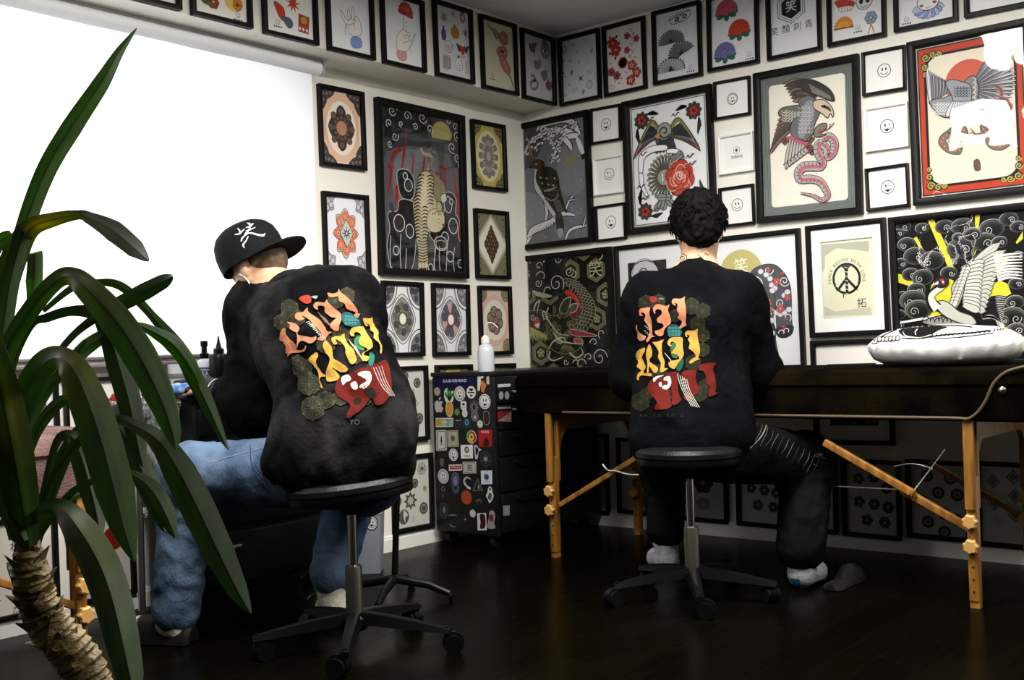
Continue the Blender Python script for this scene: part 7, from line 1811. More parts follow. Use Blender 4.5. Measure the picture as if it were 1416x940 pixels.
# hair: head hugging volume with many curls
b = Blob(.006)
for (x, y, z), r_ in (((0, -.02, .045), (.092, .108, .092)), ((0, -.055, .0), (.080, .06, .07)), ((0, -.06, -.045), (.060, .042, .045)), ((0, .05, .085), (.07, .06, .05))): b.ell(Lr(x, y, z), r_, Rr, .02)
def curl(Vt):
    out = np.empty(len(Vt))
    for i, p_ in enumerate(Vt): q = Vector(p_) * 38; out[i] = .008 * (1 - abs(noise.noise(q)) * 2.2) + .006 * noise.noise(q * 2.4)
    return out
hr, bvh = blob_obj('hair', b, M_HAIR, pr, curl, 1, label='messy black hair')
rr = random.Random(11); mb = MB()
for k in range(560):
    u_ = rr.uniform(-1, 1); th = rr.uniform(0, 2 * math.pi); s_ = math.sqrt(1 - u_ * u_); dn = Vector((s_ * math.cos(th), s_ * math.sin(th), u_))
    if dn.z < -.75 or (dn.y > .3 and dn.z < .25): continue
    o_ = Lr(dn.x * .088, -.02 + dn.y * .1, .035 + dn.z * .092); nrm = Rr @ np.array(dn); nrm = Vector(nrm).normalized(); tg = nrm.cross(Vector((rr.uniform(-1, 1), rr.uniform(-1, 1), rr.uniform(-1, 1)))).normalized()
    l_ = rr.uniform(.010, .021); P = [o_ - nrm * .004, o_ + nrm * l_ * .55 + tg * l_ * .2, o_ + nrm * l_ * .85 + tg * l_ * .7 - UP * l_ * .15, o_ + nrm * l_ * .8 + tg * l_ * 1.2 - UP * l_ * .5]
    mb.tube(catmull(P, 3), lerp_list([.0052, .0045, .0032, .0008], 10), 5)
mb.build('curls', M_HAIR, hr, fix=False)
# neck tattoo and collar mark
a = PixArt(); a.ngon(944, 357, 6.5, 6, None, '2c2824', 1.2); a.ell(944, 357, 2.5, 2.5, None, '2c2824', 1); a.line([(964, 352), (970, 356), (967, 361)], 1, '5c4a3c'); a.line([(974, 350), (980, 353)], 1, '5c4a3c')
project(a, bv, M_PRINT, body_r, 'neck_tattoo', .0008)

# ------------------------------------------------------------------ the printed back graphic
OR, OR2, YE, RE = 'd08460', 'd69270', 'c89a44', '6a1a12'
OL, OLD = '3e3c26', '26261a'
def asanoha(a, x, y, r, c, w_):
    for k in range(6):
        t = math.radians(60 * k + 30); x1, y1 = x + r * math.cos(t), y + r * math.sin(t); a.line([(x, y), (x1, y1)], w_, c, 0)
        t2 = math.radians(60 * k + 90); x2, y2 = x + r * math.cos(t2), y + r * math.sin(t2); a.line([(x1, y1), (x2, y2)], w_, c, 0)
        tm = math.radians(60 * k + 60); xm, ym = x + r * .58 * math.cos(tm), y + r * .58 * math.sin(tm); a.line([(x, y), (xm, ym)], w_, c, 0); a.line([(xm, ym), (x1, y1)], w_, c, 0); a.line([(xm, ym), (x2, y2)], w_, c, 0)
def print_R(a):
    a.view(4.476, 860, 390); p = a.p
    for x, y, r in ((150, 130, 50), (230, 120, 45), (430, 150, 52), (500, 180, 48), (470, 260, 50), (500, 330, 46), (500, 420, 44), (120, 740, 60), (160, 690, 40), (440, 500, 50), (480, 690, 52), (330, 210, 40), (230, 560, 50), (520, 640, 45), (270, 700, 45)):
        X, Y = p([(x, y)])[0]; a.ngon(X, Y, r / 4.476 * 1.02, 6, '1c1c14', rot=0); asanoha(a, X, Y, r / 4.476, OL, .45)
    S = lambda P, c, ln='1a120e', w_=.5: a.shape(p(P), c, ln, w_, 4)
    S([(170, 95), (200, 88), (225, 100), (210, 125), (185, 128)], '8c2c24'); S([(225, 105), (250, 95), (265, 110), (240, 112)], '5c7a6a')
    # first line
    a.view(10.44, 870, 400); p = a.p
    S([(150, 320), (170, 275), (230, 270), (310, 260), (300, 350), (330, 450), (340, 560), (350, 660), (390, 680), (330, 700), (300, 740), (270, 770), (250, 730), (280, 690), (300, 600), (270, 520), (220, 440), (240, 380), (210, 340), (180, 345), (210, 385), (160, 380)], OR)
    S([(100, 560), (125, 500), (135, 590), (200, 650), (250, 680), (230, 730), (170, 745), (130, 700), (130, 610)], OR2)
    S([(345, 280), (380, 225), (440, 215), (530, 240), (590, 225), (570, 300), (600, 400), (605, 490), (550, 540), (510, 600), (500, 660), (440, 680), (380, 640), (380, 600), (440, 580), (500, 540), (480, 500), (420, 480), (410, 420), (470, 360), (470, 310), (420, 290), (380, 320), (390, 360), (360, 340)], OR)
    S([(615, 190), (640, 140), (740, 140), (810, 105), (800, 170), (820, 270), (825, 370), (820, 480), (830, 520), (760, 560), (720, 605), (700, 570), (750, 510), (760, 460), (700, 410), (720, 360), (690, 300), (700, 230), (660, 200), (680, 240), (640, 230)], OR)
    a.view(4.476, 860, 390); p = a.p
    for k in range(10): x = 140 + (k % 3) * 12; y = 240 + k * 11; a.line(p([(x, y), (x + 8, y - 5), (x + 12, y + 4)]), .6, 'b9b9ae')
    X, Y = p([(325, 305)])[0]; a.shape(p([(280, 295), (310, 262), (350, 270), (372, 310), (350, 345), (300, 345)]), '1c4c50', None, 1, 4)
    for k in range(12): a.ell(X + ((k % 4) - 1.5) * 4.2, Y + (k // 4 - 1) * 4.6, 1.5, 1.5, None, '5a9c94', .6, n=8)
    # second line
    a.view(7.52, 870, 450); p = a.p
    S([(75, 320), (100, 260), (165, 230), (170, 270), (140, 330), (170, 400), (180, 440), (160, 490), (240, 500), (230, 530), (140, 520), (110, 545), (110, 570), (85, 560), (95, 500), (130, 470), (85, 430), (100, 380)], YE)
    S([(180, 290), (215, 190), (245, 260), (245, 320), (220, 370), (300, 440), (290, 490), (260, 490), (215, 430), (210, 490), (190, 490), (195, 400)], YE)
    S([(245, 175), (290, 170), (365, 145), (345, 200), (350, 300), (375, 380), (370, 440), (410, 450), (340, 490), (320, 470), (330, 400), (300, 330), (310, 280), (280, 220)], YE)
    S([(440, 190), (500, 180), (510, 330), (450, 330), (430, 250)], '2c6a4c'); S([(490, 400), (560, 340), (560, 430), (510, 480)], '1f5a4c')
    S([(400, 180), (430, 130), (490, 120), (555, 130), (560, 220), (570, 310), (540, 360), (510, 400), (470, 455), (420, 430), (410, 390), (440, 370), (520, 350), (500, 310), (440, 290), (460, 250), (490, 210), (450, 170), (430, 200), (450, 215), (420, 220)], YE)
    S([(580, 80), (610, 50), (670, 50), (715, 30), (710, 100), (730, 200), (735, 280), (720, 340), (745, 350), (690, 370), (640, 400), (620, 380), (650, 350), (690, 320), (660, 270), (620, 240), (630, 190), (610, 150), (630, 110), (600, 100), (610, 125), (585, 115)], YE)
    # third line
    S([(195, 640), (220, 580), (270, 560), (340, 540), (400, 500), (430, 560), (420, 660), (430, 760), (445, 830), (400, 870), (270, 870), (290, 800), (250, 740), (210, 700)], RE)
    S([(380, 520), (440, 485), (520, 490), (510, 560), (510, 640), (520, 720), (540, 780), (480, 830), (445, 815), (450, 740), (430, 640)], RE)
    S([(550, 490), (620, 460), (700, 470), (690, 540), (720, 640), (720, 700), (660, 740), (650, 780), (600, 790), (560, 740), (610, 680), (590, 600), (550, 560)], RE)
    S([(720, 420), (760, 400), (890, 390), (870, 450), (890, 540), (900, 640), (890, 690), (915, 705), (830, 745), (820, 700), (840, 640), (790, 600), (800, 550), (770, 480), (730, 470)], RE)
    for P in ([(255, 550), (300, 525), (360, 520), (300, 550), (265, 590)], [(310, 600), (335, 590), (340, 630), (320, 640)], [(370, 540), (420, 530), (440, 580), (430, 630), (390, 670), (340, 650), (370, 620), (400, 620), (400, 580), (360, 570)]): S(P, 'd4d0cc', None)
    a.view(4.476, 860, 390); p = a.p
    for k in range(7): a.line(p([(265 + k * 5, 440 + k * 6), (300 + k * 4, 480 + k * 6)]), .7, 'c9c0b0')
    for k in range(5): a.line(p([(345 + k * 14, 570 + k * 8), (370 + k * 14, 660 + k * 6), (430 + k * 12, 770 + k * 2)]), .8, 'c9c5bd')
    for k in range(4): a.line(p([(360 + k * 6, 610 + k * 18), (390 + k * 8, 600 + k * 18)]), .8, 'c9c5bd')
    for k, ch in enumerate('AN YO GO O.'):
        if ch != ' ': X, Y = p([(120 + k * 28, 828)])[0]; a.text(ch, X, Y, 4.2, '33332c', bold=.02)
a = PixArt(); print_R(a); project(a, bv_r, M_PRINT, sw_r, 'back_print', .0025, label='orange, yellow and red blackletter print')

# ------------------------------------------------------------------ person in the cap
pl = thing('person', 'person in black cap, washed black sweatshirt and blue jeans, bent forward on a stool', 'person', (cL.x, cL.y, 0))
D1 = 3.12
pel = P3(470, 642, D1); wst = P3(462, 560, D1 + .06); chs = P3(432, 470, D1 + .14); nkb = P3(392, 404, D1 + .27); hd = P3(361, 375, D1 + .36)
shL = P3(352, 432, D1 + .34); shR = P3(478, 418, D1 + .14)
elL = P3(352, 562, D1 + .30); haL = P3(300, 540, D1 + .40)
elR = P3(500, 520, D1 + .34); haR = P3(420, 540, D1 + .52)
hpL = P3(432, 652, D1 + .02); hpR = P3(505, 660, D1 + .10)
knL = P3(262, 655, D1 + .10); anL = P3(243, 838, D1 + .12)
knR = P3(490, 668, D1 + .46); anR = P3(458, 806, D1 + .30)
UL = (P3(330, 310, D1 + .36) - P3(372, 378, D1 + .36)).normalized()          # the head leans left
b = Blob(.0062)
hu = (UL + FWD * .35).normalized(); hf = (FWD * .55 - RGT * .75 - UP * .55)
Ll, Rl = head(b, hd, hu, hf, .99)
b.chain([hd - UL * .03, nkb - UP * .03], [.060, .066], .03)
b.chain([shL, nkb - UP * .06, shR], [.042, .058, .042], .04); b.chain([nkb - UP * .06, chs, wst, pel], [.08, .105, .095, .115], .06)
b.chain([shL, elL, haL], [.048, .040, .029], .03); b.chain([shR, elR, haR], [.048, .038, .028], .03)
hdir = (P3(272, 528, D1 + .44) - haL).normalized()
hand(b, haL, hdir, -UP + FWD * .2, .98, .7, 1); hand(b, haR, FWD * .6 - RGT * .6, -UP, .98, .6, -1)
b.chain([hpL, knL, anL], [.09, .058, .04], .04); b.chain([hpR, knR, anR], [.09, .058, .04], .04)
ftL = anL + (-RGT * .85 + FWD * .3).normalized() * .13; ftR = anR + (-RGT * .5 + FWD * .8).normalized() * .12
for an, ft in ((anL, ftL), (anR, ftR)):
    ft.z = .045; hl = V(an.x, an.y, .05); b.chain([an, hl, ft, ft + (ft - hl) * .28], [.032, .028, .024, .014], .01)
body_l, bvb = blob_obj('body', b, M_SKIN, pl, label='shaved nape, ears and tattooed forearm')
# buzzed hair under the cap
b = Blob(.006); b.ell(Ll(0, -.016, .035), (.0745, .0925, .086), Rl, .02); b.ell(Ll(0, -.045, .002), (.0615, .0570, .055), Rl, .02)
blob_obj('buzzed_hair', b, noisy('buzzed_hair', (.05, .034, .02), (.18, .11, .06), 60, .8, .3, .7), pl, None, 1)
# sweatshirt: back rounded, print side towards us
b = Blob(.0085)
nn0 = (hd - nkb).normalized()
ax_s = (chs - wst).normalized(); sd = (shR - shL).normalized(); fr_ = ax_s.cross(sd).normalized(); sd = fr_.cross(ax_s) * -1 if False else (sd - ax_s * sd.dot(ax_s)).normalized(); RS = np.array([list(sd), list(ax_s.cross(sd)), list(ax_s)]).T
b.cone(shL, shR, .070, .078, .05); b.chain([shL, nkb - nn0 * .090, shR], [.074, .066, .08], .04); b.chain([nkb - UP * .085, chs], [.085, .14], .06); nn = (hd - nkb).normalized(); b.cone(nkb - UP * .085, nkb - nn * .060, .085, .068, .03)
b.ell(chs + RGT * .015, (.20, .145, .20), RS, .06); b.ell(wst + RGT * .03, (.205, .16, .21), RS, .07)
b.ell(pel + UP * .06 + RGT * .02, (.205, .165, .17), RB, .06); b.ell(pel + UP * .005 + RGT * .0, (.20, .17, .10), RB, .04)
b.chain([shL, elL + FWD * .0, (elL * .45 + haL * .55)], [.082, .084, .058], .05); b.chain([shR - FWD * .02, elR, haR + (elR - haR) * .3], [.085, .08, .055], .05)
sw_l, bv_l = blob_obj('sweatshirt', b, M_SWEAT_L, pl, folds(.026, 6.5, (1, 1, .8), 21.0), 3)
nn = (hd - nkb).normalized(); n1 = nn.orthogonal().normalized(); n2 = nn.cross(n1); tb = [nkb + nn * -.030 + (n1 * math.cos(t) + n2 * math.sin(t)) * .083 for t in np.linspace(0, 2 * math.pi, 33)[:-1]]
MB().tube(tb, .011, 10, closed=True).build('neck_rib', M_RIB, sw_l)
MB().tube([q_ + nn * .014 + (nkb - q_) * .14 for q_ in tb], .0022, 8, closed=True).build('bead_cord', mat('red_cord', (.35, .10, .07), .6), pl, label='thin red cord round the neck')
# jeans
b = Blob(.008); b.chain([hpL, knL, anL - UP * .01], [.105, .082, .066], .05); b.chain([hpR, knR, anR + UP * .03], [.11, .082, .064], .05); b.ell(pel - UP * .01, (.17, .14, .10), RB, .05)
jn_l, bvjl = blob_obj('jeans', b, M_JEANS, pl, folds(.009, 9, (1.2, 1.2, 1.3), 31.0), 2)
def cuffring(c, r, h_, m_, parent, ax=(0, 0, 1)):
    MB().lathe(c, [(r, 0), (r + .004, .006), (r + .004, h_), (r, h_ + .006)], 32, ax).build('hem', m_, parent)
a = PixArt(); a.line([(290, 640), (330, 628), (375, 617)], .8, '8a9cb4'); a.line([(352, 640), (362, 655), (392, 668)], .8, '2c3a5c'); a.line([(350, 646), (366, 664), (398, 676)], .8, '2c3a5c'); a.line([(346, 615), (350, 650), (372, 682)], 1, '2c3a5c')
project(a, bvjl, M_PRINT, jn_l, 'pocket_stitching', .0015)
foot(anL, ftL, M_SOCKW, 'white sock', pl); foot(anR, ftR, M_SOCKW, 'white sock', pl)
def shoe(an, ft, parent):
    hl = V(an.x, an.y, .05); d_ = ft - hl; d_.z = 0; d_.normalize(); sdv = d_.cross(UP); mb = MB(); rows = []
    for u_, w_, h0 in ((-.060, .026, .045), (-.050, .040, .055), (0, .047, .055), (.05, .050, .078), (.10, .051, .076), (.15, .047, .062), (.19, .032, .045), (.205, .012, .028)):
        c = hl + d_ * u_; c.z = 0; rows.append([c + sdv * (w_ * math.cos(t)) + UP * (max(.004, .0 + (h0) * max(0, math.sin(t)) + .006 * (math.sin(t) < 0) + .004)) for t in np.linspace(0, 2 * math.pi, 17)[:-1]])
    mb.grid(rows, True); mb.add(rows[0], [tuple(range(16))]); mb.add(rows[-1], [tuple(range(16))[::-1]]); s_ = mb.build('shoe', M_SHOE, parent)
shoe(anL, ftL, pl); shoe(anR, ftR, pl); shoe(anR * 1.0, ftR, pl) if False else None
# slippers of the other person
# cap: crown, band seam, brim, button, embroidered mark
cu = (P3(322, 300, D1 + .36) - P3(352, 362, D1 + .36)).normalized(); cu = (cu + FWD * .10).normalized()
cc = P3(351, 360, D1 + .36); bd = (P3(436, 318, D1 + .27) - P3(372, 350, D1 + .31)); bd = (bd - cu * bd.dot(cu)).normalized(); cs = cu.cross(bd)
capo = None; mb = MB(); rows = []
for u_, r_ in ((0, .099), (.03, .101), (.06, .100), (.09, .094), (.112, .080), (.126, .060), (.133, .035), (.136, .004)):
    rows.append([cc + cu * (u_ - .012) + (bd * math.cos(t) * 1.04 + cs * math.sin(t)) * r_ * 1.045 * (1 + (.004 if u_ < .1 else 0) * math.cos(6 * t)) for t in np.linspace(0, 2 * math.pi, 49)[:-1]])
mb.grid(rows, True); mb.add(rows[-1], [tuple(range(48))]); capo = mb.build('cap', M_CAP, pl, label='black flat brim cap with a white embroidered mark')
Ac = np.array([list(v_) for v_ in mb.v]); bvc = BVHTree.FromPolygons([Vector(v_) for v_ in mb.v], mb.f)
rows = []
for i in range(9):
    u_ = i / 8; row = []
    for j in range(17):
        t = math.radians(-62 + 124 * j / 16); r0 = .094; r1 = .094 + .078 * math.sqrt(max(0, 1 - (t / math.radians(66)) ** 2)) ** .8
        r_ = r0 + (r1 - r0) * u_; row.append(cc - cu * .008 + (bd * math.cos(t) * 1.04 + cs * math.sin(t)) * r_ + cu * (.0 - .010 * (math.sin(t)) ** 2 * u_ - .004 * u_))
    rows.append(row)
mb = MB(); mb.grid(rows); mb.grid([[q + cu * .005 for q in r_] for r_ in rows]); mb.grid([rows[-1], [q + cu * .005 for q in rows[-1]]]); mb.build('brim', M_CAP, capo)
MB().lathe(cc + cu * .122, [(.001, .0), (.009, 0), (.008, .005), (.001, .007)], 16, cu).build('button', M_CAP, capo)
a = PixArt(); a.view(6.7125, 280, 280); p = a.p; ws = 'e2e2e2'
for P, w_ in (([(300, 298), (345, 290), (390, 245)], [1, 2.4, .8]), ([(325, 240), (345, 262), (352, 295)], [.8, 2.2, .8]), ([(415, 190), (440, 205), (475, 200)], [.8, 2.2, 1]), ([(405, 235), (440, 225), (468, 205)], [1, 1.6, .8]), ([(432, 190), (440, 230), (425, 262), (390, 300)], [1, 2, 2.2, 1.6]), ([(400, 265), (440, 255), (490, 232)], [.8, 1.8, .7]), ([(395, 290), (450, 285), (520, 302), (565, 305), (578, 285)], [1.6, 2, 2.4, 3.2, .6]), ([(420, 290), (375, 325), (360, 362)], [1.4, 2.2, 1.8]), ([(425, 315), (405, 355), (378, 395), (392, 422)], [1.2, 1.8, 2.4, .7])): a.line(p(P), w_, ws)
project(a, bvc, M_PRINT, capo, 'embroidered_mark', .0015, label='white brushed character')
# ear loops of the mask, mask
a = PixArt(); a.view(6.7125, 280, 280); 
mb = MB(); e0 = Ll(-.075, .01, .03)
Ws = lambda x, y, d_: P3(280 + x / 6.7125, 280 + y / 6.7125, d_)
mb = MB(); mb.tube(catmull([Ws(330, 660, D1 + .30), Ws(390, 690, D1 + .285), Ws(440, 760, D1 + .285), Ws(465, 860, D1 + .30)], 6), .0022, 8); mb.build('mask_loop', mat('mask_white', (.8, .8, .78), .7), pl, label='white ear loop of a face mask')
mb = MB(); rows = []
for i in range(7):
    zz = .0 - .095 * i / 6; rows.append([Ll(.072 * math.sin(t), .012 + (.098 - .02 * abs(i - 2) / 4) * math.cos(t), zz - .012) for t in np.linspace(-1.25, 1.25, 13)])
mb.grid(rows); mb.build('face_mask', mat('mask_grey', (.30, .29, .28), .8), pl)
# glove on the left hand and tattoo on the forearm
b = Blob(.0055); hand(b, haL + hdir * .012, hdir, -UP + FWD * .2, 1.10, .7, 1); b.cone(haL - hdir * .005, haL + hdir * .04, .036, .034, .01)
gl_, _ = blob_obj('glove', b, M_GLOVE, pl, None, 1)
MB().lathe(haL + hdir * .004, [(.034, 0), (.0385, .002), (.0385, .006), (.034, .008)], 28, hdir).build('glove_cuff', mat('silver_band', (.5, .5, .5), .3, 1), gl_)
a = PixArt(); rr = random.Random(9)
for k in range(26):
    x, y = 296 + rr.uniform(0, 34), 536 + rr.uniform(0, 40); a.line([(x, y), (x + rr.uniform(-4, 4), y + rr.uniform(-4, 4)), (x + rr.uniform(-6, 6), y + rr.uniform(-2, 6))], rr.uniform(.6, 1.4), '5c4438')
project(a, bvb, M_PRINT, body_l, 'forearm_tattoo', .0008)
def print_L(a):
    a.view(3.615, 360, 360); p = a.p
    for x, y, r in ((110, 310, 42), (150, 240, 46), (190, 290, 40), (430, 180, 44), (375, 205, 40), (215, 540, 52), (245, 620, 58), (265, 740, 62), (330, 700, 45), (190, 500, 30), (400, 690, 40), (330, 420, 50), (400, 380, 45), (480, 480, 40), (560, 560, 44), (600, 650, 44), (520, 690, 40)):
        X, Y = p([(x, y)])[0]; a.ngon(X, Y, r / 3.615, 6, '26261c', rot=0); asanoha(a, X, Y, r / 3.615, '55523c', .5)
    S = lambda P, c, ln='1a120e', w_=.6: a.shape(p(P), c, ln, w_, 4)
    S([(195, 195), (215, 178), (252, 180), (255, 212), (225, 218)], 'a8382c'); S([(255, 182), (290, 178), (280, 195)], '9cb0a0')
    # K I A I, orange
    a.view(9.4, 375, 395); p = a.p
    S([(120, 700), (130, 610), (170, 550), (200, 560), (205, 620), (240, 680), (300, 730), (340, 790), (345, 830), (420, 830), (450, 780), (465, 795), (440, 850), (380, 870), (270, 880), (225, 925), (220, 890), (195, 860), (200, 790), (165, 730)], OR)
    S([(215, 475), (290, 480), (350, 510), (380, 570), (350, 630), (430, 650), (520, 670), (590, 660), (580, 720), (510, 755), (420, 720), (370, 740), (350, 800), (330, 780), (340, 700), (330, 620), (300, 600), (240, 560), (250, 520)], OR2)
    S([(310, 400), (340, 350), (410, 345), (475, 285), (490, 340), (560, 400), (640, 450), (700, 530), (730, 590), (790, 600), (740, 640), (690, 710), (640, 720), (610, 690), (660, 640), (600, 560), (530, 530), (520, 480), (450, 420), (400, 400), (440, 440), (380, 465), (330, 440)], OR)
    S([(550, 270), (580, 220), (640, 215), (700, 225), (730, 185), (750, 230), (830, 300), (910, 380), (915, 450), (885, 520), (880, 580), (830, 590), (780, 560), (760, 520), (800, 470), (840, 430), (780, 420), (730, 380), (700, 340), (700, 280), (650, 265), (610, 280), (620, 320), (580, 310)], OR)
    a.view(8.545, 430, 390); p = a.p
    S([(200, 130), (260, 140), (310, 125), (330, 85), (350, 120), (420, 180), (480, 240), (545, 320), (550, 370), (585, 375), (540, 440), (500, 440), (490, 400), (520, 360), (470, 340), (410, 310), (390, 260), (330, 230), (320, 180), (260, 190), (215, 180)], OR)
    a.view(3.615, 360, 360); p = a.p
    for k in range(12): a.line(p([(230 + k * 7, 315 + k * 7), (245 + k * 7, 310 + k * 7), (248 + k * 7, 326 + k * 7)]), .6, 'b9b9ae')
    for k in range(5): a.line(p([(290 + k * 8, 260 + k * 12), (330 + k * 8, 300 + k * 10)]), .6, '8a6a58')
    S([(405, 275), (440, 262), (490, 300), (500, 330), (460, 335), (415, 320)], '1c5458')
    for k in range(14): X, Y = p([(425 + (k % 5) * 15, 285 + (k // 5) * 16)])[0]; a.ell(X, Y, 1.4, 1.4, None, '5a9c94', .6, n=8)
    # second line, yellow
    S([(245, 495), (280, 460), (290, 480), (280, 510), (310, 560), (340, 580), (300, 590), (318, 640), (300, 630), (290, 560), (265, 520)], YE)
    S([(310, 430), (325, 400), (360, 440), (370, 490), (400, 510), (440, 540), (430, 560), (400, 560), (360, 540), (395, 575), (388, 600), (340, 610), (330, 560), (350, 500), (325, 460)], YE)
    S([(470, 400), (500, 380), (520, 450), (480, 440)], '2c7a54'); S([(545, 460), (570, 480), (560, 530), (540, 520)], '1f6a5c')
    a.view(8.545, 430, 390); p = a.p
    S([(235, 680), (280, 640), (340, 640), (395, 600), (400, 660), (430, 730), (500, 800), (520, 850), (540, 940), (480, 980), (430, 900), (410, 850), (400, 790), (350, 720), (290, 690), (320, 740), (270, 745)], YE)
    S([(445, 600), (470, 545), (540, 530), (610, 530), (640, 590), (700, 680), (725, 760), (700, 800), (640, 830), (620, 870), (690, 900), (660, 950), (600, 930), (590, 880), (600, 840), (660, 800), (580, 760), (560, 700), (590, 640), (540, 600), (500, 620), (510, 650), (470, 650)], YE)
    S([(610, 440), (640, 425), (690, 430), (700, 410), (720, 470), (750, 540), (790, 600), (800, 680), (810, 710), (830, 760), (830, 850), (810, 850), (800, 740), (740, 680), (740, 620), (700, 580), (690, 520), (650, 490), (680, 520), (640, 520)], YE)
    a.view(3.615, 360, 360); p = a.p
    for k in range(8): a.line(p([(440 + k * 6, 400 + k * 9), (480 + k * 5, 440 + k * 10)]), .7, 'b9a890')
    # third line, red
    S([(372, 640), (390, 600), (440, 570), (500, 545), (560, 530), (620, 500), (645, 560), (650, 650), (620, 710), (580, 725), (560, 690), (520, 730), (490, 760), (440, 790), (430, 770), (450, 730), (415, 700), (385, 680)], '641710')
    S([(410, 590), (440, 575), (455, 600), (430, 610), (415, 625)], 'dcd8d4', 'dcd8d4'); S([(490, 570), (540, 560), (552, 600), (520, 640), (500, 630), (530, 600)], 'dcd8d4', 'dcd8d4'); S([(455, 620), (480, 610), (490, 640), (470, 645)], 'dcd8d4', 'dcd8d4')
    S([(520, 650), (560, 640), (580, 680), (545, 690)], '1c1c14'); S([(470, 700), (500, 690), (500, 715), (475, 725)], '1c1c14')
    for k in range(4): a.line(p([(560 + k * 13, 540 - k * 4), (590 + k * 12, 610), (640 + k * 8, 680)]), .7, 'c9b9b0')
    X, Y = p([(480, 810)])[0]; a.text('YO', X - 2, Y, 7.5, '5c5c4c', bold=.03); X, Y = p([(400, 815)])[0]; a.text('AN', X, Y, 6.5, '2c2c26')
a = PixArt(); print_L(a); project(a, bv_l, M_PRINT, sw_l, 'back_print', .003, label='orange, yellow and red blackletter print')
# ================================================================== work place under the window and small things
tc0 = W(270, 545, 3.50); TRZ = .715
TX0, TX1, TY0, TY1 = tc0.x, tc0.x + .70, tc0.y + .02, YW - .03
tr = thing('work_trolley', 'black work trolley under the blind in front of the person in the cap', 'trolley', ((TX0 + TX1) / 2, (TY0 + TY1) / 2, 0))
MB().box(((TX0 + TX1) / 2, (TY0 + TY1) / 2, (.06 + TRZ - .02) / 2), (TX1 - TX0 - .02, TY1 - TY0 - .02, TRZ - .08), bev=.008).build('trolley_body', M_CAB, tr)
MB().box(((TX0 + TX1) / 2, (TY0 + TY1) / 2, TRZ - .012), (TX1 - TX0, TY1 - TY0, .024), bev=.008).build('tray_top', M_PLASTIC, tr)
for k, h_ in enumerate((.10, .12, .16, .18)):
    zc = TRZ - .03 - (.06, .18, .33, .51)[k]
    d_ = MB().box(((TX0 + TX1) / 2, TY0 + .004, zc), (TX1 - TX0 - .05, .016, h_ - .012), bev=.004).build('drawer', M_CAB, tr)
    MB().box((TX0 + .12, TY0 - .008, zc + h_ * .2), (.10, .014, .014), bev=.004).build('drawer_handle', M_STEEL, d_)
for x in (TX0 + .04, TX1 - .04):
    for y in (TY0 + .05, TY1 - .05): MB().tube([(x, y - .012, .03), (x, y + .012, .03)], .03, 18).tube([(x, y, .03), (x, y, .075)], .008, 8).build('caster', M_RUBBER, tr)
# crinkled cling film over the arm rest
m = bpy.data.materials.new('cling_film'); m.use_nodes = True; M_FILM = m; nt = m.node_tree; N = nt.nodes; L = nt.links; N.clear()
out = N.new('ShaderNodeOutputMaterial'); mi = N.new('ShaderNodeMixShader'); t_ = N.new('ShaderNodeBsdfTransparent'); gl = N.new('ShaderNodeBsdfGlossy'); gl.inputs['Roughness'].default_value = .12; gl.inputs[0].default_value = (.9, .9, .9, 1)
tc = N.new('ShaderNodeTexCoord'); nz = N.new('ShaderNodeTexNoise'); nz.inputs['Scale'].default_value = 38; nz.inputs['Detail'].default_value = 6; bp = N.new('ShaderNodeBump'); bp.inputs['Strength'].default_value = 1; bp.inputs['Distance'].default_value = .05
L.new(tc.outputs['Object'], nz.inputs['Vector']); L.new(nz.outputs['Fac'], bp.inputs['Height']); L.new(bp.outputs[0], gl.inputs['Normal']); mi.inputs[0].default_value = .32; L.new(t_.outputs[0], mi.inputs[1]); L.new(gl.outputs[0], mi.inputs[2]); L.new(mi.outputs[0], out.inputs[0])
A0 = W(200, 548, 3.42); ar = thing('padded_arm_rest', 'black padded arm rest wrapped in crinkled clear film, left of the work trolley', 'arm rest', (A0.x + .11, A0.y + .14, 0))
ac = V(A0.x + .045, A0.y + .12, .655)
MB().box(ac, (.125, .22, .085), bev=.03).build('pad', M_LEATHER, ar)
MB().lathe((ac.x, ac.y, .02), [(.012, 0), (.012, .595)], 16).build('stand_pole', M_STEEL, ar); MB().lathe((ac.x, ac.y, 0), [(.001, 0), (.07, 0), (.07, .012), (.03, .03), (.001, .03)], 32).build('stand_base', M_PLASTIC, ar)
rows = []
for i in range(40):
    t = i / 39; row = []
    for j in range(30):
        s_ = j / 29; per = t * .62; 
        # drape: over the pad and hanging down in front
        y = ac.y + .13 - min(per, .25); z = .705 if per < .25 else .705 - (per - .25); x = ac.x - .08 + .155 * s_ + .02 * math.sin(t * 7) * (t > .4)
        q = Vector((x * 16, y * 16, z * 16)); nv = noise.noise_vector(q) * .018 + noise.noise_vector(q * 3) * .007
        row.append(V(x, y - (.018 if per >= .25 else 0), z) + nv)
    rows.append(row)
MB().grid(rows).build('film_wrap', M_FILM, ar, fix=True)
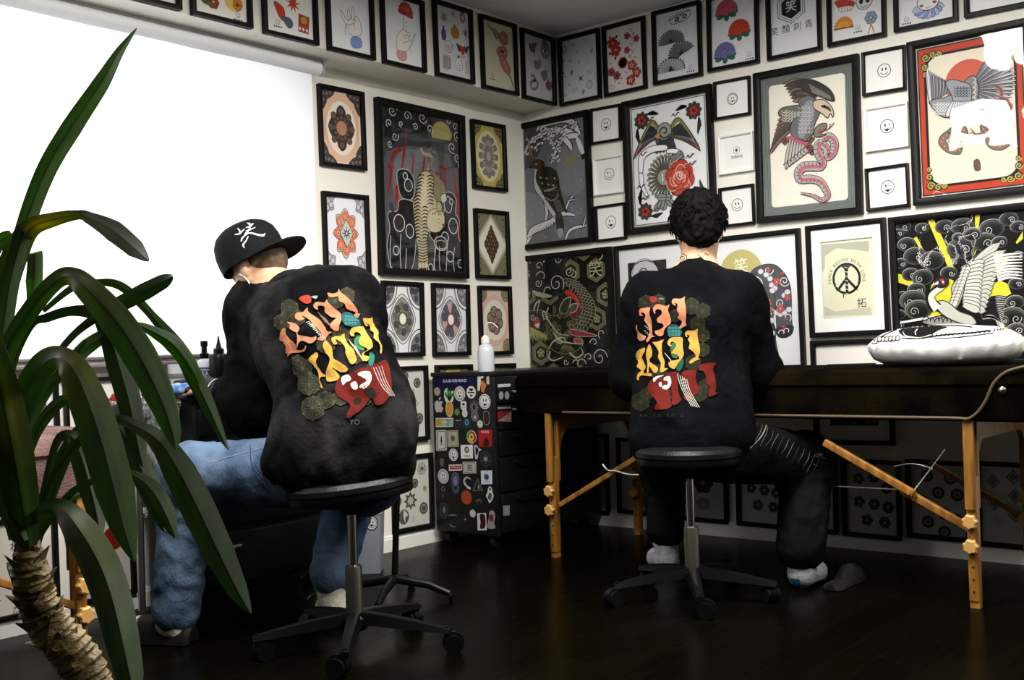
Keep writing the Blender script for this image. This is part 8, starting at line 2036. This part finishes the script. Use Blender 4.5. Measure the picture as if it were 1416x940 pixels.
# bottles
def TB(x, dep): p_ = W(x, 540, dep); return V(p_.x, p_.y, TRZ)
b_ = TB(284, 3.68)
t = lathe_thing('spray_bottle', 'clear bottle with a blue label and a black pump beside the black ink bottle', 'bottle', b_, [
 ('bottle_body', [(.001, 0), (.028, 0), (.030, .005), (.030, .095), (.026, .108), (.014, .116), (.012, .12)], M_MILK),
 ('label_band', [(.0303, .012), (.0308, .013), (.0308, .088), (.0303, .089)], mat('label_navy', (.02, .03, .05), .5)),
 ('pump', [(.001, .118), (.014, .118), (.015, .134), (.009, .138), (.009, .158), (.012, .16), (.012, .176), (.001, .178)], M_PLASTIC)])
bm_ = [c for c in bpy.data.objects if c.parent == t and c.name.startswith('label_band')][0]
a = PixArt(); a.poly([(274, 495), (296, 494), (296, 509), (274, 510)], '2c56a8'); a.text('KAN', 285, 503, 6.5, 'dfe6f2'); a.rect(274, 510.5, 296, 511.8, 'c9ced6'); a.text('SA', 284, 517, 7, 'c9c9cc')
bvx = BVHTree.FromPolygons([Vector(v_.co) + b_ for v_ in bm_.data.vertices], [tuple(f.vertices) for f in bm_.data.polygons]); project(a, bvx, M_STICKER, bm_, 'label_print', .0006)
b_ = TB(304, 3.64)
lathe_thing('ink_bottle', 'black pointed ink bottle nearest the person in the cap', 'bottle', b_, [
 ('bottle_body', [(.001, 0), (.030, 0), (.032, .006), (.032, .115), (.026, .13), (.014, .136)], M_PLASTIC),
 ('bottle_cap', [(.001, .134), (.017, .134), (.017, .148), (.010, .152), (.005, .17), (.002, .19), (.001, .19)], M_PLASTIC)])
b_ = TB(248, 3.66)
lathe_thing('plastic_cup', 'clear white plastic cup on the trolley left of the blue labelled bottle', 'cup', b_, [('cup_wall', [(.001, 0), (.028, 0), (.036, .10), (.0365, .102), (.034, .10), (.026, .004)], M_MILK), ('black_mark', [(.0335, .055), (.0339, .056), (.0353, .07), (.035, .071)], mat('soft_mark', (.15, .15, .15), .7))])
b_ = TB(262, 3.54); mb = MB(); rows = []
for i in range(9):
    u_ = i / 8; rows.append([b_ + V(-.085 + .12 * u_, .0, .022) + V(.004 * math.sin(5 * t + i), .024 * math.cos(t) * (1 - .5 * (2 * u_ - 1) ** 6), .020 * math.sin(t) * (1 + .15 * math.sin(3 * i))) for t in np.linspace(0, 2 * math.pi, 17)[:-1]])
mb.grid(rows, True); mb.add(rows[0], [tuple(range(16))]); mb.add(rows[-1], [tuple(range(16))])
mb.build('tissue_roll', noisy('blue_white_tissue', '3f6fb0', 'c4d4ea', 18, .8, .4, .6), None, label='crumpled blue and white tissue roll on the front edge of the trolley', cat='tissue roll')
# waste bin with a smiling sticker behind the stool
q = W(508, 756, 4.22); q.z = 0
wb = thing('waste_bin', 'grey waste bin with a round smiling sticker, beyond the capped person\'s stool', 'bin', q)
mb = MB(); rows = []
for z, hw_ in ((0, .052), (.22, .062), (.226, .064), (.23, .058), (.22, .056)): rows.append([q + RGT * sx * hw_ + FWD * sy_ * hw_ + UP * z for sx, sy_ in ((-1, -1), (1, -1), (1, 1), (-1, 1))])
mb.grid(rows, True); mb.add(rows[0], [(0, 1, 2, 3)]); wbb = mb.build('bin_body', mat('grey_bin_plastic', (.22, .23, .26), .5), wb, smooth=False)
bvw = BVHTree.FromPolygons([Vector(v_) for v_ in mb.v], mb.f)
a = PixArt(); a.ell(514, 723, 9, 10.5, '141416'); a.ell(514, 723, 7.6, 9, 'd4d4d2'); smiley(a, 514, 723, 6.5, '141416', mouth='t'); project(a, bvw, M_STICKER, wbb, 'smiling_sticker', .0008)
# arm rest stand right of the person in the cap
s0 = W(556, 560, 3.70); sb = V(W(545, 780, 3.72).x, W(545, 780, 3.72).y, 0)
st = thing('arm_rest_stand', 'black pad on a slanting chrome arm right of the person in the cap', 'stand', sb)
MB().tube([W(527, 452, 3.70), W(545, 500, 3.70), W(559, 543, 3.70), W(558, 552, 3.70)], .0045, 10).build('chrome_arm', M_CHROME, st)
MB().tube([W(540, 546, 3.70), W(557, 546, 3.70)], .007, 10).build('chrome_clamp', M_CHROME, st)
R_ = axes((W(572, 584, 3.70) - W(538, 545, 3.70)), FWD); MB().box(W(552, 562, 3.72), (.115, .05, .07), R_, .02).build('pad', M_LEATHER, st)
MB().tube([W(552, 565, 3.74), sb + UP * .06], .011, 12).build('pole', M_PLASTIC, st)
for k in range(4):
    an = k * math.pi / 2 + .5; d_ = V(math.cos(an), math.sin(an), 0); mb = MB(); mb.tube([sb + UP * .07, sb + d_ * .12 + UP * .05, sb + d_ * .19 + UP * .022], [.016, .013, .011], 10); mb.tube([sb + d_ * .19 + UP * .012, sb + d_ * .20 + UP * .012], .014, 12); mb.build('base_arm', M_PLASTIC, st)
# round puffed cushion on the treatment table
pc = W(1308, 497, 3.72); PZ = TZ; pr_ = .262
cu_ = thing('round_cushion', 'shiny white puffed cushion with a black tattoo style print, on the treatment table', 'cushion', (pc.x, pc.y, PZ))
M_SATIN = noisy('white_satin', (.66, .65, .62), (.74, .73, .70), 10, .28, bump=.25, bscale=30, spec=.6)
mb = MB(); rows = []; nA = 120; rr = random.Random(4); ph = [rr.uniform(0, 6.28) for _ in range(4)]
for i, (rf, zf) in enumerate(((.02, .0), (.5, .0), (.80, .004), (.93, .018), (.985, .036), (1.0, .050), (.995, .054), (.98, .060), (.93, .074), (.82, .090), (.62, .101), (.4, .107), (.2, .110), (.02, .111))):
    row = []
    for k in range(nA):
        t = 2 * math.pi * k / nA; pk = (math.sin(23 * t + ph[0]) * .6 + math.sin(37 * t + ph[1]) * .4); w_ = math.exp(-((zf - .05) / .022) ** 2)
        R_q = pr_ * rf * (1 + .018 * pk * w_) * (1 - .03 * math.cos(2 * t)); zz = zf + .005 * pk * w_ + .004 * noise.noise(Vector((rf * 3 * math.cos(t), rf * 3 * math.sin(t), zf * 20)))
        row.append(V(pc.x + R_q * math.cos(t), pc.y + R_q * .92 * math.sin(t), PZ + .003 + max(0, zz) * 1.2))
    rows.append(row)
mb.grid(rows, True); mb.add(rows[0], [tuple(range(nA))]); mb.add(rows[-1], [tuple(range(nA))]); cb = mb.build('cushion_body', M_SATIN, cu_)
bvp = BVHTree.FromPolygons([Vector(v_) for v_ in mb.v], mb.f)
a = PixArt(); a.view(5.531, 1160, 420); p = a.p; k1 = '121214'
a.line(p([(255, 290), (300, 265), (400, 215), (480, 190), (640, 172), (900, 168), (1020, 180)]), 1.2, k1)
a.shape(p([(460, 205), (520, 188), (700, 175), (830, 178), (760, 205), (700, 240), (600, 262), (520, 255), (475, 235)]), k1, None, 1, 4)
a.line(p([(490, 215), (510, 245), (560, 258), (630, 262), (700, 240)]), [1, 2, 1.4], 'dedede'); a.line(p([(610, 185), (585, 215), (590, 240)]), [1, 1.6, 1], 'dedede')
for k in range(7): X, Y = p([(285 + k * 28, 275 - (k % 7) * 1.5)])[0]; a.ell(X, Y, 2.6, 3.6, 'c9c9c9', k1, 1.1, rot=20, n=12)
a.line(p([(480, 262), (600, 268), (720, 250), (850, 235), (1000, 225), (1150, 205)]), [1.2, 2, 2, 1.6], k1); a.line(p([(700, 262), (850, 262), (1000, 248), (1180, 225)]), [.6, 1.2, 1], k1)
for k in range(14): x = 700 + k * 34; a.line(p([(x, 258 - k * 3), (x + 18, 236 - k * 2.4)]), 1.4, k1, 0)
for k in range(9): x = 1180 + k * 24; a.line(p([(x, 215 - k * 5), (x + 16, 195 - k * 4)]), 1.2, k1, 0)
a.line(p([(255, 290), (262, 305), (300, 300)]), 1, k1)
project(a, bvp, M_PRINT, cb, 'cushion_print', .0012)
# slippers below the table
for q_, rt in ((onZ(1166, 808), .4),):
    mb = MB(); d_ = (FWD * .8 + RGT * .6).normalized(); sdv = d_.cross(UP); rows = []
    for u_, w_, h0 in ((-.12, .02, .02), (-.10, .036, .022), (0, .038, .022), (.05, .044, .06), (.10, .044, .052), (.13, .025, .03)): rows.append([V(q_.x, q_.y, 0) + d_ * u_ + sdv * (w_ * math.cos(t)) + UP * max(.003, h0 * max(0, math.sin(t)) + .003) for t in np.linspace(0, 2 * math.pi, 17)[:-1]])
    mb.grid(rows, True); mb.add(rows[0], [tuple(range(16))]); mb.add(rows[-1], [tuple(range(16))]); mb.build('slipper', M_SHOE, None, label='black slipper lying on the floor right of the grey sock', cat='slipper')
# ring lamp on a stand beside the camera; it mirrors in the picture glass
rl = V(.42, 2.50, 1.50); rt = thing('ring_lamp', 'lit ring lamp on a black stand out of view at the left', 'lamp', (rl.x, rl.y, 0))
dv = (V(XW, 1.35, 1.2) - rl).normalized(); n1 = dv.cross(UP).normalized(); n2 = n1.cross(dv)
MB().tube([rl + (n1 * math.cos(t) + n2 * math.sin(t)) * .17 for t in np.linspace(0, 2 * math.pi, 41)[:-1]], .009, 10, closed=True).build('lit_ring', M_TUBE, rt)
MB().tube([(rl.x, rl.y, .02), (rl.x, rl.y, 1.33)], .012, 12).lathe((rl.x, rl.y, 0), [(.001, 0), (.15, 0), (.15, .02), (.02, .03)], 24).build('stand', M_PLASTIC, rt)
# ================================================================== foliage plant in the foreground
m = bpy.data.materials.new('leaf_blade'); m.use_nodes = True; M_LEAF = m; nt, N, L, b_n = nodes_of(m)
at = N.new('ShaderNodeAttribute'); at.attribute_name = 'ink'; L.new(at.outputs['Color'], b_n.inputs['Base Color']); b_n.inputs['Roughness'].default_value = .38; b_n.inputs['Specular IOR Level'].default_value = .8
tl = N.new('ShaderNodeBsdfTranslucent'); vm = N.new('ShaderNodeVectorMath'); vm.operation = 'MULTIPLY'; vm.inputs[1].default_value = (2.2, 2.6, .8); L.new(at.outputs['Color'], vm.inputs[0]); L.new(vm.outputs[0], tl.inputs[0])
ms = N.new('ShaderNodeMixShader'); ms.inputs[0].default_value = .30; o_ = [n for n in N if n.type == 'OUTPUT_MATERIAL'][0]; L.new(b_n.outputs[0], ms.inputs[1]); L.new(tl.outputs[0], ms.inputs[2]); L.new(ms.outputs[0], o_.inputs[0])
M_TRUNK = noisy('scaly_trunk', (.045, .028, .008), (.33, .235, .09), 22, .5, .35, .72, bump=.6, bscale=70, stretch=(1, 1, 2), spec=.3)
PD = 1.36
p0 = W(150, 1030, PD + .02)
pt = thing('foliage_plant', 'tall potted foliage plant with long drooping green leaves and a scaly trunk', 'plant', (p0.x, p0.y, 0))
lrng = random.Random(21)
def leaf(P, dep, fold=.25, shade=1.0, yel=0.0, tw=0.0):
    'P: (x, y, width in photo pixels); dep: one number or a list of distances'
    n0 = len(P); deps = lerp_list(dep, n0) if isinstance(dep, (list, tuple)) else [dep] * n0
    C3 = [W(x, y, d_) for (x, y, w_), d_ in zip(P, deps)]; wd = [w_ / FPX * d_ for (x, y, w_), d_ in zip(P, deps)]
    Q = catmull(C3, 6); n = len(Q); ws = [float(v_) for v_ in np.interp(np.linspace(0, n0 - 1, n), range(n0), wd)]
    rows = []; rows2 = []; cols = []; nc = 9; tint = [lrng.uniform(.65, 1.35) for _ in range(nc)]
    for i, q in enumerate(Q):
        t = (Q[min(i + 1, n - 1)] - Q[max(i - 1, 0)]).normalized(); v_ = (q - V(0, 0, H)).normalized(); s_ = t.cross(v_)
        s_ = s_.normalized() if s_.length > .05 else (rows_s if i else RGT); rows_s = s_; nr = s_.cross(t).normalized()
        an = tw * math.sin(math.pi * i / (n - 1)); s2 = s_ * math.cos(an) + nr * math.sin(an); row = []; r2 = []
        for k in range(nc):
            u_ = -1 + 2 * k / (nc - 1); pz = q + s2 * (ws[i] / 2 * u_) + nr * (ws[i] * fold * (abs(u_) * 1.1 - .4)); row.append(pz); r2.append(pz - nr * .0012)
            g = shade * tint[k] * (1 + .12 * math.sin(i * .7 + k)); yy = yel * max(0, 1 - abs(i / (n - 1) - .5) * 5); edge = .8 if abs(u_) < .1 else 1
            cols.append(((.052 + .28 * yy) * g * edge, (.100 + .16 * yy) * g * edge, (.016 + .03 * yy) * g * edge))
        rows.append(row); rows2.append(r2)
    mb = MB(); mb.grid(rows); mb.grid(rows2)
    def rim(A, B): mb.grid([A, B])
    rim([r_[0] for r_ in rows], [r_[0] for r_ in rows2]); rim([r_[-1] for r_ in rows], [r_[-1] for r_ in rows2])
    o = mb.build('leaf', M_LEAF, pt)
    # colours follow the vertex order of the grids
    allc = cols + cols + [cols[i * nc] for i in range(n)] * 2 + [cols[i * nc + nc - 1] for i in range(n)] * 2
    ca = o.data.color_attributes.new('ink', 'FLOAT_COLOR', 'POINT')
    ca.data.foreach_set('color', [x for c in allc for x in (*c, 1.0)])
    return o
cr0 = (38, 752)
leaf([(22, 745, 18), (-5, 600, 26), (8, 430, 24), (30, 330, 24), (62, 240, 26), (100, 175, 27), (140, 115, 22), (165, 72, 12), (189, 39, 1)], [1.36, 1.5], .2, 1.25)
leaf([(25, 745, 16), (-12, 640, 28), (-14, 520, 34), (2, 415, 36), (22, 350, 34), (42, 316, 26), (72, 304, 20), (108, 297, 13), (125, 302, 18), (155, 318, 30), (185, 342, 26), (206, 361, 2)], [1.36, 1.42, 1.40, 1.30], .22, 1.0, .9)
leaf([(28, 748, 16), (-6, 650, 24), (-10, 560, 26), (12, 480, 25), (45, 425, 25), (78, 388, 24), (100, 383, 28), (122, 400, 36), (160, 442, 44), (192, 490, 46), (220, 545, 40), (238, 595, 24), (243, 622, 2)], [1.36, 1.30, 1.22, 1.20], .2, 1.05, .2)
leaf([(60, 430, 6), (100, 398, 10), (130, 391, 9), (158, 392, 12), (180, 405, 13), (210, 436, 12), (245, 478, 20), (268, 520, 24), (292, 570, 18), (308, 606, 9), (317, 622, 1)], [1.5, 1.48, 1.42], .2, .95)
leaf([(45, 560, 8), (62, 520, 9), (80, 489, 9), (105, 460, 10), (140, 434, 14), (165, 421, 22), (198, 404, 24), (224, 390, 20), (236, 383, 8), (239, 382, 2)], [1.40, 1.36, 1.30], .3, .75)
leaf([(92, 530, 10), (105, 496, 20), (125, 476, 21), (150, 461, 18), (172, 452, 10), (190, 449, 8), (215, 460, 16), (240, 476, 24), (262, 505, 22), (275, 530, 12)], [1.34, 1.44], .25, 1.15)
leaf([(5, 640, 10), (15, 520, 8), (42, 452, 9), (66, 439, 13), (98, 430, 14), (130, 433, 20), (148, 452, 28), (165, 505, 34), (180, 560, 32), (190, 610, 26), (198, 645, 3)], [1.40, 1.38, 1.34], .2, .65)
leaf([(38, 740, 16), (22, 640, 26), (27, 570, 34), (45, 528, 38), (64, 500, 34), (85, 496, 34), (104, 514, 42), (124, 560, 52), (142, 615, 54), (158, 675, 52), (172, 730, 36), (186, 777, 2)], [1.34, 1.18, 1.14], .18, 1.0, .35)
leaf([(40, 756, 22), (30, 690, 46), (16, 610, 54), (2, 540, 48), (-14, 470, 30), (-25, 430, 4)], [1.30, 1.15], .2, 1.0, .3)
leaf([(42, 740, 8), (36, 640, 10), (40, 590, 14), (62, 545, 15), (85, 515, 14), (112, 478, 8), (120, 468, 1)], [1.34, 1.30], .3, 1.1)
leaf([(45, 742, 8), (38, 650, 10), (46, 610, 12), (62, 578, 17), (84, 555, 16), (102, 553, 8), (112, 560, 1)], [1.34, 1.26], .25, 1.1)
leaf([(48, 746, 12), (70, 670, 14), (110, 610, 12), (158, 581, 12), (192, 591, 18), (222, 612, 30), (248, 652, 44), (275, 705, 46), (302, 762, 42), (328, 815, 28), (347, 848, 2)], [1.34, 1.24, 1.20], .2, .7)
leaf([(52, 745, 8), (100, 680, 10), (165, 655, 8), (190, 660, 16), (212, 680, 28), (230, 712, 28), (243, 743, 3)], [1.36, 1.32], .2, .75)
leaf([(44, 752, 10), (50, 716, 14), (66, 702, 20), (88, 706, 32), (112, 735, 46), (138, 780, 52), (156, 830, 50), (168, 880, 46), (180, 935, 36), (190, 985, 4)], [1.32, 1.18, 1.12], .2, .85, .15)
leaf([(44, 750, 8), (54, 714, 9), (72, 700, 9), (100, 688, 9), (128, 676, 8), (135, 674, 1)], [1.34, 1.42], .3, 1.5)
leaf([(20, 600, 10), (30, 500, 12), (46, 385, 16), (49, 350, 19), (47, 390, 22), (40, 428, 3)][2:], 1.56, .2, 1.5)
leaf([(-30, 420, 14), (-10, 350, 18), (6, 330, 20), (16, 322, 8)], 1.5, .2, 1.6)
leaf([(46, 745, 10), (60, 690, 14), (80, 640, 14), (98, 603, 10), (108, 588, 1)], 1.42, .2, .5)
leaf([(50, 744, 12), (75, 620, 10), (98, 603, 18), (112, 630, 30), (124, 670, 32), (134, 712, 24), (140, 745, 2)], [1.42, 1.36], .2, .6)
leaf([(52, 742, 10), (100, 620, 10), (140, 580, 14), (165, 592, 24), (186, 628, 32), (204, 668, 32), (218, 705, 24), (228, 735, 3)], [1.44, 1.38], .2, .65)
leaf([(34, 748, 12), (10, 700, 22), (-12, 640, 24), (-24, 600, 8)], 1.28, .2, .7)
# trunk with leaf scars
tp = [W(38, 745, 1.345), W(42, 790, 1.35), W(50, 826, 1.355), W(66, 862, 1.36), (W(92, 892, 1.365)), W(116, 926, 1.37), W(130, 970, 1.375), p0, V(p0.x, p0.y, .27)]
Q = catmull(tp, 10); n = len(Q); rows = []; rads = [float(v_) for v_ in np.interp(range(n), [0, n * .12, n * .5, n], [.013, .021, .025, .027])]
a_ = V(1, 0, 0)
for i, q in enumerate(Q):
    t = (Q[min(i + 1, n - 1)] - Q[max(i - 1, 0)]).normalized(); a_ = (a_ - t * a_.dot(t)).normalized(); b2 = t.cross(a_); row = []
    for k in range(28):
        an = 2 * math.pi * k / 28; ring = ((i * .37 + .12 * math.sin(2 * an + i * .8)) % 1.0); r_ = rads[i] * (.92 + .22 * ring); row.append(q + (a_ * math.cos(an) + b2 * math.sin(an)) * r_)
    rows.append(row)
trk = MB().grid(rows, True).build('trunk', M_TRUNK, pt)
rr = random.Random(3)
for k in range(22):
    i = 2 + int(k * 1.7); q = Q[i]; t = (Q[i + 1] - Q[i - 1]).normalized(); an = k * 2.4; nr = (a_ - t * a_.dot(t)).normalized(); b2 = t.cross(nr); o_ = nr * math.cos(an) + b2 * math.sin(an); s_ = t.cross(o_); r_ = rads[i]; h_ = rr.uniform(.016, .032); P = []
    for j in range(6):
        u_ = j / 5; w_ = r_ * .95 * (1 - u_) ** .7 + .0006; P.append([q + o_ * (r_ * (.85 + .25 * u_ ** 2)) - t * (h_ * u_ - .006) + s_ * (w_ * x) - o_ * (abs(x) ** 2 * r_ * .45 * (1 - u_)) + o_ * .006 * u_ for x in (-1, -.5, 0, .5, 1)])
    mb = MB(); mb.grid(P); mb.grid([[p_ + o_ * .0015 for p_ in r2] for r2 in P]); mb.build('husk', M_TRUNK, trk)
MB().lathe((p0.x, p0.y, 0), [(.001, 0), (.105, 0), (.112, .01), (.145, .29), (.152, .30), (.152, .315), (.138, .315), (.134, .28), (.001, .275)], 40).build('pot', mat('dark_clay_pot', (.03, .028, .026), .6), pt)
MB().lathe((p0.x, p0.y, .262), [(.001, 0), (.132, 0), (.12, .018), (.05, .024), (.001, .026)], 32).build('soil', noisy('potting_soil', (.01, .007, .004), (.03, .02, .012), 60, .95, bump=.8, bscale=90), pt)
